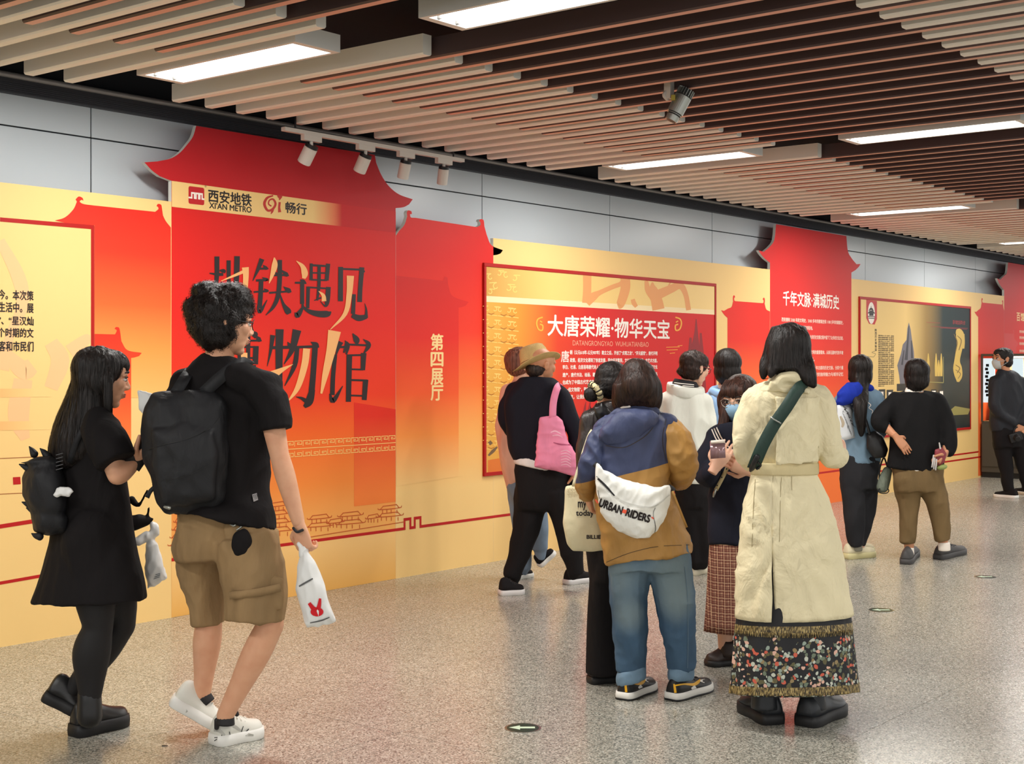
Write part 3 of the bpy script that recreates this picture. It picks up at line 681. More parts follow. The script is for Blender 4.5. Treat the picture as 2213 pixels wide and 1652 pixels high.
# ---- middle board with the framed red poster
xc = Xp(1664)
b2 = board('exhibition_board', [(xb + .001, 0), (xc, 0), (xc, zc), (xb + .001, zc)], 'middle cream board carrying the framed red poster with large white title', 'board', M_crm)
f = Flat(); f.wpoly([(xb, zl - .02), (xc, zl - .02), (xc, zl), (xb, zl)]); f.build('red_line', M_line, b2, .0012)
pa, pb = Xp(1043), Xp(1545); pt, pbm = z_(1043, 568), z_(1043, 1030)
po = empty('poster', ((pa + pb) / 2, YW - .006, pbm), 'framed red poster with white Chinese title, gold relief pattern and pinyin, on the middle board', 'poster')
link('backing', boxmesh(pa, pb, YW - .011, YW, pbm, pt, world_loc(po)), M_frame, po)
for nm, (x0, x1, z0, z1) in (('frame_top', (pa, pb, pt - .028, pt)), ('frame_bottom', (pa, pb, pbm, pbm + .028)), ('frame_side', (pa, pa + .026, pbm + .028, pt - .028)), ('frame_side', (pb - .026, pb, pbm + .028, pt - .028))):
    link(nm, boxmesh(x0, x1, YW - .018, YW - .011, z0, z1, world_loc(po), bev=.002), M_frame, po)
OF = .0115
G_po = gradient('print_poster_field', 'X', [(pa, sr(232, 176, 78)), (pa + (pb - pa) * .12, sr(226, 150, 52)), (pa + (pb - pa) * .27, sr(222, 66, 34)), (pa + (pb - pa) * .42, sr(220, 36, 32)), (pb, sr(216, 32, 30))])
G_po2 = gradient('print_poster_head', 'X', [(pa, sr(214, 160, 78)), (pa + (pb - pa) * .25, sr(244, 204, 120)), (pb, sr(252, 216, 146))])
ia, ib, iz0, iz1 = pa + .026, pb - .026, pbm + .028, pt - .028
zs1, zs0 = z_(1052, 640), z_(1052, 653)
f = Flat(); f.wpoly([(ia, iz0), (ib, iz0), (ib, zs0), (ia, zs0)]); f.build('poster_field', G_po, po, OF)
f = Flat(); f.wpoly([(ia, zs1), (ib, zs1), (ib, iz1), (ia, iz1)]); f.build('poster_head', G_po2, po, OF)
f = Flat(); f.wpoly([(ia, zs0), (ib, zs0), (ib, zs1), (ia, zs1)]); f.build('poster_band', plain('print_pale', sr(252, 226, 176), .5), po, OF)
KP = dict(ox=1030, oy=540, sc=3.4046)
f = Flat()
for st in ([(805, 185, 62), (805, 290, 60), (800, 392, 64)], [(800, 392, 60), (850, 345, 60), (900, 315, 36), (990, 275, 34), (1055, 250, 34), (1080, 210, 40)], [(1085, 210, 70), (1085, 290, 70), (1050, 400, 60), (1030, 415, 30)], [(1140, 365, 30), (1150, 395, 34), (1168, 420, 26)],
           [(1240, 228, 26), (1255, 300, 46), (1310, 360, 80), (1330, 440, 90)], [(1285, 240, 10), (1290, 285, 50), (1330, 320, 40), (1390, 290, 20), (1420, 235, 8)], [(1330, 330, 70), (1420, 290, 60), (1490, 265, 50), (1530, 330, 36), (1552, 445, 36)]): f.stroke(st, **KP)
f.build('swirl_print', plain('print_salmon', sr(238, 162, 96), .5), po, OF + .0006, True)
f = Flat(); random.seed(3)
def curl(x, y, r, sg, w=1.6):
    pts = [(x + sg * r * (1 - k / 10) * math.cos(math.pi * .5 + k * .55), y - r * (1 - k / 10) * math.sin(math.pi * .5 + k * .55), w) for k in range(9)]
    f.stroke([(x - sg * r * 1.7, y - r * .9, w)] + pts)
for row in range(11):
    for col_, (xq, sg) in enumerate(((1052, 1), (1066, -1), (1079, 1), (1096, -1), (1112, 1))):
        yq = 668 + row * 29 + (xq - 1052) * .1
        if yq < 1000: curl(xq, yq, 6.5, sg); f.stroke([(xq - 6, yq + 12, 1.4), (xq + 6, yq + 13.5, 1.8)])
for xq, yq, r, sg in ((1058, 600, 8, 1), (1075, 592, 7, -1), (1092, 596, 8, 1), (1108, 603, 8, -1), (1070, 620, 9, 1), (1095, 624, 9, -1), (1112, 628, 8, 1), (1055, 632, 7, -1)): curl(xq, yq, r, sg, 2.2)
f.build('relief_pattern', plain('print_gold_relief', sr(246, 206, 112), .45), po, OF + .0006)
f = Flat()
for row in range(11):
    for xq in (1059, 1086, 1104):
        yq = 676 + row * 29 + (xq - 1052) * .1
        if yq < 990: f.stroke([(xq - 7, yq, 1.5), (xq, yq + 3, 2.4), (xq + 7, yq, 1.2)])
f.build('relief_shade', plain('print_gold_shade', sr(180, 112, 34), .5), po, OF + .0003)
f = Flat()
f.text('大唐荣耀·物华天宝', 1181, 680, 1444, 726, .022, True); f.build('title_character', M_wht, po, OF + .0015, True); f = Flat()
f.text('唐', 1210, 758, 1227, 783, .012)
for body, xl, y in (('朝（公元618年-公元907年）建立之后，开创了“贞观之治”、“开元盛世”，唐代开明', 1229, 757), ('政策，经济文化得到了快速发展，国内经济繁荣，文化思想空前繁荣，在艺术方面，', 1229, 774), ('李白、杜甫、白居易等唐代诗人的诗歌成为了中国文学史上的宝贵遗产，留下了丰富文化', 1213, 789), ('遗产，唐代书法、绘画、雕塑、工艺等艺术形式也达到了高峰，唐代的文物和艺术品', 1213, 806), ('也成为了中国古代艺术的代表，展现了大唐盛世的繁荣与辉煌，本次展览精选了', 1213, 822), ('一组文物图”，带领观众走进大唐，感受历史文化的魅力，领略盛唐气象与风采', 1219, 838), ('博览，让我们一起穿越时空，感受大唐荣耀，物华天宝', 1222, 854)):
    f.text(body, xl, y, 1418 if y < 850 else 1380, y + 9.5, .03)
f.build('lettering', M_wht, po, OF + .0015)
f = Flat(); f.text('DATANGRONGYAO  WUHUATIANBAO', 1235, 736, 1399, 747, .0); f.build('pinyin_lettering', plain('print_pale_pink', sr(244, 170, 140), .5), po, OF + .0015)['kind'] = 'stuff'
f = Flat()
for ox, m_ in ((1162, 1), (1465, -1)):
    f.stroke([(ox + 8 * m_, 686, 3), (ox - 2 * m_, 690, 3), (ox - 5 * m_, 700, 3), (ox - 1 * m_, 712, 3), (ox + 7 * m_, 714, 3), (ox + 8 * m_, 704, 3), (ox + 2 * m_, 701, 3)]); f.stroke([(ox + 2 * m_, 694, 2.5), (ox + 7 * m_, 697, 2.5)])
for x0, x1, y in ((1437, 1466, 751), (1438, 1462, 757), (1445, 1456, 764), (1462, 1472, 748)): f.stroke([(x0, y, 1.2), (x1, y - 1, 1.2)])
f.build('cloud_ornament', plain('print_yellow', sr(248, 176, 62), .5), po, OF + .0015)
f = Flat()
for st in ([(1502, 690, 2), (1502, 720, 8), (1500, 760, 20), (1498, 820, 30)], [(1490, 730, 5), (1488, 790, 12), (1484, 850, 18)], [(1512, 720, 4), (1514, 780, 12), (1516, 850, 16)], [(1478, 760, 4), (1476, 800, 8), (1474, 850, 12)],
           [(1258, 912, 10), (1262, 880, 4), (1264, 868, 1)], [(1268, 915, 12), (1272, 878, 4), (1274, 866, 1)], [(1280, 915, 10), (1283, 885, 4), (1285, 872, 1)]): f.stroke(st)
f.build('pagoda_silhouette', plain('print_pagoda', sr(150, 22, 26), .5), po, OF + .0006, True)
f = Flat(); f.poly([(1052, 995), (1110, 985), (1110, 1018), (1052, 1025)]); f.build('poster_foot', plain('print_orange_foot', sr(226, 120, 44), .5), po, OF + .0004)
f = Flat(); f.stroke([(1053, 985, 4), (1063, 975, 7), (1072, 966, 3)]); f.stroke([(1054, 960, 8), (1060, 955, 8)]); f.build('artefact_print', plain('print_artefact', sr(120, 92, 62), .5), po, OF + .0008)
# printed small tower right of the poster
f = Flat(); x0, x1 = Xp(1572), Xp(1663.5)
R_ = roof(x0, x1 + .0, z_(1570, 676), z_(1600, 652), .12, .11, .055, z_(1600, 950), .02, .05)
f.wpoly([(min(x, xc - .004), z) for x, z in R_]); f.build('tower_print', gradient('print_tower_b', 'Z', [(1.0, sr(250, 150, 72)), (1.35, sr(246, 108, 50)), (1.75, sr(232, 46, 30)), (2.2, RED)]), b2, .0012)

# ---- first pillar poster
xd = Xp(1840)
pts = roof(xc + .001, xd, z_(1664, 552), z_(1750, 497), .24, .13, 0, 0, .035, .075)
g3 = board('pillar_board', pts, 'red pillar panel with flared roof and white title text, behind the woman in the trench coat', 'panel', G_pil)
f = Flat(); f.text('千年文脉·满城历史', 1692, 628, 1813, 660, .022, True); f.build('title_character', M_wht, g3, .0016, True)
f = Flat()
for body, xl, xr, y in (('西安拥有 3100 年的文明史、3100 多年的建城史和 1100 多年的建都史，', 1689, 1822, 686), ('是中华文明的重要发祥地，华夏文明圣地。', 1689, 1756, 702), ('先后有十多个王朝在此建都，在漫长的历史发展过程中留下了众多的文化古迹，', 1689, 1822, 722), ('文物是历史的见证，是传承中华文明的重要载体，从新石器时代的半坡', 1689, 1822, 756), ('遗址到明清，星汉灿烂。', 1689, 1760, 772), ('本次展览以西安地铁为载体，将千年古都的历史文脉，分四个展', 1689, 1822, 791), ('厅，走进历史，感受古都西安的独特魅力与城市记忆', 1689, 1822, 806)):
    f.text(body, xl, y, xr, y + 9, .03)
f.build('text_lettering', plain('print_pale_text', sr(252, 214, 196), .5), g3, .0016)
f = Flat(); f.wpoly([(xc + .002, zl - .02), (xd, zl - .02), (xd, zl), (xc + .002, zl)]); f.build('red_line', M_line, g3, .0012)

# ---- right cream board with the framed museum poster
xe = Xp(2170)
b3 = board('exhibition_board', [(xd + .001, 0), (xe, 0), (xe, zc), (xd + .001, zc)], 'right cream board carrying the cream and black museum poster', 'board', M_crm)
f = Flat(); f.wpoly([(xd, zl - .02), (xe, zl - .02), (xe, zl), (xd, zl)]); z2 = z_(2050, 996); f.wpoly([(xd, z2 - .02), (xe, z2 - .02), (xe, z2), (xd, z2)]); f.build('red_line', M_line, b3, .0012)
qa, qb, qt, qm = Xp(1855), Xp(2096), z_(1855, 641), z_(2096, 928)
pp = empty('poster', ((qa + qb) / 2, YW - .006, qm), 'framed museum poster, cream at left, its right half black with gilt figures', 'poster')
link('backing', boxmesh(qa, qb, YW - .011, YW, qm, qt, world_loc(pp)), M_frame, pp)
for nm, (x0, x1, z0, z1) in (('frame_top', (qa, qb, qt - .03, qt)), ('frame_bottom', (qa, qb, qm, qm + .03)), ('frame_side', (qa, qa + .03, qm + .03, qt - .03)), ('frame_side', (qb - .03, qb, qm + .03, qt - .03))):
    link(nm, boxmesh(x0, x1, YW - .018, YW - .011, z0, z1, world_loc(pp), bev=.002), M_frame, pp)
f = Flat(); f.wpoly([(qa + .03, qm + .03), (qb - .03, qm + .03), (qb - .03, qt - .03), (qa + .03, qt - .03)])
f.build('poster_field', gradient('print_museum', 'X', [(qa, sr(250, 214, 140)), (qa + (qb - qa) * .38, sr(244, 206, 130)), (qa + (qb - qa) * .56, sr(150, 120, 66)), (qa + (qb - qa) * .72, sr(30, 44, 44)), (qb, sr(20, 34, 36))]), pp, OF)
KR = dict(ox=1540, oy=480, sc=2.8484)
f = Flat(); f.poly([(1870, 648), (1893, 651), (1893, 690), (1888, 702), (1876, 700), (1870, 688)]); f.build('red_tab', plain('print_tab', sr(200, 30, 30), .5), pp, OF + .0004)
f = Flat(); ex, ez = onY(1881, 677); f.wpoly([(ex + .095 * math.cos(t * math.pi / 16), ez + .125 * math.sin(t * math.pi / 16)) for t in range(32)]); f.build('white_oval', M_wht, pp, OF + .0008)
f = Flat()
for st in ([(955, 548, 3), (970, 535, 14), (985, 550, 3)], [(950, 562, 5), (970, 553, 16), (992, 563, 5)], [(970, 530, 3), (970, 518, 3)], [(958, 565, 26), (984, 565, 26)], [(950, 582, 5), (992, 584, 5)], [(954, 592, 5), (990, 594, 5)]): f.stroke(st, **KR)
f.build('temple_icon', M_ink, pp, OF + .0012)
f = Flat()
for i in range(28):
    y = 724 + i * 4.05; w = 34 if i not in (9, 18) else 26
    if i == 27: w = 13
    f.text(('陕西历史博物馆是中国第一座大型现代化国家级博物馆，' if i % 3 else '馆藏文物多达一百七十余万件，上起远古人类，') [:18 if w > 30 else 12], 1896, y, 1896 + w, y + 2.9, .03)
for i, ch in enumerate('陕西历史博物馆'): f.text(ch, 1888.5, 711 + i * 7, 1892.5, 717 + i * 7, .02)
f.stroke([(1886, 772, .7), (1866, 770, .7)]); f.stroke([(1886, 772, .7), (1890, 765, .7), (1882, 762, .7), (1892, 758, .7)])
f.build('text_lettering', plain('print_brown_text', sr(72, 58, 36), .5), pp, OF + .0008)
f = Flat()
f.poly([(1941 + (x) , y) for x, y in ((0, 812), (-4, 790), (4, 765), (8, 745), (16, 735), (18, 710), (21, 697), (25, 712), (28, 735), (32, 760), (34, 800), (30, 830), (2, 830))]); f.build('stone_print', plain('print_stone', sr(116, 112, 120), .5), pp, OF + .0006)
f = Flat()
for st in ([(1185, 850, 20), (1195, 740, 10), (1203, 640, 5)], [(1160, 880, 12), (1172, 790, 6)], [(1222, 840, 14), (1218, 730, 6)]): f.stroke(st, **KR)
f.build('stone_shade', plain('print_stone_dark', sr(60, 58, 66), .5), pp, OF + .001, True)
f = Flat()
for st in ([(1495, 690, 10), (1508, 672, 34), (1518, 700, 50), (1516, 760, 40), (1500, 850, 34), (1502, 900, 54), (1508, 950, 46), (1505, 985, 14)], [(1535, 690, 20), (1540, 740, 14), (1538, 780, 12)]): f.stroke(st, **KR)
for x, y, h in ((1322, 870, 60), (1370, 880, 70), (1386, 900, 50), (1402, 880, 70)): f.stroke([(x, y - h, 4), (x, y, 16), (x, y + h, 14)], **KR)
f.build('gilt_figure', plain('print_gilt', sr(206, 172, 84), .5), pp, OF + .0008, True)
f = Flat()
for st in ([(1480, 690, 4), (1500, 740, 6), (1490, 800, 5)], [(1500, 700, 4), (1525, 730, 6), (1510, 790, 5)], [(1490, 880, 5), (1515, 900, 6), (1500, 930, 5)], [(1490, 910, 4), (1520, 935, 5), (1505, 965, 4)]): f.stroke(st, **KR)
f.build('gilt_shade', plain('print_gilt_dark', sr(120, 92, 36), .5), pp, OF + .0012)
f = Flat(); f.poly([(2049, 889), (2062, 878), (2095, 884), (2090, 896), (2056, 898)]); f.stroke([(1310, 985, 5), (1415, 990, 5)], **KR); f.stroke([(1415, 990, 4), (1415, 830, 3)], **KR); f.build('plinth_print', plain('print_plinth', sr(150, 142, 82), .5), pp, OF + .0008)
f = Flat(); f.rect(1897, 842, 1911, 866); f.rect(1914, 843, 1928, 868); f.rect(1936, 830, 1960, 845); f.rect(2010, 842, 2022, 862); f.rect(2026, 843, 2038, 862); f.build('photo_tile', plain('print_tile_dark', sr(40, 36, 30), .5), pp, OF + .0008, True)
f = Flat(); f.rect(1901, 847, 1907, 862); f.rect(1918, 848, 1924, 864); f.rect(2012, 845, 2020, 858); f.rect(2029, 846, 2036, 858); f.build('photo_figure', M_wht, pp, OF + .0012, True)
f = Flat()
for x0, x1, y in ((2010, 2090, 706), (2000, 2030, 697), (2030, 2088, 709)): f.stroke([(x0, y, .8), (x1, y + (x1 - x0) * .05, .8)])
f.text('百年瑰宝荟萃长安', 2057, 692, 2084, 701, .02); f.build('fine_print', plain('print_dull_red', sr(150, 40, 40), .5), pp, OF + .0008)
f = Flat(); x0, x1 = Xp(2108), Xp(2168)
R_ = roof(x0 + .1, x1 + .12, z_(2108, 677), z_(2130, 655), .14, .13, .06, 0.02, .02, .05)
f.wpoly([(min(x, xe - .004), z) for x, z in R_]); f.build('tower_print', gradient('print_tower_c', 'Z', [(.9, sr(244, 110, 52)), (1.5, sr(232, 66, 40)), (2.2, sr(222, 34, 28))]), b3, .0012)
# ---- second pillar poster at the right edge
pts = roof(xe + .001, xe + 2.2, z_(2172, 612), z_(2200, 571), .28, .16, 0, 0, .05, .1)
g4 = board('pillar_board', pts, 'red pillar panel with gold title cut by the right edge, behind the glass display case', 'panel', G_pil)
f = Flat()
for ch, x0, x1 in (('百', 2197, 2204), ('馆', 2205.5, 2213), ('荟', 2214.5, 2222), ('萃', 2223, 2230)): f.text(ch, x0, 676, x1, 694, .02)
f.build('title_lettering', M_crmtxt, g4, .0016)
f = Flat()
for y in (714, 727, 740, 756): f.text('西安拥有众多博物馆，展示', 2203, y, 2240, y + 6, .03)
f.build('text_lettering', plain('print_pale_text2', sr(252, 200, 170), .5), g4, .0016)
f = Flat(); R_ = roof(Xp(2137), Xp(2196), z_(2140, 741), z_(2160, 720), .12, .1, .05, z_(2140, 800), .02, .05); f.wpoly([(max(x, xe + .004), z) for x, z in R_]); f.build('tower_print', plain('print_tower_d', sr(222, 44, 34), .5), g4, .001)

# ---- glass display case standing out from the wall
M_case = plain('dark_case_paint', sr(70, 64, 56), .45)
xk = Xp(2117); dc = empty('display_case', (xk + 1, 6.2, 0), 'dark grey display case with lit glass top, behind the man at far right', 'display case')
zb_, zg = onY(2117, 912)[1], onY(2117, 770)[1]
B = world_loc(dc)
def cbox(nm, m, *v, **k): return link(nm, boxmesh(*v, base=B, **k), m, dc)
cbox('plinth', M_case, xk, xk + 2.4, 5.35, YW - .02, .07, zb_, bev=.008); cbox('kick_board', M_blk, xk + .03, xk + 2.37, 5.4, YW - .02, 0, .07)
for i in range(3): cbox('plinth_panel', M_case, xk - .012, xk, 5.37 + i * .45, 5.37 + i * .45 + .435, .15, zb_ - .03, bev=.003)
M_glass, nt, bb = newmat('case_glass'); bb.inputs['Transmission Weight'].default_value = 1; bb.inputs['Roughness'].default_value = .02; bb.inputs['IOR'].default_value = 1.05; bb.inputs['Base Color'].default_value = (.95, 1, .98, 1)
for y in (5.36, 5.99, YW - .03): cbox('corner_post', M_case, xk, xk + .02, y - .012, y + .012, zb_, zg)
cbox('glass_pane', M_glass, xk + .006, xk + .012, 5.37, 5.98, zb_, zg); cbox('glass_pane', M_glass, xk + .006, xk + .012, 6.0, YW - .04, zb_, zg)
cbox('top_frame', M_case, xk, xk + 2.4, 5.35, YW - .02, zg, zg + .03)
M_backlit = plain('backlit_sheet', (.86, .95, 1, 1), .5, emis=.75)
def onX(px, X):
    r = ray(px, 800); return r.y / r.x * X
for p0, p1, zlo in ((2121, 2150, zb_ + .26), (2187, 2211, zb_ + .2)): cbox('backlit_sheet', M_backlit, xk + .06, xk + .07, onX(p1, xk + .06), onX(p0, xk + .06), zlo, zg - .03)
lc = bpy.data.lights.new('case_light', 'AREA'); lc.shape = 'RECTANGLE'; lc.size = .9; lc.size_y = .12; lc.energy = 9; lc.color = (1, .95, .86)
lo = bpy.data.objects.new('case_light', lc); COL.objects.link(lo); lo.parent = dc; lo.location = Vector((xk + .35, 6.05, zg - .02)) - B; lo.rotation_euler = (0, 0, math.pi / 2)
cbox('light_strip', plain('case_led', (1, .96, .88, 1), .5, emis=2.5), xk + .29, xk + .41, 5.6, 6.5, zg - .016, zg - .002)
cbox('inner_floor', plain('case_cream', sr(226, 196, 140), .6), xk + .03, xk + 2.3, 5.4, YW - .04, zb_, zb_ + .012); cbox('inner_back', plain('case_cream2', sr(232, 196, 150), .6), xk + .6, xk + .62, 5.4, YW - .05, zb_ + .012, zg)
a = Acc()
for k in range(9): a.box((xk + .058, onX(2134, xk + .058) + (k % 2) * .012, zb_ + .36 + k * .05), (Vector((.002, 0, 0)), Vector((0, .02, 0)), Vector((0, 0, .018))))
child('sheet_lettering', a, plain('sheet_ink', sr(110, 140, 168), .6), dc)
a = Acc(); a.ball((xk + .35, onX(2160, xk + .35), zb_ + .42), (Vector((.06, 0, 0)), Vector((0, .07, 0)), Vector((0, 0, .2)))); a.ball((xk + .35, onX(2160, xk + .35), zb_ + .68), (Vector((.05, 0, 0)), Vector((0, .05, 0)), Vector((0, 0, .07)))); a.box((xk + .35, onX(2160, xk + .35), zb_ + .11), (Vector((.1, 0, 0)), Vector((0, .1, 0)), Vector((0, 0, .1))))
tag(link('figurine', remeshed(a, (xk + .35, 6.3, zb_ + .012), .012, 4), plain('bronze_red', sr(190, 96, 62), .5), loc=(xk + .35, 6.3, zb_ + .012)), 'small reddish figurine standing inside the glass display case', 'figurine')
# ================================================================== PEOPLE: helpers
SK1 = skinmat('skin', sr(226, 172, 138)); SK2 = skinmat('skin_tan', sr(206, 148, 112)); SK3 = skinmat('skin_pale', sr(236, 190, 162))
HB = hairmat('black_hair', sr(30, 24, 22)); HBR = hairmat('dark_brown_hair', sr(46, 30, 24))
M_eye = plain('eye_white', sr(230, 224, 218), .25); M_iris = plain('iris_dark', sr(30, 20, 16), .2); M_lip = plain('lips', sr(190, 104, 96), .45); M_brow = plain('brow_hair', sr(36, 28, 26), .7)
class Fig:
    """builder for one person: all outlines are read in photo pixels and put at the person's own distance"""
    def __init__(s, gx, gy, k=1.0):
        s.d = gdepth(gy); s.s = s.d / F; s.base = Vector(onZ(gx, gy)); s.k = k; s.root = None
    def p(s, x, y, q=0.0): return P3(x, y, s.d - q)
    def obj(s, name, me, m, parent=None): return link(name, me, m, parent or s.root)
    # ---- primitives working on an accumulator
    def rings(s, a, rows, n=28, e=2.3, sub=4):
        """horizontal sections (y, x left, x right, half depth px, depth offset m, lean px, front drop px)"""
        R_ = cr([tuple(r) + (0,) * (7 - len(r)) for r in rows], sub); out = []
        for y, xl, xr, b, q, sl, sf in R_:
            ring = []
            for j in range(n):
                t = 2 * math.pi * j / n; cx, sx = math.cos(t), math.sin(t)
                ux = math.copysign(abs(cx) ** (2 / e), cx); uz = math.copysign(abs(sx) ** (2 / e), sx)
                ring.append(s.p((xl + xr) / 2 + ux * (xr - xl) / 2, y + sl * ux * .5 + sf * uz, q + uz * b * s.s))
            out.append(ring)
        a.tube(out)
    def limb(s, a, pts, n=14, sub=4, round_=True, flat=1.0):
        """(x, y, depth offset, radius px)"""
        a.limb([s.p(x, y, q) for x, y, q, r in pts], [r * s.s for x, y, q, r in pts], n, flat, None, sub, round_)
    def ball(s, a, x, y, q, rx, ry, rq, roll=0):
        c, sn = math.cos(math.radians(roll)), math.sin(math.radians(roll))
        a.ball(s.p(x, y, q), ((RT * c + UP * sn) * rx * s.s, TC * rq * s.s, (UP * c - RT * sn) * ry * s.s))
    def pillow(s, a, outline, q, depth, back=None, pw=.5, c=None, tilt=(0, 0)):
        """puffed bag from an outline; depth in metres to the front, back to the rear"""
        n = len(outline); cx, cy = c or (sum(x for x, y in outline) / n, sum(y for x, y in outline) / n); back = depth if back is None else back
        lv = [1, .985, .94, .86, .72, .5, .25]
        def ring(k, sg): 
            h = (1 - k ** 2.6) ** pw
            return [s.p(cx + (x - cx) * k, cy + (y - cy) * k, q + sg * h + tilt[0] * (x - cx) * s.s + tilt[1] * (y - cy) * s.s) for x, y in outline]
        a.tube([ring(k, -back) for k in reversed(lv)] + [ring(k, depth) for k in lv[1:]])
    def mesh(s, name, a, m, parent=None, voxel=None, smooth=8, disp=None, fac=.5, sm=True):
        me = remeshed(a, s.base, voxel, smooth, disp, fac) if voxel else mesh(a.v, a.f, s.base)
        return link(name, me, m, parent or s.root, smooth=sm)
    # ---- body
    def body(s, name, label, J, skin, head, hands=(), torso=None, voxel=.009, leg=1.0, arm=1.0, cat='person'):
        """J: joints n(eck base), s/e/w (shoulder, elbow, wrist), h/k/a (hip, knee, ankle) each L and R in the picture"""
        a = Acc(); k = s.k; m = 1 / s.s
        s.seg = {}
        def L(pts, nm=None):
            s.limb(a, pts)
            if nm: s.seg[nm] = pts
        sl, sr_, hl, hr = J['sl'], J['sr'], J['hl'], J['hr']; n_ = J['n']
        sh = abs(sr_[0] - sl[0]); cx = (hl[0] + hr[0]) / 2; cy = (hl[1] + hr[1]) / 2; mx = (sl[0] + sr_[0]) / 2; my = (sl[1] + sr_[1]) / 2; qm = (sl[2] + sr_[2]) / 2; qh = (hl[2] + hr[2]) / 2
        hw = max(sh * .42, .10 * m * k); hp = max(abs(hr[0] - hl[0]) * .5 + .07 * m * k, .12 * m * k); b = .095 * m * k
        tors = torso or [(my - .02 * m, mx - hw * .9, mx + hw * .9, b * .6, qm), (my + (cy - my) * .2, mx - hw, mx + hw, b, qm), (my + (cy - my) * .62, (mx + cx) / 2 - hw * .8, (mx + cx) / 2 + hw * .8, b * .9, (qm + qh) / 2), (cy - .02 * m, cx - hp * .92, cx + hp * .92, b * 1.1, qh), (cy + .07 * m, cx - hp * .8, cx + hp * .8, b * .9, qh)]
        s.rings(a, tors); s.seg['T'] = tors
        nr = .056 * m * k
        for sd in 'LR':
            q = {k_[0]: J[k_] for k_ in J if len(k_) == 2 and k_[1] == sd.lower()}
            if 's' in q:
                L([(n_[0] * .6 + q['s'][0] * .4, n_[1] * .45 + q['s'][1] * .55, q['s'][2], .05 * m * k), q['s'][:3] + (.055 * m * k * arm,)], 's' + sd)
                L([q['s'][:3] + (.052 * m * k * arm,), tuple(.5 * (u + v) for u, v in zip(q['s'][:3], q['e'][:3])) + (.046 * m * k * arm,), q['e'][:3] + (.038 * m * k * arm,)], 'u' + sd)
                L([q['e'][:3] + (.038 * m * k * arm,), tuple(.65 * u + .35 * v for u, v in zip(q['e'][:3], q['w'][:3])) + (.040 * m * k * arm,), q['w'][:3] + (.026 * m * k * arm,)], 'f' + sd)
            if 'h' in q:
                L([q['h'][:3] + (.085 * m * k * leg,), tuple(.5 * (u + v) for u, v in zip(q['h'][:3], q['k'][:3])) + (.07 * m * k * leg,), q['k'][:3] + (.052 * m * k * leg,)], 't' + sd)
                L([q['k'][:3] + (.052 * m * k * leg,), tuple(.68 * u + .32 * v for u, v in zip(q['k'][:3], q['a'][:3])) + (.056 * m * k * leg,), tuple(.3 * u + .7 * v for u, v in zip(q['k'][:3], q['a'][:3])) + (.042 * m * k * leg,), q['a'][:3] + (.034 * m * k * leg,)], 'c' + sd)
        hx, hy, hq, hh = head[0], head[1], head[2], head[3]
        L([(n_[0], n_[1] + .02 * m, n_[2], nr * 1.15), (n_[0] * .6 + hx * .4, n_[1] * .6 + hy * .4, n_[2] * .6 + hq * .4, nr), (hx, hy + hh * .12, hq, nr * .95)])
        ms = [remeshed(a, s.base, voxel, 6)]
        a = Acc(); s.head(a, *head)
        s.limb(a, [(n_[0] * .75 + hx * .25, n_[1] * .75 + hy * .25, n_[2] * .75 + hq * .25, nr * .98), (n_[0] * .45 + hx * .55, n_[1] * .45 + hy * .55, n_[2] * .45 + hq * .55, nr * .94)])
        ms.append(remeshed(a, s.base, max(.0045, s.s * 1.6), 3))
        for h in hands:
            a = Acc(); s.hand(a, *h); ms.append(remeshed(a, s.base, max(.0034, s.s * 1.1), 3))
        s.root = link(name, joined(ms), skin, loc=s.base); tag(s.root, label, cat); return s.root
    def cover(s, a, *names, grow=.008):
        """add the covered parts of the body, slightly grown, to a garment; 'uR:.6' takes the first 60 per cent"""
        g = grow / s.s
        for nm in names:
            nm, _, fr = nm.partition(':'); pts = s.seg[nm]
            if nm == 'T':
                lo = float(fr) if fr else 1; R_ = pts[:max(2, int(round(len(pts) * lo)))] if lo > 0 else pts[int(round(len(pts) * lo)):]
                s.rings(a, [(y, x0 - g, x1 + g, b + g) + tuple(r) for y, x0, x1, b, *r in R_]); continue
            P = cr(pts, 5) if len(pts) > 2 else [np.array(pts[0]) + (np.array(pts[1]) - np.array(pts[0])) * t / 5 for t in range(6)]
            if fr: P = P[:max(2, int(round(len(P) * float(fr))))] if float(fr) > 0 else P[int(round(len(P) * float(fr))):]
            s.limb(a, [(x, y, q, r + g) for x, y, q, r in P], sub=1, round_=not fr)
            if fr and float(fr) > 0: x, y, q, r = P[0]; s.ball(a, x, y, q, r + g, r + g, r + g)
    def cap(s, a, head, grow=.012, low=0.0, ears=False):
        """hair volume over the skull, leaving the face free"""
        f, l, u = s.axes(*head[4:]); C = s.p(*head[:3]); h = head[3] * s.s; g = grow
        a.ball(C + (f * -.11 + u * .17) * h, (f * (.43 * h + g), l * (.335 * h + g), u * (.345 * h + g)), 22, 16)
        a.ball(C + (f * -.17 + u * (.0 - low)) * h, (f * (.33 * h + g), l * (.325 * h + g), u * (.30 * h + g)), 22, 16)
        for sg in ((1, -1) if ears else ()): a.ball(C + (f * -.08 + l * (.30 * sg) - u * .04) * h, (f * .2 * h, l * (.115 * h + g * .5), u * .26 * h), 16, 12)
        a.ball(C + (f * .0 + u * .27) * h, (f * (.36 * h + g), l * (.29 * h + g), u * (.22 * h + g)), 22, 16)
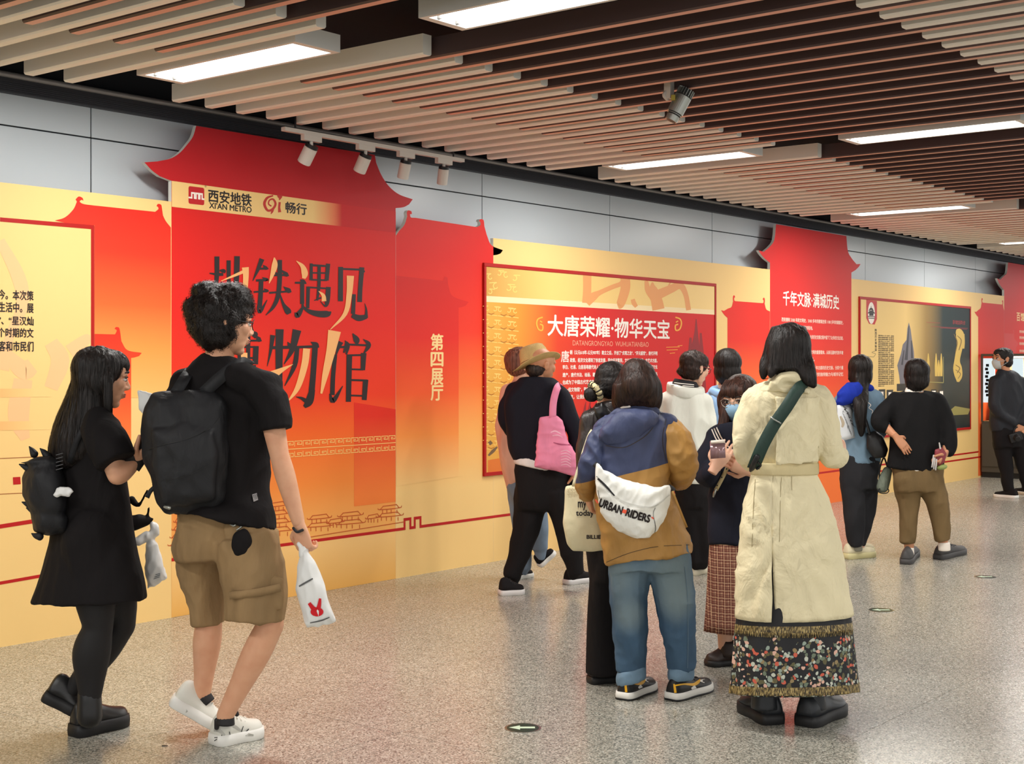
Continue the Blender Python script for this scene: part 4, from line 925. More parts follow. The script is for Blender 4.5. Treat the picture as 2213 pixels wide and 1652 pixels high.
    def strands(s, hair, n, length, width=.0016, lift=.003, flow=(0, 0, -1), jitter=.25, curl=0.0, seed=1, m=None):
        """fine locks following the hair surface"""
        me = hair.data; rnd = random.Random(seed); bv = BVHTree.FromPolygons([v.co for v in me.vertices], [tuple(p.vertices) for p in me.polygons])
        vs, fs = [], []; nv = len(me.vertices); fl = RT * flow[0] + TC * flow[1] + UP * flow[2]
        for i in range(n):
            v = me.vertices[rnd.randrange(nv)]; p = v.co.copy(); nrm = v.normal.copy()
            d = fl + Vector((rnd.uniform(-1, 1), rnd.uniform(-1, 1), rnd.uniform(-1, 1))) * jitter; ln = length * rnd.uniform(.5, 1.2); row = []
            for k in range(6):
                d2 = d - nrm * d.dot(nrm)
                if d2.length < 1e-4: break
                d2.normalize(); w = d2.cross(nrm).normalized() * (width * (1 - k / 6.5)); off = nrm * (lift * (.35 + .65 * k / 5) * rnd.uniform(.6, 1.2))
                row.append((p + off - w, p + off + w)); p = p + d2 * (ln / 5)
                if curl: d = d + nrm * curl * .5 + Vector((rnd.uniform(-1, 1), rnd.uniform(-1, 1), rnd.uniform(-1, 1))) * curl
                h = bv.find_nearest(p)
                if h[0] is not None and (not curl): p, nrm = h[0], h[1]
                elif h[0] is not None: nrm = h[1]
            if len(row) < 3: continue
            b = len(vs)
            for a_, c_2 in row: vs += [a_, c_2]
            fs += [(b + 2 * k, b + 2 * k + 1, b + 2 * k + 3, b + 2 * k + 2) for k in range(len(row) - 1)]
        mm = bpy.data.meshes.new('m'); mm.from_pydata([tuple(v) for v in vs], [], fs); mm.update()
        o = link('loose_hair', mm, m or hair.data.materials[0], hair, smooth=True); o['kind'] = 'stuff'; return o
    def axes(s, yaw, pitch=0, roll=0):
        """yaw 0 = facing picture right, 90 = facing the camera, -90 = facing away; pitch > 0 looks down"""
        y, p = math.radians(yaw), math.radians(pitch)
        f = RT * math.cos(y) + TC * math.sin(y); l = UP.cross(f); f2 = f * math.cos(p) - UP * math.sin(p); u = f2.cross(l)
        r = math.radians(roll); l2 = l * math.cos(r) + u * math.sin(r); return f2, l2, f2.cross(l2)
    def head(s, a, x, y, q, hh, yaw, pitch=0, roll=0):
        f, l, u = s.axes(yaw, pitch, roll); C = s.p(x, y, q); h = hh * s.s
        P = lambda F_, L_, U_: C + (f * F_ + l * L_ + u * U_) * h
        B = lambda F_, L_, U_, rf, rl, ru: a.ball(P(F_, L_, U_), (f * rf * h, l * rl * h, u * ru * h), 20, 14)
        B(-.07, 0, .14, .42, .335, .36); B(.10, 0, -.06, .29, .285, .36); B(.14, 0, -.26, .21, .21, .2); B(.24, 0, -.41, .10, .11, .085)
        B(.24, .17, -.05, .12, .11, .12); B(.24, -.17, -.05, .12, .11, .12); B(.22, 0, .2, .17, .25, .16)
        a.limb([P(.36, 0, .1), P(.405, 0, -.02), P(.435, 0, -.095), P(.39, 0, -.13)], [.032 * h, .038 * h, .05 * h, .035 * h], 10)
        for sg in (1, -1):
            B(.40, sg * .055, -.12, .05, .04, .035)
            a.limb([P(.34, sg * .06, .105), P(.35, sg * .15, .125), P(.29, sg * .24, .10)], [.035 * h, .04 * h, .03 * h], 8)
            B(-.06, sg * .345, -.02, .085, .035, .14); B(-.09, sg * .375, .04, .06, .025, .075)
        B(.365, 0, -.225, .05, .10, .028); B(.36, 0, -.275, .05, .085, .03)
    def face(s, head, lips=True, brows=True, eyes=(1, -1)):
        x, y, q, hh, yaw = head[:5]; f, l, u = s.axes(*head[4:]); C = s.p(x, y, q); h = hh * s.s
        P = lambda F_, L_, U_: C + (f * F_ + l * L_ + u * U_) * h
        for sg in eyes:
            a = Acc(); a.ball(P(.332, sg * .155, .03), (f * .05 * h, l * .066 * h, u * .030 * h)); e = s.mesh('eye', a, M_eye)
            a = Acc(); a.ball(P(.362, sg * .155, .03), (f * .026 * h, l * .036 * h, u * .030 * h)); s.mesh('iris', a, M_iris, e)
            a = Acc(); a.limb([P(.375, sg * .08, .07), P(.385, sg * .155, .082), P(.34, sg * .235, .06)], [.009 * h, .014 * h, .008 * h], 8); s.mesh('eyelash', a, M_brow, e)
            if brows: a = Acc(); a.limb([P(.385, sg * .07, .15), P(.385, sg * .16, .175), P(.32, sg * .26, .15)], [.014 * h, .02 * h, .008 * h], 8); s.mesh('eyebrow', a, M_brow)
        if lips:
            a = Acc(); a.ball(P(.385, 0, -.23), (f * .036 * h, l * .095 * h, u * .02 * h)); a.ball(P(.382, 0, -.265), (f * .036 * h, l * .08 * h, u * .024 * h)); s.mesh('lips', a, M_lip)
    def glasses(s, head, m, lens=True, size=1.0):
        f, l, u = s.axes(*head[4:]); C = s.p(*head[:3]); h = head[3] * s.s
        P = lambda F_, L_, U_: C + (f * F_ + l * L_ + u * U_) * h
        a = Acc(); r = .0016 * (1 if s.s < .0025 else 1.6)
        for sg in (1, -1):
            ring = [P(.43 - .06 * (abs(math.cos(t)) * (math.cos(t) * 1 > 0)), sg * (.165 + .125 * math.cos(t) * size), .03 + .10 * math.sin(t) * size) for t in [k * math.pi / 8 for k in range(17)]]
            a.limb(ring, [r] * 17, 6, sub=1)
            a.limb([P(.38, sg * .295, .06), P(.15, sg * .355, .07), P(-.08, sg * .37, .06), P(-.14, sg * .36, .0)], [r * 1.2] * 4, 6)
        a.limb([P(.44, .045, .05), P(.45, 0, .06), P(.44, -.045, .05)], [r] * 3, 6)
        return s.mesh('glasses', a, m)
    def mask(s, head, m):
        f, l, u = s.axes(*head[4:]); C = s.p(*head[:3]); h = head[3] * s.s
        P = lambda F_, L_, U_: C + (f * F_ + l * L_ + u * U_) * h
        a = Acc(); rows = []
        for U_, wd, fr in ((.0, .15, .43), (-.05, .24, .475), (-.11, .29, .495), (-.19, .30, .485), (-.28, .29, .455), (-.37, .26, .41), (-.46, .18, .35)):
            o = [P(fr - .5 * (t * t), t * wd / .62, U_) for t in [-.62 + 1.24 * k / 12 for k in range(13)]]
            i = [p_ - f * .012 * h for p_ in reversed(o)]; rows.append(o + i)
        a.tube(rows); o = s.mesh('face_mask', a, m)
        a = Acc()
        for sg in (1, -1):
            for U_ in (-.08, -.36): a.limb([P(.30, sg * .27, U_), P(.1, sg * .33, U_ * .6 - .02), P(-.08, sg * .375, .05 if U_ > -.2 else -.12)], [.0022] * 3, 6)
        s.mesh('ear_loop', a, m, o); return o
    def hand(s, a, wx, wy, wq, dx, dy, dq, nx, ny, nq, thumb=1, curl=25, size=.175, spread=.06):
        """d = finger direction (picture right, picture down, towards camera); n = back of hand; thumb = side sign"""
        d = (RT * dx - UP * dy + TC * dq).normalized(); n = RT * nx - UP * ny + TC * nq; n = (n - d * n.dot(d)).normalized(); w = d.cross(n) * thumb
        C = s.p(wx, wy, wq); z = size * s.k / .175
        rg = []
        for t, hw, ht in ((-.03, .024, .020), (.0, .026, .019), (.03, .034, .018), (.06, .039, .016), (.085, .040, .013), (.096, .036, .009)):
            c = C + d * (t * z); rg.append([c + w * (hw * z * math.cos(th)) + n * (ht * z * math.sin(th)) for th in [k * math.pi / 8 for k in range(16)]])
        a.tube(rg)
        for i, (o, L) in enumerate(((.030, .068), (.0105, .076), (-.0095, .070), (-.0285, .055))):
            b = C + d * (.083 * z) + w * (o * z) - n * (.001 * z); dd = (d + w * (o * spread * 30)).normalized(); pts = [b]; rr = [.0088 * z]; c_ = curl
            for j, fr in enumerate((.44, .31, .25)):
                th = math.radians(c_ * (1.0 if j else .8)); ax = w; dd = (dd * math.cos(th) - n * math.sin(th)).normalized() if j == 0 else (dd * math.cos(th) + dd.cross(ax).normalized() * math.sin(th) * (1 if dd.cross(ax).dot(n * -1) > 0 or dd.dot(n) < -.2 else -1)).normalized()
                b = b + dd * (L * fr * z); pts.append(b); rr.append((.0082, .0075, .0062)[j] * z)
            a.limb(pts, rr, 10, sub=2)
        b = C + d * (.018 * z) + w * (.027 * z); t1 = (d * .62 + w * .7 - n * .25).normalized(); t2 = (d * .85 + w * .25 - n * (.25 + curl * .006)).normalized()
        a.limb([b - w * .012 * z, b + t1 * .034 * z, b + t1 * .034 * z + t2 * .030 * z, b + t1 * .034 * z + t2 * .054 * z], [.0135 * z, .0115 * z, .0095 * z, .0075 * z], 10, sub=2)
    # ---- shoes
    def shoe(s, heel, toe, mu, ms, W=.048, Hh=.075, sole=.028, lift=0.0, name='shoe', bulk=1.0, laces=None, collar=True, hq=None, tq=None, roll=0, outsole=None):
        """heel/toe = picture points of the sole's ends; on the floor unless hq/tq give depth offsets"""
        A = onZ(*heel) if hq is None else s.p(heel[0], heel[1], hq); B = onZ(*toe) if tq is None else s.p(toe[0], toe[1], tq)
        f = B - A; Ln = f.length; f.normalize(); w = f.cross(UP).normalized(); u = w.cross(f).normalized()
        if roll: w, u = w * math.cos(roll) + u * math.sin(roll), u * math.cos(roll) - w * math.sin(roll)
        T = [(0, .50, .62), (.03, .70, .85), (.10, .84, 1.0), (.22, .88, 1.05), (.36, .84, .95), (.50, .86, .74), (.64, .97, .58), (.78, .98, .48), (.90, .80, .42), (.97, .52, .34), (1, .3, .22)]
        T = cr(T, 3); a = Acc(); rg = []
        for t, ww, hh in T:
            c = A + f * (t * Ln) + u * sole * .8; hwid = ww * W * bulk
            rg.append([c + w * (hwid * math.cos(th) * (1 - .22 * max(0, math.sin(th)))) + u * (hh * Hh * max(0, math.sin(th)) ** .8 if math.sin(th) > 0 else .0) for th in [k * 2 * math.pi / 20 for k in range(20)]])
        a.tube(rg); up = s.mesh(name, a, mu)
        a = Acc(); n = len(T); bot = []; 
        out = [(t, ww) for t, ww, hh in T]
        loop = [A + f * (t * Ln - .004 + .008 * t) + w * (ww * W * bulk + .004) for t, ww in out] + [A + f * (t * Ln - .004 + .008 * t) - w * (ww * W * bulk + .004) for t, ww in reversed(out)]
        a.tube([[p + u * h + (p - (A + f * Ln * .5)).normalized() * ex for p in loop] for h, ex in ((.0, -.003), (.003, 0), (sole * .5, .002), (sole, -.001))])
        so = s.mesh('sole', a, ms, up)
        if outsole:
            a = Acc(); a.tube([[p + u * h + (p - (A + f * Ln * .5)).normalized() * ex for p in loop] for h, ex in ((-.0005, -.001), (.003, .0035), (.009, .0032))]); s.mesh('outsole', a, outsole, up)
        if laces:
            a = Acc()
            for t in (.42, .5, .58, .66):
                hh = np.interp(t, [x[0] for x in T], [x[2] for x in T]) * Hh
                c = A + f * (t * Ln) + u * (sole * .8 + hh * .96)
                a.limb([c - w * W * .5 - u * .012, c + u * .004, c + w * W * .5 - u * .012], [.0035] * 3, 6)
            s.mesh('laces', a, laces, up)
        up['_f'] = tuple(f); return up
    # ---- things lying on a surface: cast every outline point from the lens onto it
    def decal(s, name, polys, on, m, parent=None, off=.002, stuff=False):
        bv = bvh_of(on); vs, fs = [], []
        for v, f in polys:
            b = len(vs); ok = True; pts = []
            for x, y in v:
                r = ray(x, y).normalized(); h = bv.ray_cast(Vector((0, 0, H)), r)
                pts.append(None if h[0] is None else h[0] - r * (off + len(vs) * 1e-7))
            if all(q is None for q in pts): continue
            gd = [q for q in pts if q is not None]
            for i, q in enumerate(pts):
                if q is None:
                    dd = sum((g.dot(AX) for g in gd)) / len(gd); pts[i] = P3(v[i][0], v[i][1], dd)
            vs += pts; fs += [tuple(b + i for i in q) for q in f]
        if not vs: return None
        par = parent or s.root
        o = link(name, mesh(vs, fs, world_loc(par), fix=False), m, par)
        if stuff: o['kind'] = 'stuff'
        return o
    def thing(s, name, label, cat, m, a=None, voxel=None, smooth=6, disp=None, loc=None, group=None, fac=.5):
        """a separate top-level object carried or worn by the person"""
        b = loc or s.base
        me = remeshed(a, b, voxel, smooth, disp, fac) if voxel else mesh(a.v, a.f, b)
        return tag(link(name, me, m, loc=b, smooth=True), label, cat, group)
    def part(s, name, a, m, par, voxel=None, smooth=5, disp=None, sm=True):
        b = world_loc(par); me = remeshed(a, b, voxel, smooth, disp) if voxel else mesh(a.v, a.f, b)
        return link(name, me, m, par, smooth=sm)
    def strap(s, a, pts, w, t=.004, nrm=None, sub=4): a.ribbon([s.p(*p) for p in pts], w * s.s if not isinstance(w, list) else [x * s.s for x in w], t, nrm, sub)
def worn(m_, F_, spots, col):
    """rubbed, paler areas of a cloth, at fixed places on the garment: (x, y, depth offset, radius m)"""
    nt = m_.node_tree; b_ = nt.nodes['Principled BSDF']; src = b_.inputs['Base Color'].links[0].from_socket
    tc = nd(nt, 'ShaderNodeTexCoord')
    for x, y, q, r in spots:
        v = F_.p(x, y, q) - F_.base; sb_ = nd(nt, 'ShaderNodeVectorMath', operation='DISTANCE'); sb_.inputs[1].default_value = v; nt.links.new(tc.outputs['Object'], sb_.inputs[0])
        mr = nd(nt, 'ShaderNodeMapRange', interpolation_type='SMOOTHSTEP'); mr.inputs[1].default_value = r; mr.inputs[2].default_value = r * .15; mr.inputs[3].default_value = 0; mr.inputs[4].default_value = .75; nt.links.new(sb_.outputs['Value'], mr.inputs[0])
        mx = nd(nt, 'ShaderNodeMix', data_type='RGBA'); nt.links.new(mr.outputs[0], mx.inputs[0]); nt.links.new(src, mx.inputs[6]); mx.inputs[7].default_value = col; src = mx.outputs[2]
    nt.links.new(src, b_.inputs['Base Color'])
def txt2(body, x0, y0, x1, y1, rise=0, bold=0.02, arc=None):
    """text as picture polygons in a box, baseline rising to the right by -rise px"""
    v, f = text_mesh(body); out = []
    for dx, dy in ([(0, 0)] if bold <= 0 else [(-bold, 0), (bold, 0), (0, bold), (0, -bold)]):
        vv = fit(v, 0, 1, 1, 0); kx = bold and 1 / (max(p[0] for p in v) - min(p[0] for p in v)); ky = bold and 1 / (max(p[1] for p in v) - min(p[1] for p in v))
        pts = []
        for X, Y in vv:
            X += dx * kx; Y -= dy * ky
            x = x0 + X * (x1 - x0); y = y0 + Y * (y1 - y0) + rise * X
            if arc: x, y = arc(X, Y)
            pts.append((x, y))
        out.append((pts, f))
    return out
def st2(pl, sub=4): return strokes2d(pl, sub)
def poly2(pts): return (pts, [tuple(range(len(pts)))])
# ================================================================== PEOPLE
F_blk = fabric('black_cotton', sr(25, 22, 23), fold=7, fstr=.5); F_blk2 = fabric('black_wool', sr(22, 21, 22), fold=9, fstr=.4, weave=260, wstr=.5)
F_nav = fabric('navy_fleece', sr(26, 25, 34), fold=8); F_pack = fabric('black_nylon', sr(29, 29, 32), rough=.6, spec=.35, fold=10, fstr=.5)
M_plas = plain('white_plastic_film', sr(236, 236, 234), .35, 0, .4); M_leath = plain('black_leather', sr(26, 25, 26), .38, 0, .5)
M_rub = plain('black_rubber', sr(28, 27, 28), .55); M_wsole = plain('white_rubber', sr(232, 230, 224), .5)

# ---------------------------------------------------------------- woman in a black dress, at the left
w = Fig(190, 1590)
hd = (224, 819, .02, 122, -22, 8)
w.body('person', 'woman in a black dress and tights with long black hair, walking at the far left', dict(n=(205, 893, 0), sl=(165, 925, -.14), el=(185, 1030, -.16), wl=(270, 1085, -.14), sr=(222, 925, .14), er=(253, 1030, .17), wr=(293, 1000, .12), hl=(190, 1150, -.07), kl=(262, 1352, -.06), al=(158, 1492, -.05), hr=(205, 1150, .08), kr=(212, 1355, .07), ar=(193, 1530, .06)), SK1, hd,
       hands=((294, 999, .12, 1, -.9, -.1, .4, .8, .5, -1, 45),))
w.face(hd)
a = Acc()
w.limb(a, [(190, 1180, .07, 50), (205, 1290, .07, 44), (213, 1360, .07, 31)]); w.limb(a, [(213, 1355, .07, 31), (194, 1412, .07, 37), (192, 1480, .065, 25), (194, 1540, .06, 21)])
w.limb(a, [(215, 1180, -.05, 50), (250, 1285, -.05, 45), (262, 1350, -.06, 32)]); w.limb(a, [(262, 1350, -.06, 32), (222, 1408, -.06, 34), (183, 1460, -.05, 25), (155, 1495, -.05, 21)])
w.cover(a, 'tL', 'tR', 'cL', 'cR', grow=.006)
w.mesh('tights', a, plain('black_tights', sr(26, 24, 25), .7), voxel=.008, smooth=6)
a = Acc()
w.rings(a, [(893, 186, 232, 26, 0), (918, 150, 262, 55, 0), (960, 130, 272, 62, 0), (1030, 116, 274, 58, 0), (1075, 108, 284, 62, 0), (1140, 108, 290, 72, 0), (1200, 98, 302, 84, 0), (1255, 84, 314, 92, 0), (1300, 66, 320, 98, 0, -12, 10)], e=2.1)
w.limb(a, [(205, 915, .13, 34), (232, 955, .17, 44), (252, 998, .19, 42)], round_=False); w.limb(a, [(185, 930, -.13, 32), (190, 985, -.15, 36), (200, 1020, -.16, 34)], round_=False)
w.cover(a, 'T', 'sL', 'sR', 'uL:.6', 'uR:.5'); w.cover(a, 'tL:.5', 'tR:.5', grow=.022); w.limb(a, [(192, 1170, .07, 60), (207, 1270, .07, 54)]); w.limb(a, [(217, 1170, -.05, 60), (246, 1265, -.05, 54)])
w.mesh('dress', a, F_blk, voxel=.008, smooth=8, disp=[(.012, (7, 5, .8), False, 3), (.005, (14, 10, 6), True, 9)])
a = Acc(); w.cap(a, hd, ears=True)
w.ball(a, 214, 812, 0, 53, 56, 54); w.ball(a, 234, 780, .03, 32, 22, 44, -25)
w.rings(a, [(765, 186, 240, 34, 0), (800, 163, 240, 52, 0), (850, 143, 238, 54, .01), (900, 124, 243, 54, .02), (950, 106, 236, 50, .04), (990, 104, 205, 40, .05), (1015, 110, 160, 24, .05)], e=2.0)
w.limb(a, [(240, 788, .07, 12), (234, 826, .11, 11), (234, 878, .12, 10), (238, 918, .1, 5)]); w.limb(a, [(252, 772, 0, 12), (262, 790, .0, 11), (268, 806, .01, 5)])
hr_ = w.mesh('hair', a, HB, voxel=.0065, smooth=6, disp=[(.006, (30, 30, 1.6), False, 1), (.003, (90, 90, 3), False, 5)]); w.strands(hr_, 900, .30, lift=.004, jitter=.12)
w.shoe((158, 1594), (272, 1566), M_leath, M_rub, W=.052, Hh=.10, sole=.05)
a = Acc(); w.limb(a, [(193, 1500, .06, 25), (194, 1550, .06, 27)]); w.mesh('boot_shaft', a, M_leath)
w.shoe((92, 1512), (176, 1552), M_leath, M_rub, W=.05, Hh=.09, sole=.045, hq=-.03, tq=-.05)
# her backpack, phone and plastic bag
a = Acc(); w.pillow(a, [(62, 1000), (95, 985), (128, 996), (142, 1040), (146, 1095), (135, 1130), (100, 1140), (66, 1112), (48, 1070), (48, 1035)], .08, .11, .1)
w.pillow(a, [(74, 1085), (120, 1090), (150, 1120), (148, 1150), (105, 1158), (74, 1148), (66, 1118)], .08, .09, .08); w.pillow(a, [(44, 1001), (70, 990), (110, 986), (132, 998), (120, 1012), (80, 1008)], .1, .06)
bp = w.thing('backpack', 'small black ruffled backpack on the back of the woman in the black dress', 'backpack', F_pack, a, voxel=.007, disp=[(.008, (16, 16, 16), False, 2)])
a = Acc()
for x, y, l_, an in ((60, 972, 14, 60), (88, 976, 12, 100), (50, 1004, 16, 180), (56, 1085, 16, 185), (64, 1096, 14, 200), (72, 1150, 10, 230)):
    an = math.radians(an); w.limb(a, [(x + 14, y + 10, .1, 9), (x + 7 + math.cos(an) * 4, y + 5 - math.sin(an) * 4, .1, 6), (x + math.cos(an) * l_ * .5, y - math.sin(an) * l_ * .5, .1, 1.5)], 8)
w.part('ruffle', a, F_pack, bp)['kind'] = 'stuff'
a = Acc(); w.pillow(a, [(113, 1070), (122, 1056), (138, 1050), (152, 1055), (160, 1063), (150, 1074), (132, 1072), (122, 1076)], .19, .012); w.part('white_patch', a, M_plas, bp, voxel=.004, disp=[(.004, (40, 40, 40), True, 2)])
a = Acc()
for k in range(5): w.strap(a, [(121, 984 + k * 8, .2), (136, 980 + k * 8, .2)], 1.6, .002)
w.part('webbing', a, plain('grey_webbing', sr(92, 92, 94), .7), bp)
a = Acc(); w.strap(a, [(150, 1000, .12), (172, 940, .15), (205, 905, .13), (222, 905, .05)], 12, .004); w.part('shoulder_strap', a, F_pack, bp)
a = Acc(); c = w.p(307, 976, .13); f_, l_, u_ = w.axes(-25, 35); a.box(c, (f_ * .036, l_ * .004, u_ * .072)); ph = w.thing('phone', 'black phone held up by the woman in the black dress', 'phone', M_rub, a)
bmod = ph
a = Acc(); w.pillow(a, [(316, 1176), (328, 1160), (340, 1172), (350, 1210), (361, 1250), (342, 1264), (319, 1274), (313, 1230)], -.12, .035, .035)
w.limb(a, [(328, 1166, -.12, 9), (318, 1158, -.11, 10), (300, 1170, -.1, 10), (280, 1168, -.09, 6)]); w.limb(a, [(326, 1164, -.12, 8), (336, 1146, -.12, 11), (330, 1132, -.12, 6)])
pb_ = w.thing('plastic_bag', 'knotted white plastic bag hanging behind the black dress, left of the shorts', 'bag', M_plas, a, voxel=.005, disp=[(.006, (30, 30, 20), True, 4)])
w.decal('printed_line', [st2([(334, 1248, 1.6), (346, 1243, 1.6)]), st2([(332, 1252, 1.4), (345, 1247, 1.4)]), st2([(336, 1243, 1.4), (346, 1240, 1.4)])], pb_, plain('grey_ink', sr(120, 126, 130), .6), pb_, stuff=True)
a = Acc(); w.limb(a, [(285, 1080, -.13, 8), (300, 1092, -.12, 5), (318, 1060, -.11, 3)]); w.limb(a, [(280, 1130, -.10, 17), (305, 1128, -.12, 16), (330, 1122, -.12, 4)]); w.limb(a, [(322, 1098, -.12, 3), (319, 1118, -.12, 5)])
w.mesh('dress_bow', a, F_blk, voxel=.005, disp=[(.005, (25, 25, 25), False, 2)])

# ---------------------------------------------------------------- man in a black T-shirt and khaki shorts
m = Fig(500, 1606)
hd = (489, 703, .02, 128, -26, 4)
m.body('person', 'man in a black T-shirt, khaki cargo shorts and glasses, walking past the red gate', dict(n=(470, 785, 0), sl=(402, 828, -.12), el=(390, 960, -.16), wl=(400, 1060, -.1), sr=(575, 838, .10), er=(604, 985, .15), wr=(645, 1130, .16), hl=(440, 1150, -.1), kl=(452, 1340, -.10), al=(437, 1500, -.12), hr=(535, 1150, .09), kr=(585, 1350, .10), ar=(486, 1548, .06)), SK1, hd,
       hands=((646, 1134, .16, .25, 1, .05, -.5, .1, .9, 1, 62, .18),), leg=1.03, arm=1.0, voxel=.0075)
m.face(hd, eyes=(-1,)); m.glasses(hd, M_rub, size=.9)
a = Acc()
m.rings(a, [(770, 437, 514, 36, 0, 14), (788, 422, 524, 40, 0, 20), (812, 395, 572, 52, 0), (850, 378, 602, 62, 0), (920, 366, 596, 70, 0), (1000, 374, 582, 70, 0), (1070, 376, 586, 72, 0, 10), (1100, 373, 592, 88, .02, 26), (1128, 371, 597, 96, .03, 40)], e=2.4)
m.limb(a, [(560, 838, .10, 38), (588, 880, .13, 40), (596, 932, .15, 39)], round_=False); m.limb(a, [(408, 830, -.1, 34), (386, 890, -.14, 38), (378, 950, -.16, 38)], round_=False)
m.cover(a, 'T:.8', 'sL', 'sR', 'uL:.75', 'uR:.6', grow=.012)
tee = m.mesh('t_shirt', a, F_blk, voxel=.0075, smooth=7, disp=[(.012, (5, 4, 3, .6), True, 3), (.006, (13, 10, 8, -.5), True, 9)])
m.decal('care_tag', [poly2([(545, 1069), (555, 1066), (558, 1081), (548, 1085)])], tee, plain('grey_tag', sr(150, 146, 146), .7), off=.004)
m.decal('tag_print', [st2([(547 + i * 3.2, 1070 - i, 1), (549 + i * 3.2, 1074 - i, 1), (548 + i * 3.2, 1081 - i, 1)]) for i in range(3)], tee, M_rub, off=.006, stuff=True)
F_kh = fabric('khaki_twill', sr(152, 124, 88), fold=8, fstr=.55, var=.16)
a = Acc(); m.rings(a, [(1090, 382, 586, 62, 0, 20), (1130, 376, 594, 72, 0, 20), (1180, 373, 598, 74, 0), (1215, 380, 600, 66, 0)], e=2.5)
m.limb(a, [(440, 1170, -.09, 62), (440, 1240, -.1, 56), (446, 1300, -.1, 45), (450, 1350, -.1, 39)], round_=False)
m.limb(a, [(530, 1160, .08, 72), (545, 1230, .09, 70), (552, 1290, .1, 66), (550, 1344, .11, 64)], round_=False)
m.cover(a, 'T:-.65', 'tL:.85', 'tR:.85', grow=.012)
sh = m.mesh('shorts', a, F_kh, voxel=.0075, smooth=7, disp=[(.012, (6, 5, 5, .8), True, 4), (.006, (14, 12, 9, -.8), True, 8)])
a = Acc(); m.pillow(a, [(492, 1262), (545, 1256), (592, 1240), (612, 1250), (612, 1318), (560, 1330), (498, 1338)], .17, .022, .05); m.mesh('cargo_pocket', a, F_kh, voxel=.007, disp=[(.005, (12, 12, 12), True, 2)])
a = Acc(); m.strap(a, [(496, 1288, .215), (550, 1282, .225), (606, 1270, .20)], 16, .006); m.mesh('pocket_flap', a, F_kh)
a = Acc(); m.ball(a, 522, 1174, .205, 22, 31, 14, -12); m.mesh('key_pouch', a, F_blk, voxel=.006, disp=[(.005, (30, 30, 30), False, 2)])
a = Acc(); m.limb(a, [(496, 1132, .17, 2.4), (506, 1137, .18, 2.4), (514, 1130, .18, 2.4), (522, 1138, .18, 2.6), (512, 1146, .18, 2)], 8); m.mesh('key_chain', a, M_sil)
a = Acc(); m.cap(a, hd, low=.1)
m.ball(a, 470, 686, -.01, 66, 66, 66); m.ball(a, 508, 654, .0, 40, 30, 52, 10); m.ball(a, 432, 672, -.01, 32, 40, 44); m.ball(a, 526, 668, -.04, 20, 17, 34); m.ball(a, 455, 632, -.02, 42, 22, 44); m.ball(a, 500, 634, -.02, 40, 22, 44)
m.rings(a, [(690, 404, 500, 58, -.01), (712, 410, 492, 54, -.01), (732, 425, 484, 46, 0), (746, 440, 474, 34, 0)], e=2)
m.limb(a, [(500, 686, .09, 12), (500, 704, .10, 9), (497, 720, .10, 4)])
hr_ = m.mesh('hair', a, HB, voxel=.006, smooth=4, disp=[(.010, (24, 24, 24), False, 1), (.006, (55, 55, 30), False, 5)]); m.strands(hr_, 2600, .06, width=.0014, lift=.008, flow=(.2, 0, -.5), jitter=1.0, curl=.25)
a = Acc(); m.limb(a, [(500, 722, .105, 9), (499, 735, .104, 7)], flat=.4)
M_trn = plain('white_trainer_leather', sr(222, 220, 210), .5); M_tblk = plain('black_trim', sr(36, 34, 36), .6)
def trainer(heel, toe, **k):
    u = m.shoe(heel, toe, M_trn, M_wsole, W=.056, Hh=.088, sole=.044, laces=M_trn, **k); return u
u1 = trainer((462, 1612), (562, 1590)); u2 = trainer((366, 1522), (470, 1580), hq=-.1, tq=-.14)
a = Acc(); m.limb(a, [(470, 1558, .06, 7), (468, 1574, .06, 5)], 8); m.part('pull_tab', a, M_tblk, u1); a = Acc(); m.limb(a, [(508, 1532, .05, 4), (512, 1545, .05, 5)], 8); m.part('pull_tab', a, M_tblk, u1)
m.decal('side_mark', [st2(p) for p in ([(461, 1590, 2), (480, 1590, 2.4)], [(463, 1595, 1.6), (478, 1594, 2)], [(463, 1602, 1.8), (476, 1594, 1.8)], [(464, 1596, 1.6), (474, 1603, 1.8)], [(496, 1582, 1.5), (498, 1592, 2)], [(538, 1576, 2), (524, 1590, 2.4), (514, 1597, 1.6)], [(526, 1570, 1.4), (522, 1582, 2)])], u1, M_tblk, u1, off=.003, stuff=True)
M_trg = plain('grey_trainer_panel', sr(176, 174, 166), .6)
for u_, pl_ in ((u1, ([(462, 1578, 7), (474, 1580, 8), (486, 1590, 4)], [(520, 1584, 5), (532, 1588, 7), (548, 1590, 4)], [(498, 1566, 4), (510, 1572, 6), (520, 1580, 4)])), (u2, ([(380, 1512, 6), (392, 1524, 8), (404, 1540, 5)], [(420, 1548, 5), (434, 1560, 7), (448, 1570, 4)]))): m.decal('side_panel', [st2(p) for p in pl_], u_, M_trg, u_, off=.0022, stuff=True)
a = Acc(); m.limb(a, [(452, 1520, -.12, 15), (440, 1505, -.12, 17)], round_=False); m.mesh('sock', a, M_tblk)
a = Acc(); m.limb(a, [(487, 1566, .06, 20), (488, 1550, .06, 18)], round_=False); m.mesh('sock', a, M_tblk)
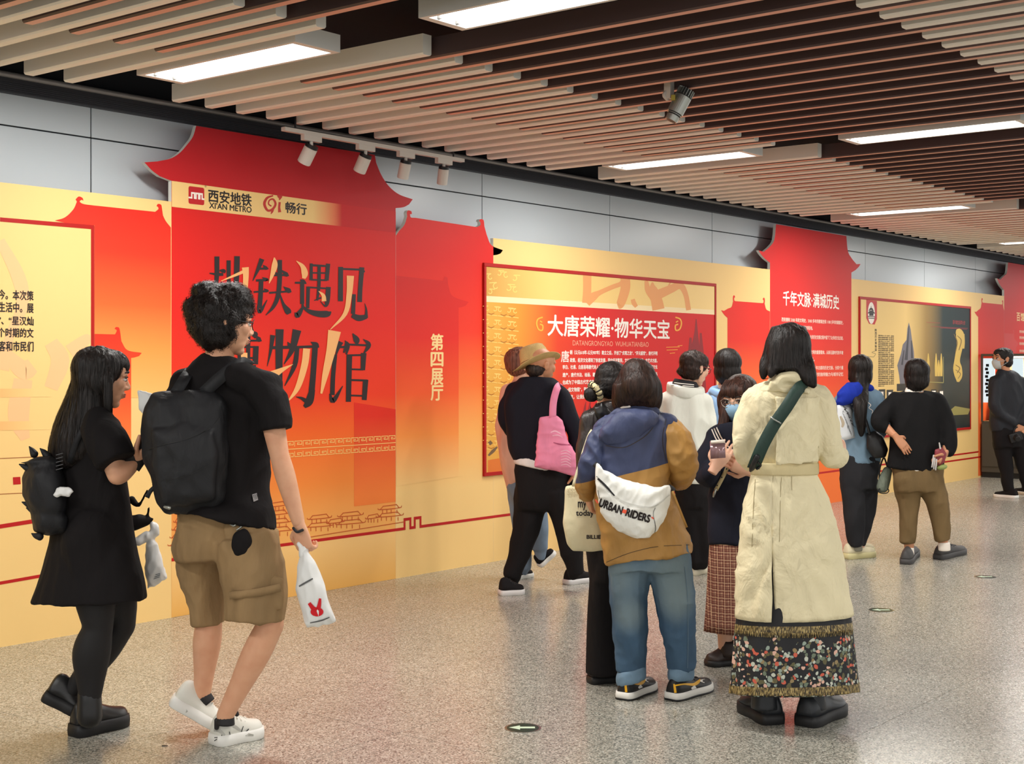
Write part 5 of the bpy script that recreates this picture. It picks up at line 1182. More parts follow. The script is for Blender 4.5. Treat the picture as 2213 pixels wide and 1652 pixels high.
# backpack, white shape behind it and plastic bag
a = Acc(); m.pillow(a, [(330, 852), (380, 846), (445, 842), (485, 858), (494, 930), (492, 1020), (484, 1085), (462, 1106), (400, 1112), (358, 1108), (340, 1086), (326, 1030), (306, 985), (302, 930), (312, 880)], .12, .10, .10, .42)
m.pillow(a, [(330, 930), (400, 915), (462, 930), (470, 1010), (462, 1080), (400, 1098), (352, 1090), (330, 1010)], .2, .06, .04, .42)
bk = m.thing('backpack', 'large black backpack worn by the man in the black T-shirt', 'backpack', F_pack, a, voxel=.008, disp=[(.012, (7, 7, 6, .5), True, 5), (.005, (22, 22, 18), False, 7)])
a = Acc(); m.strap(a, [(440, 850, .14), (478, 815, .135), (520, 786, .11), (540, 792, .03)], 26, .008); m.strap(a, [(380, 850, .13), (398, 820, .1), (412, 800, .02)], 24, .008); m.part('shoulder_strap', a, F_pack, bk)
m.decal('zip_seam', [st2([(312, 975, 2), (350, 962, 2), (400, 950, 2), (455, 925, 2), (478, 900, 2)]), st2([(345, 1040, 1.6), (400, 1030, 1.6), (455, 1005, 1.6)])], bk, M_rub, bk, off=.003, stuff=True)
a = Acc(); m.strap(a, [(338, 1050, .12), (325, 1062, .13), (318, 1076, .13)], 9, .004); m.part('side_strap', a, F_pack, bk)
a = Acc(); m.limb(a, [(356, 1096, .23, 3), (366, 1098, .24, 4)], 8); m.part('zip_pull', a, M_sil, bk)
a = Acc(); m.pillow(a, [(297, 843), (350, 854), (352, 880), (312, 900), (300, 886)], -.02, .012); pr = m.thing('white_shape', 'unidentified white shape poking out behind the large black backpack', 'unidentified', M_plas, a, voxel=.004, disp=[(.004, (18, 18, 18), True, 5)])  # stand-in for a half-hidden white shape, probably another person's hood
a = Acc(); m.pillow(a, [(650, 1186), (662, 1186), (680, 1212), (700, 1262), (716, 1305), (727, 1344), (695, 1354), (663, 1360), (652, 1318), (640, 1275), (640, 1225)], .17, .045, .045, .5)
bg = m.thing('plastic_bag', "white plastic carrier bag with a red mark, in the man's right hand", 'bag', M_plas, a, voxel=.005, disp=[(.007, (22, 22, 10, .6), True, 4)])
a = Acc(); m.limb(a, [(646, 1176, .17, 5), (652, 1184, .17, 7), (656, 1200, .17, 10)], 10); m.limb(a, [(660, 1176, .17, 5), (659, 1186, .17, 7), (658, 1200, .17, 10)], 10); m.part('handle', a, M_plas, bg)
m.decal('red_mark', [st2([(668, 1304, 7), (677, 1316, 10), (686, 1322, 14)]), st2([(692, 1294, 5), (690, 1308, 8), (687, 1320, 11)]), (lambda o: (o, [tuple(range(len(o)))]))([(685 + 14 * math.cos(t * math.pi / 9), 1323 + 10 * math.sin(t * math.pi / 9)) for t in range(18)])], bg, plain('red_print', sr(214, 20, 34), .5), bg, off=.003, stuff=True)
m.decal('printed_line', [st2([(646, 1268, 3), (660, 1260, 4), (676, 1251, 3)]), st2([(670, 1347, 2), (694, 1342, 3), (712, 1335, 2)])], bg, plain('dark_ink', sr(96, 96, 96), .6), bg, off=.003, stuff=True)
a = Acc(); m.limb(a, [(634, 1142, .185, 3), (642, 1150, .195, 3), (654, 1146, .19, 3)], 8); m.mesh('bracelet', a, M_tblk)

# ---------------------------------------------------------------- man in a straw hat with a pink tote
h = Fig(1160, 1278)
hd = (1170, 790, 0, 76, -35, 6)
h.body('person', 'man in a straw hat and dark sweatshirt, walking before the framed red poster', dict(n=(1157, 828, 0), sl=(1112, 848, -.05), el=(1092, 905, -.1), wl=(1125, 965, -.2), sr=(1205, 850, .06), er=(1240, 935, .1), wr=(1247, 1018, .08), hl=(1145, 1040, -.05), kl=(1128, 1160, -.04), al=(1105, 1262, .0), hr=(1205, 1040, .05), kr=(1222, 1150, .04), ar=(1240, 1240, .0)), SK2, hd, hands=((1246, 1018, .08, 0, 1, .1, 1, 0, .4, 1, 50),), voxel=.011)
a = Acc(); h.rings(a, [(816, 1122, 1196, 30, 0), (834, 1106, 1212, 36, 0), (865, 1090, 1226, 44, 0), (920, 1094, 1224, 46, 0), (970, 1100, 1222, 44, 0), (1008, 1110, 1220, 42, 0, 22)], e=2.4)
h.limb(a, [(1116, 852, -.04, 22), (1094, 888, -.1, 18), (1104, 930, -.16, 16)]); h.limb(a, [(1208, 856, .06, 24), (1230, 905, .1, 21), (1245, 950, .1, 18), (1246, 1012, .08, 13)])
h.cover(a, 'T', 'sL', 'sR', 'uL', 'uR', 'fL', 'fR', grow=.012)
h.mesh('sweatshirt', a, F_nav, voxel=.01, smooth=7, disp=[(.012, (6, 5, 4), True, 3)])
a = Acc(); h.rings(a, [(995, 1108, 1226, 42, 0, 20), (1012, 1110, 1222, 43, 0, 26), (1016, 1110, 1222, 43, 0, 26)]); h.mesh('white_shirt', a, fabric('white_cotton', sr(226, 220, 216)), voxel=.009)
a = Acc(); h.rings(a, [(1002, 1113, 1230, 38, 0, 18), (1040, 1112, 1240, 44, 0), (1085, 1114, 1242, 42, 0), (1105, 1118, 1240, 36, 0)])
h.limb(a, [(1148, 1060, -.04, 38), (1140, 1130, -.04, 32), (1124, 1190, -.02, 25), (1106, 1250, .0, 21)], round_=False); h.limb(a, [(1205, 1060, .04, 38), (1222, 1130, .04, 28), (1238, 1190, .02, 21), (1244, 1240, .0, 19)], round_=False)
h.cover(a, 'T:-.4', 'tL', 'tR', 'cL', 'cR', grow=.012)
h.mesh('trousers', a, F_blk, voxel=.01, smooth=7, disp=[(.010, (7, 6, 5), True, 4)])
straw = fabric('woven_straw', sr(206, 174, 116), rough=.8, weave=160, wstr=2.0, fstr=.6, var=.2)
f_, l_, u_ = h.axes(-25, -14, -16)
c = h.p(1160, 786, 0); k_ = h.s
def oval(rf, rl, z, wv=0, n=36): return [c + f_ * (rf * k_ * math.cos(t)) + l_ * (rl * k_ * math.sin(t)) + u_ * ((z + wv * (abs(math.sin(t)) ** 2 * 1.1 - .3 * abs(math.cos(t)) ** 3)) * k_) for t in [2 * math.pi * j / n for j in range(n)]]
a = Acc(); a.tube([oval(36, 32, 0), oval(55, 50, 0, 8), oval(56, 51, 1, 8), oval(38, 33, 3, 1), oval(34, 28, 14), oval(31, 24, 28), oval(27, 19, 38), oval(20, 12, 42), oval(8, 4, 37)]); h.mesh('straw_hat', a, straw)
a = Acc(); a.tube([oval(36.8, 31.6, 4), oval(35.8, 30.2, 10), oval(35, 29.6, 10), oval(36, 31, 4)]); h.mesh('hat_band', a, plain('hat_band', sr(150, 120, 76), .8))
a = Acc(); h.ball(a, 1157, 798, .02, 22, 19, 24); h.ball(a, 1166, 796, .0, 22, 12, 24); h.mesh('hair', a, hairmat('grey_black_hair', sr(52, 42, 38)), voxel=.008, disp=[(.004, (60, 60, 30), False, 2)])
M_bw = plain('white_midsole', sr(214, 210, 208), .5)
h.shoe((1080, 1287), (1131, 1284), F_blk, M_bw, W=.05, Hh=.085, sole=.035, laces=M_rub, name='trainer'); h.shoe((1223, 1264), (1281, 1256), F_blk, M_bw, W=.05, Hh=.085, sole=.035, laces=M_rub, name='trainer')
a = Acc(); h.pillow(a, [(1166, 902), (1203, 898), (1216, 910), (1226, 950), (1248, 986), (1251, 1018), (1240, 1030), (1205, 1020), (1155, 1010), (1160, 950)], .2, .05, .05, .45)
pk = h.thing('tote_bag', 'soft pink tote bag hanging at the back of the man in the straw hat', 'bag', fabric('pink_canvas', sr(238, 140, 172), rough=.6, spec=.3), a, voxel=.007, disp=[(.006, (8, 8, 20), True, 5)])
a = Acc(); h.strap(a, [(1194, 905, .22), (1196, 870, .19), (1203, 842, .16), (1208, 834, .1), (1207, 838, 0)], 15, .006); h.part('handle', a, pk.data.materials[0], pk)
h.decal('dark_pink_stroke', [st2([(1196, 957, 2), (1212, 961, 3.5), (1234, 962, 2)]), ], pk, plain('dark_pink', sr(186, 84, 120), .6), pk, stuff=True)  # one darker pink stroke laid across the tote
h.decal('pale_pink_strokes', [st2([(1190, 935, 2), (1200, 932, 3), (1212, 938, 2)]), st2([(1194, 942, 2), (1206, 941, 2), (1216, 946, 1)])] + [st2([(1212, 976 + i * 6, 1.5), (1224, 974 + i * 6, 2), (1234, 980 + i * 6, 1)]) for i in range(6)], pk, plain('pale_pink', sr(250, 190, 208), .4), pk, stuff=True)  # paler pink strokes laid on the tote

# ---------------------------------------------------------------- walker hidden behind the straw hat man
g = Fig(1140, 1252)
hd = (1130, 790, 0, 72, -20)
g.body('person', 'walker in a pink top and jeans, mostly hidden behind the man in the straw hat', dict(n=(1125, 832, 0), sl=(1098, 850, -.06), el=(1090, 930, -.05), wl=(1100, 1000, 0), sr=(1150, 850, .06), er=(1150, 930, .08), wr=(1150, 1000, .08), hl=(1120, 1040, -.05), kl=(1128, 1140, -.04), al=(1128, 1235, -.02), hr=(1138, 1040, .05), kr=(1160, 1130, .04), ar=(1168, 1205, .03)), SK3, hd, voxel=.012)
a = Acc(); g.cap(a, hd); g.mesh('hair', a, hairmat('brown_hair', sr(120, 74, 58)), voxel=.008, disp=[(.004, (60, 60, 20), False, 2)])
F_pk = fabric('pink_knit', sr(226, 176, 152)); F_jn = fabric('grey_blue_jeans', sr(118, 134, 152), var=.2)
a = Acc(); g.rings(a, [(820, 1112, 1150, 24, 0), (840, 1098, 1160, 34, 0), (900, 1082, 1162, 38, 0), (970, 1076, 1164, 40, 0), (1042, 1092, 1166, 38, 0)]); g.limb(a, [(1100, 860, -.04, 22), (1090, 930, -.02, 20), (1100, 1010, 0, 15)]); g.cover(a, 'T', 'sL', 'sR', 'uL', 'uR', 'fL', 'fR'); g.mesh('pink_top', a, F_pk, voxel=.011, disp=[(.01, (7, 6, 5), True, 3)])
a = Acc(); g.rings(a, [(1020, 1102, 1164, 34, 0), (1060, 1100, 1168, 38, 0), (1095, 1108, 1168, 34, 0)]); g.limb(a, [(1124, 1070, -.04, 26), (1128, 1140, -.04, 22), (1130, 1232, -.02, 18)], round_=False); g.limb(a, [(1148, 1070, .03, 28), (1162, 1130, .04, 24), (1164, 1188, .03, 19)], round_=False); g.cover(a, 'T:-.4', 'tL', 'tR', 'cL', 'cR'); g.mesh('jeans', a, F_jn, voxel=.01, disp=[(.008, (7, 6, 6), True, 3)])
g.shoe((1112, 1253), (1147, 1246), F_blk, M_wsole, W=.045, Hh=.07, sole=.03, laces=M_wsole, name='sneaker'); g.shoe((1168, 1226), (1200, 1196), F_blk, M_wsole, W=.045, Hh=.07, sole=.03, laces=M_wsole, name='sneaker', hq=.02, tq=-.02)

# ---------------------------------------------------------------- woman with a bun and leather jacket
b = Fig(1305, 1476)
hd = (1326, 838, 0, 92, -55, 26)
b.body('person', 'woman with a bun and striped scrunchie, in black leather jacket and wide trousers', dict(n=(1312, 886, 0), sl=(1278, 915, .05), el=(1272, 985, .08), wl=(1262, 1040, .05), sr=(1370, 915, -.05), er=(1385, 985, -.1), wr=(1360, 1010, -.2), hl=(1300, 1110, 0), kl=(1302, 1290, 0), al=(1302, 1455, 0), hr=(1350, 1110, 0), kr=(1352, 1290, 0), ar=(1350, 1455, 0)), SK1, hd, hands=((1263, 1036, .05, -.1, 1, 0, -1, 0, .3, 1, 55),), voxel=.011)
a = Acc(); b.cap(a, hd, .014); b.ball(a, 1326, 828, 0, 38, 34, 38); b.ball(a, 1278, 853, .08, 17, 17, 16); b.limb(a, [(1298, 845, .07, 13), (1284, 851, .08, 12)])
hr_ = b.mesh('hair', a, HB, voxel=.006, smooth=5, disp=[(.003, (30, 30, 80), False, 1)]); b.strands(hr_, 500, .12, lift=.001, flow=(-1, .2, -.4), jitter=.2)
scr = fabric('scrunchie_cloth', sr(222, 206, 160)); sb2 = plain('scrunchie_stripe', sr(40, 34, 30), .8)
a = Acc(); C_ = b.p(1287, 846, .085); d_ = (b.p(1300, 840, .07) - b.p(1274, 856, .09)).normalized(); e1 = d_.orthogonal().normalized(); e2 = d_.cross(e1)
ringp = [C_ + (e1 * math.cos(t) + e2 * math.sin(t)) * (16.5 * b.s) for t in [2 * math.pi * j / 24 for j in range(25)]]
a.limb(ringp, [6.2 * b.s * (1 + .22 * math.sin(j * 2.3)) for j in range(25)], 10, sub=2); sc_ = b.mesh('scrunchie', a, scr)
a = Acc()
for j in range(0, 24, 2): a.limb([C_ + (e1 * math.cos(t) + e2 * math.sin(t)) * (16.5 * b.s) + (e1 * math.cos(t) + e2 * math.sin(t)) * (5.8 * b.s * math.cos(ph_)) + d_ * (6.6 * b.s * math.sin(ph_)) for t in [2 * math.pi * j / 24] for ph_ in (-1.3, -.6, .2, .9, 1.5)], [1.5 * b.s] * 5, 6)
b.mesh('stripe', a, sb2, sc_)
M_lj = fabric('black_leather_jacket', sr(46, 38, 36), rough=.42, spec=.5, weave=120, fold=12, fstr=.8)
a = Acc(); b.rings(a, [(868, 1286, 1346, 34, 0, -8), (888, 1278, 1366, 40, 0), (930, 1264, 1392, 48, 0), (1000, 1262, 1392, 50, 0), (1100, 1272, 1384, 50, 0), (1140, 1274, 1384, 50, 0)]); b.limb(a, [(1284, 915, .05, 26), (1268, 975, .08, 23), (1260, 1030, .05, 18)]); b.limb(a, [(1368, 915, -.05, 26), (1384, 975, -.1, 22), (1362, 1006, -.2, 18)])
b.cover(a, 'T', 'sL', 'sR', 'uL', 'uR', 'fL', 'fR'); b.mesh('leather_jacket', a, M_lj, voxel=.009, disp=[(.010, (6, 6, 6), True, 3)])
a = Acc(); b.pillow(a, [(1284, 880), (1300, 868), (1318, 886), (1330, 902), (1320, 915), (1300, 912), (1286, 900)], .10, .03); b.mesh('collar', a, M_leath, voxel=.006, disp=[(.006, (20, 20, 20), True, 3)])
a = Acc(); random.seed(5)
for k in range(16):
    x = 1258 + (k % 8) * 5 + random.random() * 4; y = 915 - (k % 8) * 3.4 + random.random() * 12; a_ = math.radians(70 + random.random() * 60)
    b.limb(a, [(x, y, .06, 3.4), (x + math.cos(a_) * 10, y - math.sin(a_) * 12, .06, 2.2), (x + math.cos(a_) * 16, y - math.sin(a_) * 26, .06, .4)], 6)
o_ = b.mesh('fur_trim', a, fabric('dark_fur', sr(60, 44, 44))); o_['kind'] = 'stuff'
a = Acc()
b.rings(a, [(1120, 1276, 1384, 46, 0), (1180, 1284, 1380, 50, 0), (1260, 1276, 1374, 50, 0)]); b.limb(a, [(1306, 1240, 0, 34), (1302, 1340, 0, 36), (1302, 1458, 0, 38)], round_=False); b.limb(a, [(1350, 1240, 0, 34), (1352, 1340, 0, 36), (1352, 1458, 0, 38)], round_=False)
b.cover(a, 'T:-.4', 'tL', 'tR', 'cL:.9', 'cR:.9'); b.mesh('wide_trousers', a, F_blk, voxel=.01, disp=[(.010, (10, 8, 1.5), False, 3)])
b.shoe((1274, 1478), (1338, 1472), M_leath, M_rub, W=.045, Hh=.07, sole=.035)
b.shoe((1330, 1474), (1385, 1470), M_leath, M_rub, W=.045, Hh=.07, sole=.035)
F_cv = fabric('natural_canvas', sr(226, 216, 180), weave=300, wstr=.3, fold=7, fstr=.5, var=.06)
a = Acc(); b.pillow(a, [(1223, 1050), (1258, 1048), (1300, 1052), (1318, 1056), (1322, 1188), (1280, 1193), (1238, 1191), (1226, 1176), (1217, 1130), (1219, 1090)], .13, .045, .03, .42)
cv = b.thing('tote_bag', 'natural canvas tote bag with black words, below the pink tote', 'bag', F_cv, a, voxel=.007, disp=[(.008, (7, 7, 6, .6), True, 5)])
a = Acc(); b.strap(a, [(1240, 1052, .15), (1252, 1010, .14), (1266, 965, .13), (1276, 938, .12), (1290, 920, .08), (1300, 905, .02)], 9, .004); b.part('handle', a, F_cv, cv)
b.decal('lettering', txt2('my', 1249, 1085, 1267, 1103, 0, .025) + txt2('g', 1272, 1086, 1281, 1102, 0, .025) + txt2('today', 1245, 1103, 1283, 1119, 0, .025) + txt2('BILLIE', 1268, 1157, 1298, 1165, 0, .035), cv, M_ink, cv, off=.003, stuff=True)
b.decal('pattern_print', [st2([(1226 + (k % 5) * 6, 1056 + (k // 5) * 6, 1), (1229 + (k % 5) * 6, 1059 + (k // 5) * 6, 1.2), (1231 + (k % 5) * 6, 1055 + (k // 5) * 6, 1)]) for k in range(15)], cv, plain('sand_print', sr(196, 180, 140), .7), cv, off=.003, stuff=True)
# ---------------------------------------------------------------- woman in the brown and navy jacket, white sling bag, jeans
j = Fig(1410, 1508)
hd = (1380, 838, .03, 94, -75, 38, -6)
j.body('person', 'woman in a brown and navy jacket and blue jeans, seen from behind with head bowed', dict(n=(1372, 898, 0), sl=(1312, 930, 0), el=(1275, 1010, .06), wl=(1268, 1070, -.08), sr=(1440, 925, 0), er=(1478, 1005, .05), wr=(1462, 1030, -.16), hl=(1362, 1180, 0), kl=(1362, 1330, 0), al=(1368, 1470, 0), hr=(1435, 1180, 0), kr=(1455, 1330, 0), ar=(1470, 1465, 0)), SK1, hd, hands=((1268, 1068, -.08, .2, .6, -.5, -1, 0, .2, 1, 40), (1463, 1030, -.16, -.3, .4, -.8, 1, 0, .3, -1, 40)), voxel=.0095)
def twotone(name, top, low, x0, z0, x1, z1):
    """cut-and-sewn cloth: yoke colour above a slanting seam, body colour below (seam through two points, metres)"""
    m_ = fabric(name, (1, 1, 1, 1), rough=.55, spec=.35, weave=500, fold=9, fstr=.5); nt = m_.node_tree; b_ = nt.nodes['Principled BSDF']
    src = b_.inputs['Base Color'].links[0].from_socket
    g_ = nd(nt, 'ShaderNodeTexCoord'); sp = nd(nt, 'ShaderNodeVectorMath', operation='DOT_PRODUCT'); k_ = (z1 - z0) / (x1 - x0)
    sp.inputs[1].default_value = (-RT.x * k_, -RT.y * k_, 1); nt.links.new(g_.outputs['Object'], sp.inputs[0])
    gt = nd(nt, 'ShaderNodeMath', operation='GREATER_THAN'); gt.inputs[1].default_value = z0 - k_ * x0; nt.links.new(sp.outputs['Value'], gt.inputs[0])
    c1 = nd(nt, 'ShaderNodeMix', data_type='RGBA'); c1.inputs[6].default_value = low; c1.inputs[7].default_value = top; nt.links.new(gt.outputs[0], c1.inputs[0])
    mu = nd(nt, 'ShaderNodeMix', data_type='RGBA', blend_type='MULTIPLY'); mu.inputs[0].default_value = 1; nt.links.new(c1.outputs[2], mu.inputs[6]); nt.links.new(src, mu.inputs[7]); nt.links.new(mu.outputs[2], b_.inputs['Base Color']); return m_
def loc2(F_, x, y): 
    v = F_.p(x, y) - F_.base; return v.dot(RT), v.z
NAVY, BRN = sr(62, 70, 102), sr(176, 132, 70)
xa_, za_ = loc2(j, 1290, 1034); xb_, zb2 = loc2(j, 1440, 998)
M_jk = twotone('brown_navy_shell', NAVY, BRN, xa_, za_, xb_, zb2)
a = Acc()
j.rings(a, [(888, 1330, 1414, 44, 0), (906, 1308, 1438, 56, 0), (935, 1292, 1452, 66, 0), (1000, 1286, 1450, 70, 0), (1060, 1287, 1450, 70, 0), (1110, 1290, 1468, 72, 0), (1160, 1294, 1488, 78, 0), (1206, 1303, 1497, 82, 0, -24, 8)], e=2.6)
j.cover(a, 'T', 'sL', 'sR'); jk = j.mesh('jacket', a, M_jk, voxel=.0075, smooth=6, disp=[(.012, (6, 5, 5, .5), True, 3), (.007, (14, 12, 11, -.6), True, 9)])
a = Acc(); j.limb(a, [(1326, 928, 0, 34), (1300, 960, .03, 33), (1277, 1005, .05, 28), (1266, 1040, .01, 22), (1266, 1066, -.06, 19)]); j.cover(a, 'uL', 'fL')
j.mesh('sleeve', a, M_jk, voxel=.0075, smooth=5, disp=[(.012, (10, 9, 12, .8), True, 3), (.006, (22, 20, 20), True, 7)])
M_bs = fabric('brown_shell', BRN, rough=.55, spec=.35, weave=500, fold=9, fstr=.5)
a = Acc(); j.limb(a, [(1432, 928, 0, 36), (1458, 955, .03, 38), (1474, 1000, .04, 34), (1470, 1028, -.05, 28), (1462, 1034, -.14, 24)]); j.cover(a, 'uR', 'fR')
j.mesh('sleeve', a, M_bs, voxel=.0075, smooth=5, disp=[(.014, (9, 8, 10, -.8), True, 3), (.007, (20, 18, 18), True, 7)])
M_hd = fabric('navy_shell', NAVY, rough=.55, spec=.35, weave=500, fold=9, fstr=.6)
a = Acc(); j.pillow(a, [(1322, 902), (1340, 889), (1375, 880), (1408, 886), (1424, 900), (1420, 915), (1400, 935), (1378, 952), (1345, 966), (1310, 962), (1294, 945), (1302, 922)], .10, .07, .05, .5)
j.limb(a, [(1326, 900, .03, 12), (1350, 886, .06, 13), (1385, 882, .07, 13), (1414, 892, .04, 12)])
hd_o = j.mesh('hood', a, M_hd, voxel=.0075, smooth=7, disp=[(.010, (8, 8, 10, .7), True, 4)])
a = Acc(); j.limb(a, [(1332, 892, .03, 4), (1345, 882, .07, 4), (1360, 878, .09, 4)]); j.mesh('collar_edge', a, M_wht)
j.decal('seam', [st2([(1300, 962, 1.2), (1345, 968, 1.4), (1378, 954, 1.6), (1402, 936, 1.4), (1424, 905, 1.2)]), st2([(1440, 905, 1), (1432, 950, 1.2), (1440, 998, 1)]), st2([(1310, 1216, 1.1), (1360, 1196, 1.1), (1420, 1182, 1.1), (1490, 1178, 1.1)])], jk, plain('dark_seam', sr(60, 50, 40), .8), off=.002, stuff=True)
a = Acc(); j.strap(a, [(1453, 1062, .16), (1468, 1100, .15), (1484, 1140, .12)], 5, .006); j.mesh('pocket_welt', a, M_bs)
a = Acc(); j.cap(a, hd, .02, .1); j.ball(a, 1378, 840, .02, 53, 47, 50); j.rings(a, [(830, 1324, 1430, 46, .03), (862, 1322, 1432, 48, .02), (884, 1326, 1426, 40, .0), (896, 1345, 1418, 26, -.02)], e=2.1)
hr_ = j.mesh('hair', a, HBR, voxel=.0065, smooth=8, disp=[(.004, (30, 30, 3), False, 1)]); j.strands(hr_, 900, .16, lift=.0015, jitter=.12, flow=(.15, .1, -1))
DEN = fabric('blue_denim', sr(72, 98, 124), rough=.8, weave=330, wstr=.5, fold=5, fstr=.5, var=.25, stretch=(1, 1, .5))
a = Acc(); j.rings(a, [(1165, 1312, 1492, 66, 0), (1210, 1314, 1494, 72, 0), (1240, 1316, 1494, 66, 0)])
j.limb(a, [(1358, 1215, 0, 47), (1360, 1300, 0, 42), (1362, 1380, 0, 36), (1364, 1450, 0, 31)], round_=False); j.limb(a, [(1448, 1215, 0, 47), (1458, 1290, 0, 43), (1466, 1370, 0, 38), (1472, 1448, 0, 31)], round_=False); j.cover(a, 'T:-.4', 'tL', 'tR', 'cL:.8', 'cR:.8')
worn(DEN, j, [(1338, 1255, .13, .17), (1455, 1245, .13, .22), (1465, 1300, .1, .14), (1360, 1330, .1, .12)], sr(132, 150, 156)); jn = j.mesh('jeans', a, DEN, voxel=.0075, smooth=7, disp=[(.010, (6, 6, 6, .7), True, 3), (.005, (14, 14, 16), True, 8)])
M_fade = plain('worn_denim', sr(104, 128, 146), .85)
FD = fabric('denim_cuff', sr(112, 138, 160), rough=.85, weave=330, wstr=.5, fold=10)
for x0, x1, y0, sl in ((1331, 1398, 1456, -16), (1443, 1500, 1452, -4)):
    a = Acc(); j.rings(a, [(y0 - 10, x0 + 3, x1 - 1, 30, 0, sl, 5), (y0, x0, x1, 33, 0, sl, 5), (y0 + 14, x0 + 1, x1, 34, 0, sl, 5), (y0 + 20, x0 + 5, x1 - 4, 31, 0, sl, 5)], e=2.2); j.mesh('turned_cuff', a, FD, voxel=.006, smooth=4, disp=[(.004, (20, 20, 20), True, 3)])
j.decal('side_seam', [st2([(1480, 1225, 1.4), (1486, 1290, 1.4), (1487, 1370, 1.4), (1486, 1445, 1.2)])], jn, M_fade, off=.002)
M_yel = plain('yellow_leather', sr(240, 178, 26), .45); M_shb = plain('black_shoe_leather', sr(30, 29, 30), .45)
for (he, to, yl) in (((1346, 1514), (1408, 1488), (1362, 1500)), ((1450, 1515), (1531, 1490), (1468, 1500))):
    u = j.shoe(he, to, M_shb, M_wsole, W=.05, Hh=.075, sole=.036, laces=M_rub, name='sneaker', outsole=M_rub)
    hx, hy = he; tx, ty = to; dx, dy = tx - hx, ty - hy
    F2 = lambda t, v: (hx + dx * t, hy + dy * t - v)
    j.decal('yellow_swoosh', [st2([F2(.08, 34) + (3,), F2(.10, 26) + (5,), F2(.12, 14) + (5,)]), st2([F2(.10, 30) + (3,), F2(.35, 27) + (3.5,), F2(.60, 20) + (6,), F2(.72, 22) + (7,), F2(.78, 27) + (2,)])], u, M_yel, u, off=.003, stuff=True)
    j.decal('white_toe', [st2([F2(.78, 24) + (4,), F2(.9, 20) + (9,)]), st2([F2(.55, 12) + (4,), F2(.66, 14) + (8,)])], u, M_wsole, u, off=.0025, stuff=True)
    a = Acc(); j.limb(a, [(hx + dx * .28, hy + dy * .28 - 40, 0, 13), (hx + dx * .3, hy + dy * .3 - 58, 0, 13)], round_=False); j.mesh('sock', a, M_wht)
# sling bag
out = [(1289, 1000), (1302, 1014), (1325, 1027), (1350, 1037), (1385, 1047), (1420, 1053), (1447, 1047), (1450, 1064), (1447, 1092), (1436, 1120), (1421, 1146), (1405, 1162), (1390, 1166), (1365, 1161), (1335, 1148), (1310, 1130), (1296, 1102), (1289, 1070), (1287, 1030)]
a = Acc(); j.pillow(a, out, .155, .06, .03, .42, c=(1368, 1090))
M_sl = fabric('white_sling_canvas', sr(240, 240, 234), rough=.6, spec=.3, weave=400, fold=10, fstr=.4, var=.03)
sb = j.thing('sling_bag', 'white crescent sling bag with black URBAN RIDERS lettering', 'bag', M_sl, a, voxel=.006, disp=[(.007, (10, 10, 10, .6), True, 4), (.004, (24, 24, 20, -.6), True, 6)])
j.decal('zip', [st2([(1288, 1031, 4), (1308, 1050, 5), (1328, 1072, 3)])], sb, M_rub, sb, off=.003)
j.decal('piping', [st2([(1328, 1072, 3), (1350, 1086, 3.4), (1385, 1095, 3.4), (1415, 1095, 3.4), (1447, 1070, 2.5)])], sb, plain('grey_piping', sr(206, 206, 200), .6), sb, off=.003)
j.decal('seam', [st2([(1416, 1098, 1.2), (1412, 1112, 1), (1417, 1140, 1.6), (1415, 1152, 1)]), st2([(1292, 1060, 1), (1295, 1078, 1.2)])], sb, plain('grey_seam', sr(90, 90, 88), .7), sb, off=.003, stuff=True)
def arc(X, Y):
    """lettering follows the belly of the bag"""
    x = 1293 + 110 * X; base = 1094 + 44 * X - 8 * X * X; ang = math.atan2(44 - 16 * X, 110); hgt = 17 - 1 * X
    return (x + (1 - Y) * hgt * math.sin(ang) * .9, base - (1 - Y) * hgt * math.cos(ang))
arcU = lambda X, Y: arc(X * .45, Y); arcR = lambda X, Y: arc(.53 + X * .47, Y)
j.decal('lettering', txt2('URBAN', 0, 0, 1, 1, 0, .05, arcU) + txt2('RIDERS', 0, 0, 1, 1, 0, .05, arcR), sb, M_ink, sb, off=.003, stuff=True)
j.decal('orange_print', [st2([(1287, 1080, 3), (1292, 1088, 4)]), st2([arc(.455, .5) + (8,), arc(.53, .5) + (8,)]), st2([(1408, 1118, 3), (1413, 1122, 3)])], sb, plain('orange_ink', sr(236, 92, 62), .6), sb, off=.003, stuff=True)
a = Acc(); j.strap(a, [(1296, 1010, .16), (1286, 1004, .12), (1281, 996, .04), (1284, 985, -.05)], 12, .004); j.strap(a, [(1444, 1052, .15), (1455, 1060, .08), (1452, 1060, -.02)], 12, .004); j.part('strap', a, M_rub, sb)

# ---------------------------------------------------------------- woman in the white hoodie with glasses
q = Fig(1500, 1244)
hd = (1503, 798, 0, 70, -32, 12)
q.body('person', 'woman in a white hoodie with glasses and a small bun, facing the red poster', dict(n=(1480, 842, 0), sl=(1438, 868, 0), el=(1425, 940, -.05), wl=(1450, 985, -.2), sr=(1518, 868, 0), er=(1528, 940, -.05), wr=(1518, 985, -.2), hl=(1482, 1040, 0), kl=(1490, 1130, 0), al=(1504, 1222, 0), hr=(1512, 1040, 0), kr=(1516, 1130, 0), ar=(1518, 1222, 0)), SK3, hd, voxel=.011)
q.face(hd, eyes=(-1,)); q.glasses(hd, plain('red_brown_frame', sr(120, 44, 40), .4), size=.9)
a = Acc(); q.cap(a, hd, .012, .05); q.ball(a, 1476, 803, .03, 14, 11, 14); q.ball(a, 1492, 797, .02, 22, 20, 22)
hr_ = q.mesh('hair', a, HBR, voxel=.007, smooth=3, disp=[(.006, (40, 40, 40), False, 1)]); q.strands(hr_, 500, .06, lift=.004, jitter=.6, curl=.1)
F_wh = fabric('white_fleece', sr(226, 226, 214), fold=7, fstr=.5, var=.06)
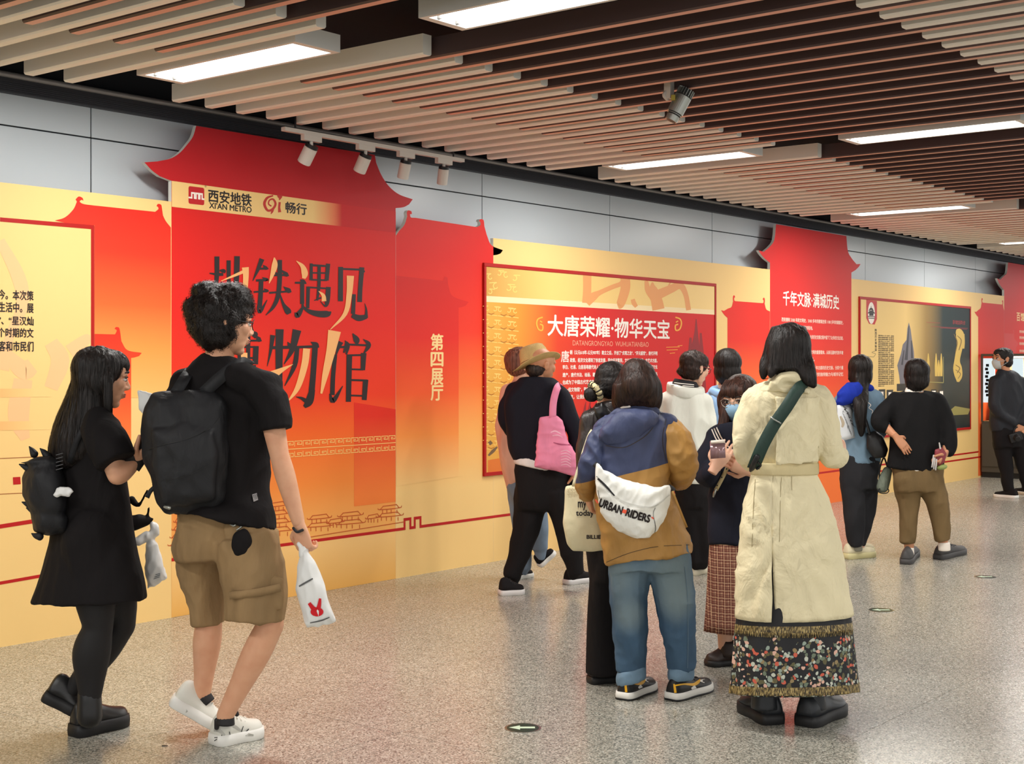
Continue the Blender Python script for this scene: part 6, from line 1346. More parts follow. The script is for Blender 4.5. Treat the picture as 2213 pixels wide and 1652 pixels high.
a = Acc(); q.rings(a, [(842, 1448, 1516, 30, 0), (862, 1432, 1526, 38, 0), (900, 1426, 1532, 42, 0), (960, 1424, 1534, 42, 0), (1020, 1430, 1534, 42, 0), (1046, 1440, 1534, 40, 0)]); q.limb(a, [(1440, 870, 0, 24), (1424, 930, -.03, 22), (1446, 985, -.18, 17)]); q.limb(a, [(1518, 870, 0, 22), (1530, 935, -.03, 20), (1520, 985, -.18, 16)]); q.cover(a, 'T', 'sL', 'sR', 'uL', 'uR', 'fL', 'fR')
q.mesh('hoodie', a, F_wh, voxel=.010, disp=[(.014, (6, 6, 4, .6), True, 3)])
a = Acc(); q.rings(a, [(832, 1442, 1522, 34, 0, 12, 5), (842, 1440, 1524, 37, 0, 14, 6), (858, 1440, 1522, 36, 0, 12, 4)], e=2.1); q.mesh('hood_collar', a, F_wh, voxel=.008, smooth=5)
a = Acc(); q.rings(a, [(822, 1458, 1506, 24, .0, 8), (836, 1450, 1512, 30, 0, 10)]); st_ = q.mesh('striped_neckband', a, plain('black_jersey', sr(30, 28, 30), .8))
q.decal('stripe', [st2([(1448, 826 + i * 4.4, 1.5), (1470, 829 + i * 4.4, 1.8), (1500, 832 + i * 4, 1.4)]) for i in range(4)], st_, M_wht, off=.003, stuff=True)
a = Acc(); q.rings(a, [(1020, 1462, 1534, 36, 0), (1070, 1464, 1534, 36, 0), (1100, 1470, 1530, 32, 0)]); q.limb(a, [(1488, 1080, 0, 26), (1494, 1150, 0, 22), (1504, 1218, 0, 17)], round_=False); q.limb(a, [(1514, 1080, 0, 24), (1520, 1150, 0, 21), (1522, 1218, 0, 16)], round_=False); q.cover(a, 'T:-.4', 'tL', 'tR', 'cL', 'cR')
q.mesh('trousers', a, F_blk, voxel=.011, disp=[(.008, (8, 8, 8), True, 3)])
M_cs = plain('cream_sneaker', sr(206, 196, 172), .7)
q.shoe((1490, 1244), (1532, 1236), M_cs, M_cs, W=.05, Hh=.08, sole=.04, name='sneaker'); q.shoe((1508, 1240), (1545, 1232), M_cs, M_cs, W=.05, Hh=.08, sole=.04, name='sneaker')

# ---------------------------------------------------------------- woman in the light blue hooded top
v = Fig(1565, 1226)
hd = (1571, 797, 0, 74, -88, 6)
v.body('person', 'woman in a light blue hooded top with a pale hair clip, facing the wall', dict(n=(1568, 842, 0), sl=(1530, 868, 0), el=(1522, 935, -.03), wl=(1540, 975, -.18), sr=(1606, 868, 0), er=(1612, 935, -.03), wr=(1596, 975, -.18), hl=(1552, 1040, 0), kl=(1552, 1130, 0), al=(1552, 1215, 0), hr=(1584, 1040, 0), kr=(1584, 1130, 0), ar=(1584, 1215, 0)), SK3, hd, voxel=.012)
a = Acc(); v.cap(a, hd, .02, .12); v.ball(a, 1571, 795, .02, 28, 36, 30); v.rings(a, [(815, 1552, 1592, 22, .03), (832, 1558, 1590, 16, .03), (842, 1562, 1584, 10, .03)])
hr_ = v.mesh('hair', a, HB, voxel=.007, smooth=5, disp=[(.004, (40, 40, 20), False, 1)]); v.strands(hr_, 400, .08, lift=.003, jitter=.3)
a = Acc(); c_v = v.p(1568, 801, .11)
a.limb([c_v + (RT * math.cos(t) * 8 + UP * math.sin(t) * 5) * v.s for t in [k * math.pi / 8 for k in range(17)]], [2 * v.s] * 17, 8, sub=1); a.limb([v.p(1574, 795, .112), v.p(1574, 790, .108)], [2.4 * v.s, 1.6 * v.s]); v.mesh('hair_clip', a, plain('pearl_clip', sr(206, 206, 202), .3))
F_lb = fabric('light_blue_fleece', sr(146, 182, 222), fold=6, fstr=.4, var=.06)
a = Acc(); v.rings(a, [(842, 1536, 1600, 26, 0), (862, 1524, 1612, 36, 0), (910, 1520, 1618, 42, 0), (980, 1520, 1618, 42, 0), (1044, 1526, 1612, 42, 0)]); v.limb(a, [(1532, 870, 0, 22), (1522, 930, -.02, 20), (1540, 975, -.16, 15)]); v.limb(a, [(1604, 870, 0, 22), (1613, 930, -.02, 20), (1597, 975, -.16, 15)]); v.cover(a, 'T', 'sL', 'sR', 'uL', 'uR', 'fL', 'fR')
v.mesh('hooded_top', a, F_lb, voxel=.011, disp=[(.010, (6, 6, 5), True, 3)])
a = Acc(); v.rings(a, [(836, 1536, 1600, 28, 0, 0, 6), (846, 1530, 1606, 34, .01, 0, 8), (858, 1530, 1606, 34, .01, 0, 8)], e=2.1); v.limb(a, [(1540, 845, .07, 8), (1560, 852, .1, 9), (1590, 850, .09, 8)]); v.mesh('hood', a, F_lb, voxel=.009, disp=[(.006, (12, 12, 14), True, 3)])
a = Acc(); v.rings(a, [(832, 1552, 1590, 20, .0), (842, 1550, 1592, 24, 0)]); v.mesh('white_collar', a, M_wht)
a = Acc(); v.rings(a, [(1020, 1530, 1606, 36, 0), (1070, 1532, 1604, 36, 0), (1095, 1534, 1600, 32, 0)]); v.cover(a, 'T:-.4', 'tL', 'tR', 'cL', 'cR', grow=.02); v.mesh('trousers', a, F_blk, voxel=.012, disp=[(.008, (8, 8, 8), True, 3)])
v.shoe((1545, 1226), (1556, 1209), M_wsole, M_wsole, name='sneaker'); v.shoe((1578, 1226), (1588, 1209), M_wsole, M_wsole, name='sneaker')

# ---------------------------------------------------------------- girl in the navy sailor top
n = Fig(1575, 1438)
hd = (1598, 864, .02, 94, 122, 14)
n.body('person', 'girl in a navy sailor top, face mask and glasses, looking down at her phone', dict(n=(1606, 918, 0), sl=(1552, 945, .02), el=(1526, 1030, .04), wl=(1554, 1000, .24), sr=(1652, 945, -.02), er=(1660, 1030, 0), wr=(1622, 1018, .18), hl=(1580, 1160, 0), kl=(1572, 1300, 0), al=(1566, 1400, 0), hr=(1622, 1160, 0), kr=(1626, 1300, 0), ar=(1640, 1400, -.05)), SK3, hd, hands=((1545, 1012, .25, .5, -.75, -.15, -.5, .5, .8, -1, 30), (1622, 1020, .2, -.75, -.35, .1, .5, .5, .8, -1, 60)), voxel=.010)
n.face(hd, lips=False); n.glasses(hd, plain('thin_silver_frame', sr(190, 180, 168), .3, .7)); n.mask(hd, plain('blue_mask', sr(150, 190, 220), .7))
a = Acc(); n.cap(a, hd, .012, .0); f_, l_, u_ = n.axes(*hd[4:]); C_ = n.p(*hd[:3]); hh_ = hd[3] * n.s
for sg in (1, -1): a.limb([C_ + (f_ * .2 + l_ * .2 * sg + u_ * .34) * hh_, C_ + (f_ * .16 + l_ * .36 * sg + u_ * .1) * hh_, C_ + (f_ * .06 + l_ * .4 * sg - u_ * .3) * hh_, C_ + (f_ * .02 + l_ * .38 * sg - u_ * .62) * hh_], [.09 * hh_, .1 * hh_, .12 * hh_, .1 * hh_], 12)
for k in range(-3, 4): a.limb([C_ + (f_ * .14 + l_ * .07 * k + u_ * .47) * hh_, C_ + (f_ * .36 + l_ * .08 * k + u_ * .33) * hh_, C_ + (f_ * .39 + l_ * .09 * k + u_ * (.17 if k else .22)) * hh_], [.06 * hh_, .045 * hh_, .02 * hh_], 8)
n.limb(a, [(1568, 860, .03, 10), (1566, 900, .05, 12), (1560, 935, .06, 10)]); n.limb(a, [(1640, 860, -.03, 14), (1642, 910, -.04, 18), (1640, 960, -.04, 14)])
hr_ = n.mesh('hair', a, hairmat('warm_brown_hair', sr(66, 42, 34)), voxel=.006, smooth=3, disp=[(.004, (40, 40, 4), False, 1)]); n.strands(hr_, 600, .12, lift=.003, jitter=.15)
F_sn = fabric('navy_sailor_cloth', sr(32, 34, 46), fold=7)
a = Acc(); n.rings(a, [(915, 1576, 1636, 30, 0), (935, 1546, 1660, 42, 0), (990, 1536, 1668, 52, 0), (1050, 1532, 1664, 54, 0), (1120, 1530, 1664, 56, 0), (1180, 1530, 1664, 56, 0)]); n.limb(a, [(1556, 948, .02, 28), (1528, 1000, .05, 28), (1526, 1030, .08, 25), (1540, 1020, .18, 18)]); n.limb(a, [(1652, 948, -.02, 28), (1662, 1020, 0, 26), (1634, 1024, .13, 18)]); n.cover(a, 'T', 'sL', 'sR', 'uL', 'uR', 'fL:.7', 'fR:.7')
stp = n.mesh('sailor_top', a, F_sn, voxel=.009, disp=[(.010, (8, 7, 6), True, 3)])
a = Acc(); n.pillow(a, [(1552, 918), (1580, 912), (1640, 914), (1650, 940), (1620, 985), (1594, 1000), (1576, 978), (1558, 950), (1545, 930)], .135, .03, .07, .4); sc2 = n.mesh('sailor_collar', a, F_sn, voxel=.007, disp=[(.003, (10, 10, 10), True, 3)])
n.decal('white_stripe', [st2([(1538 + i * 5.2, 928 - i * 2, 2.5), (1548 + i * 5, 950 - i * 2.6, 2.5), (1562 + i * 4.2, 969 - i * 3.6, 2.5), (1588 + i * 1, 992 - i * 7, 2.5)]) for i in range(3)], sc2, M_wht, off=.004, stuff=True)
PLD, nt, bb = newmat('plaid_wool'); bb.inputs['Roughness'].default_value = .9
px_ = pos(nt, obj=True); dt = nd(nt, 'ShaderNodeVectorMath', operation='DOT_PRODUCT'); dt.inputs[1].default_value = tuple(RT); nt.links.new(px_, dt.inputs[0]); sp = nd(nt, 'ShaderNodeSeparateXYZ'); nt.links.new(px_, sp.inputs[0])
def stripes(src, fr, ph=0):
    a1 = nd(nt, 'ShaderNodeMath', operation='MULTIPLY'); a1.inputs[1].default_value = fr; nt.links.new(src, a1.inputs[0]); a2 = nd(nt, 'ShaderNodeMath', operation='FRACT'); nt.links.new(a1.outputs[0], a2.inputs[0])
    return ramp(nt, a2.outputs[0], [(0, (0, 0, 0, 1)), (.12, (.5, .5, .5, 1)), (.3, (.1, .1, .1, 1)), (.55, (.75, .75, .75, 1)), (.66, (.1, .1, .1, 1)), (.9, (.35, .35, .35, 1)), (1, (0, 0, 0, 1))], 'CONSTANT')
ad = nd(nt, 'ShaderNodeMix', data_type='RGBA', blend_type='ADD'); ad.inputs[0].default_value = 1; nt.links.new(stripes(dt.outputs['Value'], 34), ad.inputs[6]); nt.links.new(stripes(sp.outputs[2], 27), ad.inputs[7])
nt.links.new(ramp(nt, ad.outputs[2], [(0, sr(84, 44, 38)), (.35, sr(124, 70, 58)), (.6, sr(150, 98, 78)), (1, sr(206, 172, 140))]), bb.inputs['Base Color'])
def pleated(F_, rows, npl, amp, thick=.006, nseg=4, phase=0.0, e=2.1, knife=.35):
    """open pleated skirt: rows as in rings()"""
    a_ = Acc(); R_ = cr([tuple(r) + (0,) * (7 - len(r)) for r in rows], 3); N = npl * nseg; outr = []
    for i_, (y, xl, xr, b_, q_, sl, sf) in enumerate(R_):
        ring = []; gr = amp * (i_ / (len(R_) - 1)) ** .7 if isinstance(amp, (int, float)) else amp[0] + (amp[1] - amp[0]) * i_ / (len(R_) - 1)
        for jj in range(N):
            u_2 = jj / N; ph2 = (u_2 * npl) % 1.0; tri = (ph2 / knife if ph2 < knife else (1 - ph2) / (1 - knife)) - .5
            t = 2 * math.pi * u_2 + phase; k2 = 1 + tri * gr
            cx, sx = math.cos(t), math.sin(t); ux = math.copysign(abs(cx) ** (2 / e), cx); uz = math.copysign(abs(sx) ** (2 / e), sx)
            ring.append(F_.p((xl + xr) / 2 + ux * k2 * (xr - xl) / 2, y + sl * ux * .5 + sf * uz, q_ + uz * k2 * b_ * F_.s))
        outr.append(ring)
    inner = [[v_ + (sum(r, Vector()) / len(r) - v_).normalized() * thick for v_ in r] for r in reversed(outr)]
    a_.tube(outr + inner, False); return a_
sk_ = n.mesh('plaid_skirt', pleated(n, [(1168, 1534, 1662, 50, 0), (1230, 1530, 1672, 58, 0), (1310, 1526, 1684, 66, 0), (1370, 1522, 1692, 72, 0, 12, 6)], 26, (.03, .09)), PLD)
M_bb = plain('dark_brown_boot', sr(52, 40, 36), .5)
for he, to, sx_ in (((1585, 1436), (1527, 1440), 1572), ((1650, 1432), (1610, 1446), 1642)):
    u = n.shoe(he, to, M_bb, M_rub, W=.05, Hh=.09, sole=.03, name='boot'); a = Acc(); n.limb(a, [(sx_, 1418, 0, 20), (sx_ + 2, 1385, 0, 18)], round_=False); n.part('boot_shaft', a, M_bb, u)
for x_, q_ in ((1568, 0), (1640, -.03)):
    a = Acc(); n.limb(a, [(x_, 1380, q_, 14), (x_ + 2, 1400, q_, 14)]); n.mesh('sock', a, F_blk)
a = Acc(); c = n.p(1551, 972, .315); a.box(c, ((RT * .98 + UP * .08) * .036, TC.lerp(UP, .25).normalized() * .0045, (UP * .9 - TC * .3) * .045)); bm_ = n.thing('phone', 'phone in a clear case held by the girl in the sailor top', 'phone', plain('clear_phone_case', sr(150, 120, 124), .15, .2), a)
a = Acc(); a.box(c + UP * .038 + TC * .006, ((RT * .98 + UP * .08) * .034, TC * .003, UP * .008)); n.part('phone_edge', a, M_wht, bm_)
a = Acc(); n.strap(a, [(1600, 965, .13), (1583, 988, .15), (1563, 1030, .15), (1547, 1060, .13)], 8, .004); ss = n.thing('shoulder_strap', 'beige leather bag strap across the navy sailor top', 'strap', plain('beige_leather', sr(190, 174, 130), .5), a)
a = Acc()
for k in range(5): n.ball(a, 1590 - k * 10, 978 + k * 18, .157, 1.6, 1.6, 1)
n.part('rivet', a, M_rub, ss)
a = Acc(); n.limb(a, [(1547, 1058, .13, 2.4), (1544, 1066, .13, 3), (1542, 1074, .12, 2)], 8); n.part('buckle', a, M_sil, ss)
# ---------------------------------------------------------------- woman in the cream trench coat
t = Fig(1708, 1564)
hd = (1704, 768, -.02, 118, -86, 8)
t.body('person', 'woman in a belted cream trench coat with a dark green strap, seen from behind', dict(n=(1702, 835, -.01), sl=(1640, 872, 0), el=(1618, 985, .03), wl=(1640, 1005, -.2), sr=(1768, 872, 0), er=(1796, 985, .03), wr=(1822, 992, -.14), hl=(1665, 1150, 0), kl=(1668, 1350, 0), al=(1652, 1515, .0), hr=(1745, 1150, 0), kr=(1752, 1350, 0), ar=(1752, 1515, 0)), SK3, hd, hands=((1820, 990, -.14, .25, -.45, -.85, 1, 0, .2, -1, 45), (1642, 1003, -.2, .1, -.4, -.9, -1, 0, .2, 1, 45)), voxel=.010)
F_tr = fabric('cream_trench_cotton', sr(233, 221, 184), rough=.75, spec=.25, weave=520, wstr=.12, fold=11, fstr=.85, var=.03, stretch=(1, 1, .7))
a = Acc()
t.rings(a, [(826, 1652, 1748, 36, 0), (840, 1620, 1782, 46, 0), (866, 1604, 1798, 58, 0), (920, 1612, 1794, 66, 0), (965, 1620, 1780, 66, 0), (1005, 1628, 1764, 60, 0), (1022, 1628, 1764, 60, 0)], e=2.4)
t.limb(a, [(1634, 866, 0, 34), (1619, 915, .02, 32), (1614, 962, .03, 29), (1618, 988, .0, 25), (1632, 1000, -.12, 21)]); t.limb(a, [(1768, 866, 0, 34), (1782, 915, .02, 32), (1792, 962, .03, 30), (1800, 984, .0, 26), (1812, 990, -.1, 21)])
t.cover(a, 'T:.7', 'sL', 'sR', 'uL', 'uR', 'fL:.8', 'fR:.8')
coat = t.mesh('trench_coat', a, F_tr, voxel=.0065, smooth=4, disp=[(.010, (5, 5, 3, .8), True, 3), (.006, (12, 10, 6, -.9), True, 9), (.003, (30, 26, 14, .5), True, 14)])
# lower coat: open shell with a back vent
def coat_skirt():
    rows = cr([(1012, 1628, 1764, 58, 0, 0, 0), (1030, 1622, 1768, 62, 0, 0, 0), (1090, 1606, 1796, 74, 0, 0, 0), (1150, 1598, 1812, 82, 0, 0, 0), (1220, 1592, 1826, 88, 0, 0, 0), (1290, 1589, 1838, 92, 0, 0, 0), (1330, 1588, 1845, 94, 0, -4, 16)], 5)
    N = 120; out_ = []; T0 = math.pi / 2 + .29               # seam angle on the side facing the camera
    for i_, (y, xl, xr, b_, q_, sl, sf) in enumerate(rows):
        ring = []
        for jj in range(N + 1):
            u_2 = jj / N; th = T0 + 2 * math.pi * u_2
            gap = max(0, (y - 1296) / 34) * .055
            th = T0 + gap * .5 + (2 * math.pi - gap) * u_2 + (.0 if u_2 < .5 else 0)
            cx, sx = math.cos(th), math.sin(th); e_ = 2.35
            ux = math.copysign(abs(cx) ** (2 / e_), cx); uz = math.copysign(abs(sx) ** (2 / e_), sx)
            k2 = 1.0
            lap = max(0, min(1, (y - 1180) / 60))
            if u_2 < .05: k2 += .05 * lap * (1 - u_2 / .05)
            if u_2 > .95: k2 -= .04 * lap * ((u_2 - .95) / .05)
            p_ = t.p((xl + xr) / 2 + ux * k2 * (xr - xl) / 2, y + sl * ux * .5 + sf * uz, q_ + uz * k2 * b_ * t.s)
            # creases fanning out from the top of the vent
            n_ = (AX * -sx * -1 if False else (RT * ux + TC * uz)).normalized()
            X_ = (xl + xr) / 2 + ux * (xr - xl) / 2; dx, dy = X_ - 1684, y - 1192; rr = math.hypot(dx, dy); an = math.atan2(dy, abs(dx))
            amp = .0085 * math.exp(-((rr - 70) / 80) ** 2) * (1 if uz > 0 else .3)
            cre = amp * ((.5 - abs(noise.noise((an * 4.2 + (3 if dx > 0 else 0), rr * .006, 1.7)))) * 2 - .5) * 1.6
            cre += .006 * ((.5 - abs(noise.noise((X_ * .03 + y * .022, y * .03 - X_ * .012, 7.1)))) * 2 - .5) * min(1, max(0, (y - 1035) / 60))
            ring.append(p_ + n_ * cre)
        out_.append(ring)
    a_ = Acc(); M_ = N + 1; th_ = .0045
    inn = [[v_ - (v_ - sum(r, Vector()) / len(r)).normalized() * th_ for v_ in r] for r in out_]
    for r in out_: a_.v += r
    o2 = len(a_.v)
    for r in inn: a_.v += r
    R_ = len(out_)
    for i_ in range(R_ - 1):
        for jj in range(N): 
            A_ = i_ * M_ + jj; a_.f.append((A_, A_ + 1, A_ + M_ + 1, A_ + M_)); a_.f.append((o2 + A_, o2 + A_ + M_, o2 + A_ + M_ + 1, o2 + A_ + 1))
        for jj in (0, N): A_ = i_ * M_ + jj; a_.f.append((A_, A_ + M_, o2 + A_ + M_, o2 + A_))
    for jj in range(N): A_ = (R_ - 1) * M_ + jj; a_.f.append((A_, A_ + 1, o2 + A_ + 1, o2 + A_))
    return a_
cs = t.mesh('coat_skirt', coat_skirt(), F_tr)
M_seam = plain('coat_seam', sr(150, 136, 98), .8)
t.decal('stitching', [st2([(1632, 1036, 1), (1628, 1100, 1.2), (1625, 1183, 1.2)]), st2([(1689, 1032, 1), (1687, 1065, 1), (1684, 1190, .8)]), st2([(1711, 1030, 1), (1711, 1060, .8)]), st2([(1775, 1035, 1), (1800, 1090, 1.2), (1815, 1150, 1.2)])], cs, M_seam, off=.002, stuff=True)
# storm flap across the back, collar, belt
def shell(rows, x_from, x_to, th_=.006, N=40, off=.0, e_=2.4):
    """panel of cloth around the back between two picture columns"""
    R_ = cr(rows, 5); a_ = Acc(); o_, i2 = [], []
    for y, xl, xr, b_, sl in R_:
        ro, ri = [], []; c_x = (xl + xr) / 2; hw = (xr - xl) / 2
        for jj in range(N + 1):
            x = x_from(y) + (x_to(y) - x_from(y)) * jj / N; ux = max(-.999, min(.999, (x - c_x) / hw)); uz = (1 - abs(ux) ** e_) ** (1 / e_)
            p_ = t.p(x, y + sl * ux, uz * b_ * t.s + off); ro.append(p_); ri.append(p_ - TC * th_)
        o_.append(ro + list(reversed(ri)))
    a_.tube(o_); return a_
fr = [(858, 1602, 1802, 60, 0), (900, 1612, 1795, 70, 0), (950, 1618, 1788, 73, 0), (990, 1622, 1784, 73, 0), (1004, 1624, 1782, 72, -5)]
fl1 = shell(fr, lambda y: 1677 + (y - 858) * -.0, lambda y: 1772 - max(0, (y - 900)) * .02, .006, off=.006)
sf_ = t.mesh('storm_flap', fl1, F_tr, voxel=.005, smooth=3, disp=[(.006, (9, 8, 9, .8), True, 4), (.004, (22, 20, 20, -.7), True, 2)])
a = Acc(); t.limb(a, [(1668, 838, .09, 11), (1690, 820, .10, 13), (1712, 815, .10, 14), (1738, 828, .08, 12), (1752, 840, .05, 8)]); t.rings(a, [(806, 1672, 1728, 34, 0), (822, 1660, 1742, 42, .01), (838, 1648, 1758, 48, .01)], e=2.1); t.limb(a, [(1655, 832, .05, 9), (1646, 845, .06, 8), (1690, 842, .105, 7), (1745, 846, .09, 7)])
t.mesh('collar', a, F_tr, voxel=.0065, smooth=4, disp=[(.006, (14, 12, 16, .7), True, 3)])
a = Acc(); t.rings(a, [(1000, 1623, 1768, 66, 0, 0, 2), (1003, 1621, 1770, 68, 0, 0, 2), (1023, 1621, 1770, 68, 0, 0, 2), (1026, 1624, 1767, 66, 0, 0, 2)], n=48, e=2.4, sub=2); t.mesh('belt', a, fabric('trench_belt', sr(214, 198, 154), rough=.75, fold=14, fstr=.3, var=.04))
a = Acc(); t.cap(a, hd, .016, .15)
t.rings(a, [(705, 1668, 1742, 44, -.01), (740, 1655, 1750, 56, .0), (780, 1650, 1756, 58, .01), (800, 1647, 1758, 52, .03)], e=2.1)
t.limb(a, [(1656, 780, .03, 14), (1652, 802, .05, 12), (1650, 816, .06, 6)]); t.limb(a, [(1672, 790, .08, 12), (1668, 806, .10, 9), (1666, 812, .10, 6)]); t.limb(a, [(1740, 780, .05, 18), (1748, 808, .09, 16), (1758, 832, .10, 8)]); t.limb(a, [(1728, 790, .08, 16), (1738, 812, .11, 13), (1750, 830, .11, 7)])
hr_ = t.mesh('hair', a, HB, voxel=.006, smooth=7, disp=[(.004, (34, 34, 1.4), False, 1), (.002, (80, 80, 2), False, 4)]); t.strands(hr_, 1400, .2, lift=.0015, jitter=.06, width=.0013)
# long floral skirt
FLO, nt, bb = newmat('floral_skirt'); bb.inputs['Roughness'].default_value = .7
po_ = pos(nt, obj=True); sp = nd(nt, 'ShaderNodeSeparateXYZ'); nt.links.new(po_, sp.inputs[0])
def mth(op, a1, b1=None):
    o_ = nd(nt, 'ShaderNodeMath', operation=op)
    for i_, x_ in enumerate((a1, b1)):
        if x_ is None: continue
        if isinstance(x_, (int, float)): o_.inputs[i_].default_value = x_
        else: nt.links.new(x_, o_.inputs[i_])
    return o_.outputs[0]
wn = nd(nt, 'ShaderNodeTexNoise'); wn.inputs['Scale'].default_value = 30; nt.links.new(po_, wn.inputs[0])
wv = nd(nt, 'ShaderNodeVectorMath', operation='MULTIPLY_ADD'); wv.inputs[1].default_value = (.02, .02, .02); nt.links.new(wn.outputs['Color'], wv.inputs[0]); nt.links.new(po_, wv.inputs[2])
vo = nd(nt, 'ShaderNodeTexVoronoi'); vo.inputs['Scale'].default_value = 62; nt.links.new(wv.outputs[0], vo.inputs['Vector'])
vs_ = nd(nt, 'ShaderNodeSeparateColor'); nt.links.new(vo.outputs['Color'], vs_.inputs[0])
cols = ramp(nt, vs_.outputs[0], [(0, sr(26, 26, 30)), (.20, sr(150, 164, 152)), (.36, sr(98, 92, 62)), (.47, sr(196, 200, 186)), (.60, sr(206, 96, 74)), (.68, sr(26, 26, 30)), (.74, sr(150, 130, 92)), (.82, sr(222, 178, 158)), (.90, sr(112, 124, 104))], 'CONSTANT')
edge = mth('LESS_THAN', vo.outputs['Distance'], .56)
big = nd(nt, 'ShaderNodeTexNoise'); big.inputs['Scale'].default_value = 7; big.inputs['Detail'].default_value = 2; nt.links.new(pos(nt, (1, 1, .35), True), big.inputs[0])
zz = sp.outputs[2]
low_ = nd(nt, 'ShaderNodeMapRange'); low_.inputs[1].default_value = .44; low_.inputs[2].default_value = .18; low_.inputs[3].default_value = -.16; low_.inputs[4].default_value = .55; nt.links.new(zz, low_.inputs[0])
msk = mth('MULTIPLY', edge, mth('GREATER_THAN', mth('ADD', big.outputs[0], low_.outputs[0]), .52))
mix1 = nd(nt, 'ShaderNodeMix', data_type='RGBA'); mix1.inputs[6].default_value = sr(27, 27, 31); nt.links.new(msk, mix1.inputs[0]); nt.links.new(cols, mix1.inputs[7])
nt.links.new(mix1.outputs[2], bb.inputs['Base Color'])
sk_rows = [(1230, 1600, 1820, 80, 0), (1320, 1592, 1838, 90, 0), (1400, 1584, 1848, 98, 0), (1460, 1580, 1854, 102, 0, -2, 8), (1494, 1577, 1857, 104, 0, -4, 14)]
sk2 = t.mesh('floral_skirt', pleated(t, sk_rows, 16, (.0, .07), nseg=6, phase=.5, knife=.2), FLO)
GLD, nt, bb = newmat('gold_braid'); bb.inputs['Roughness'].default_value = .5
g1_ = nd(nt, 'ShaderNodeTexNoise'); g1_.inputs['Scale'].default_value = 220; nt.links.new(pos(nt, (1, 1, .3), True), g1_.inputs[0]); nt.links.new(ramp(nt, g1_.outputs[0], [(.38, sr(44, 36, 24)), (.5, sr(120, 100, 56)), (.66, sr(190, 168, 112))]), bb.inputs['Base Color'])
def braid(y0, y1, gr):
    k0, k1 = [tuple(np.interp(y_, [r[0] for r in sk_rows], [(r + (0, 0, 0))[c2] for r in sk_rows]) for c2 in (1, 2, 3)) for y_ in (y0, y1)]
    return pleated(t, [(y0, k0[0] - 1, k0[1] + 1, k0[2] + 1.5, 0, -3, 9), ((y0 + y1) / 2, (k0[0] + k1[0]) / 2 - 1, (k0[1] + k1[1]) / 2 + 1, (k0[2] + k1[2]) / 2 + 1.5, 0, -3, 9), (y1, k1[0] - 1, k1[1] + 1, k1[2] + 1.5, 0, -3, 9)], 16, gr, nseg=6, phase=.5, knife=.2, thick=.003)
t.mesh('gold_braid', braid(1346, 1364, (.03, .035)), GLD, sk2); t.mesh('gold_braid', braid(1478, 1496, (.062, .07)), GLD, sk2)
a = Acc(); random.seed(2)
for k in range(64):
    x = 1590 + k * 4.0; zt = 1358 + 8 * (1 - ((x - 1714) / 130) ** 2); 
    if abs(x - 1716) > 126: continue
    uz = math.sqrt(max(.02, 1 - ((x - 1716) / 134) ** 2)); t.limb(a, [(x, zt + 4, uz * 97 * t.s, 1.5), (x + random.uniform(-1, 1), zt + 13, uz * 98 * t.s, 1.0)], 5, 1)
o_ = t.mesh('fringe', a, GLD, sk2); o_['kind'] = 'stuff'
M_bt = plain('black_boot_leather', sr(36, 38, 42), .38)
for he, to, sx_ in (((1674, 1568), (1612, 1532), 1652), ((1738, 1572), (1814, 1538), 1756)):
    u = t.shoe(he, to, M_bt, M_rub, W=.058, Hh=.105, sole=.045, name='boot', bulk=1.08); a = Acc(); t.limb(a, [(sx_, 1532, .0, 30), (sx_, 1490, 0, 27)], round_=False); t.part('boot_shaft', a, M_bt, u, voxel=.007)
M_gs = fabric('dark_green_webbing', sr(40, 62, 54), rough=.55, spec=.35, weave=300, wstr=.6, fold=20, fstr=.2)
a = Acc(); t.strap(a, [(1752, 848, .02), (1745, 838, .09), (1728, 838, .125), (1700, 880, .158), (1672, 920, .166), (1650, 960, .165), (1636, 992, .15), (1628, 1012, .11)], 26, .005, [TC, TC, TC])
cb = t.thing('bag_strap', 'dark green cross-body bag strap running over the back of the cream trench coat', 'strap', M_gs, a)
a = Acc(); t.strap(a, [(1665, 902, .176), (1688, 916, .176)], 3, .004); t.part('slider', a, M_sil, cb)
a = Acc(); t.limb(a, [(1636, 988, .155, 7), (1630, 1000, .15, 5), (1626, 1010, .12, 7), (1622, 1018, .1, 3)], 8); t.limb(a, [(1638, 1000, .15, 2.5), (1644, 1006, .13, 2.5), (1636, 1014, .12, 2.5)], 8); t.part('clasp', a, M_rub, cb)

# ---------------------------------------------------------------- woman in the denim jacket with blue hood
e = Fig(1850, 1207)
hd = (1860, 803, -.02, 62, -75, 0)
e.body('person', 'woman with a long ponytail in a denim jacket with a blue hood', dict(n=(1856, 838, 0), sl=(1822, 862, 0), el=(1815, 920, .02), wl=(1830, 955, -.15), sr=(1892, 862, 0), er=(1905, 920, .02), wr=(1885, 955, -.15), hl=(1840, 1015, 0), kl=(1840, 1100, .04), al=(1848, 1188, .02), hr=(1876, 1015, 0), kr=(1872, 1100, -.04), ar=(1858, 1188, -.03)), SK3, hd, voxel=.013)
a = Acc(); e.cap(a, hd, .02, .15); e.ball(a, 1860, 802, .0, 25, 31, 26); e.rings(a, [(815, 1842, 1880, 22, .03), (835, 1844, 1878, 18, .06), (870, 1842, 1876, 13, .18), (905, 1848, 1872, 11, .2), (930, 1854, 1870, 8, .19), (944, 1858, 1866, 4, .19)]); e.limb(a, [(1838, 800, 0, 3), (1834, 815, .02, 2), (1830, 824, .03, 1)])
hr_ = e.mesh('hair', a, HB, voxel=.009, smooth=6, disp=[(.006, (34, 34, 3), False, 1)]); e.strands(hr_, 350, .2, lift=.004, jitter=.1, width=.002)
DJ = fabric('washed_denim', sr(110, 134, 152), weave=200, wstr=.4, fold=9, fstr=.5, var=.22)
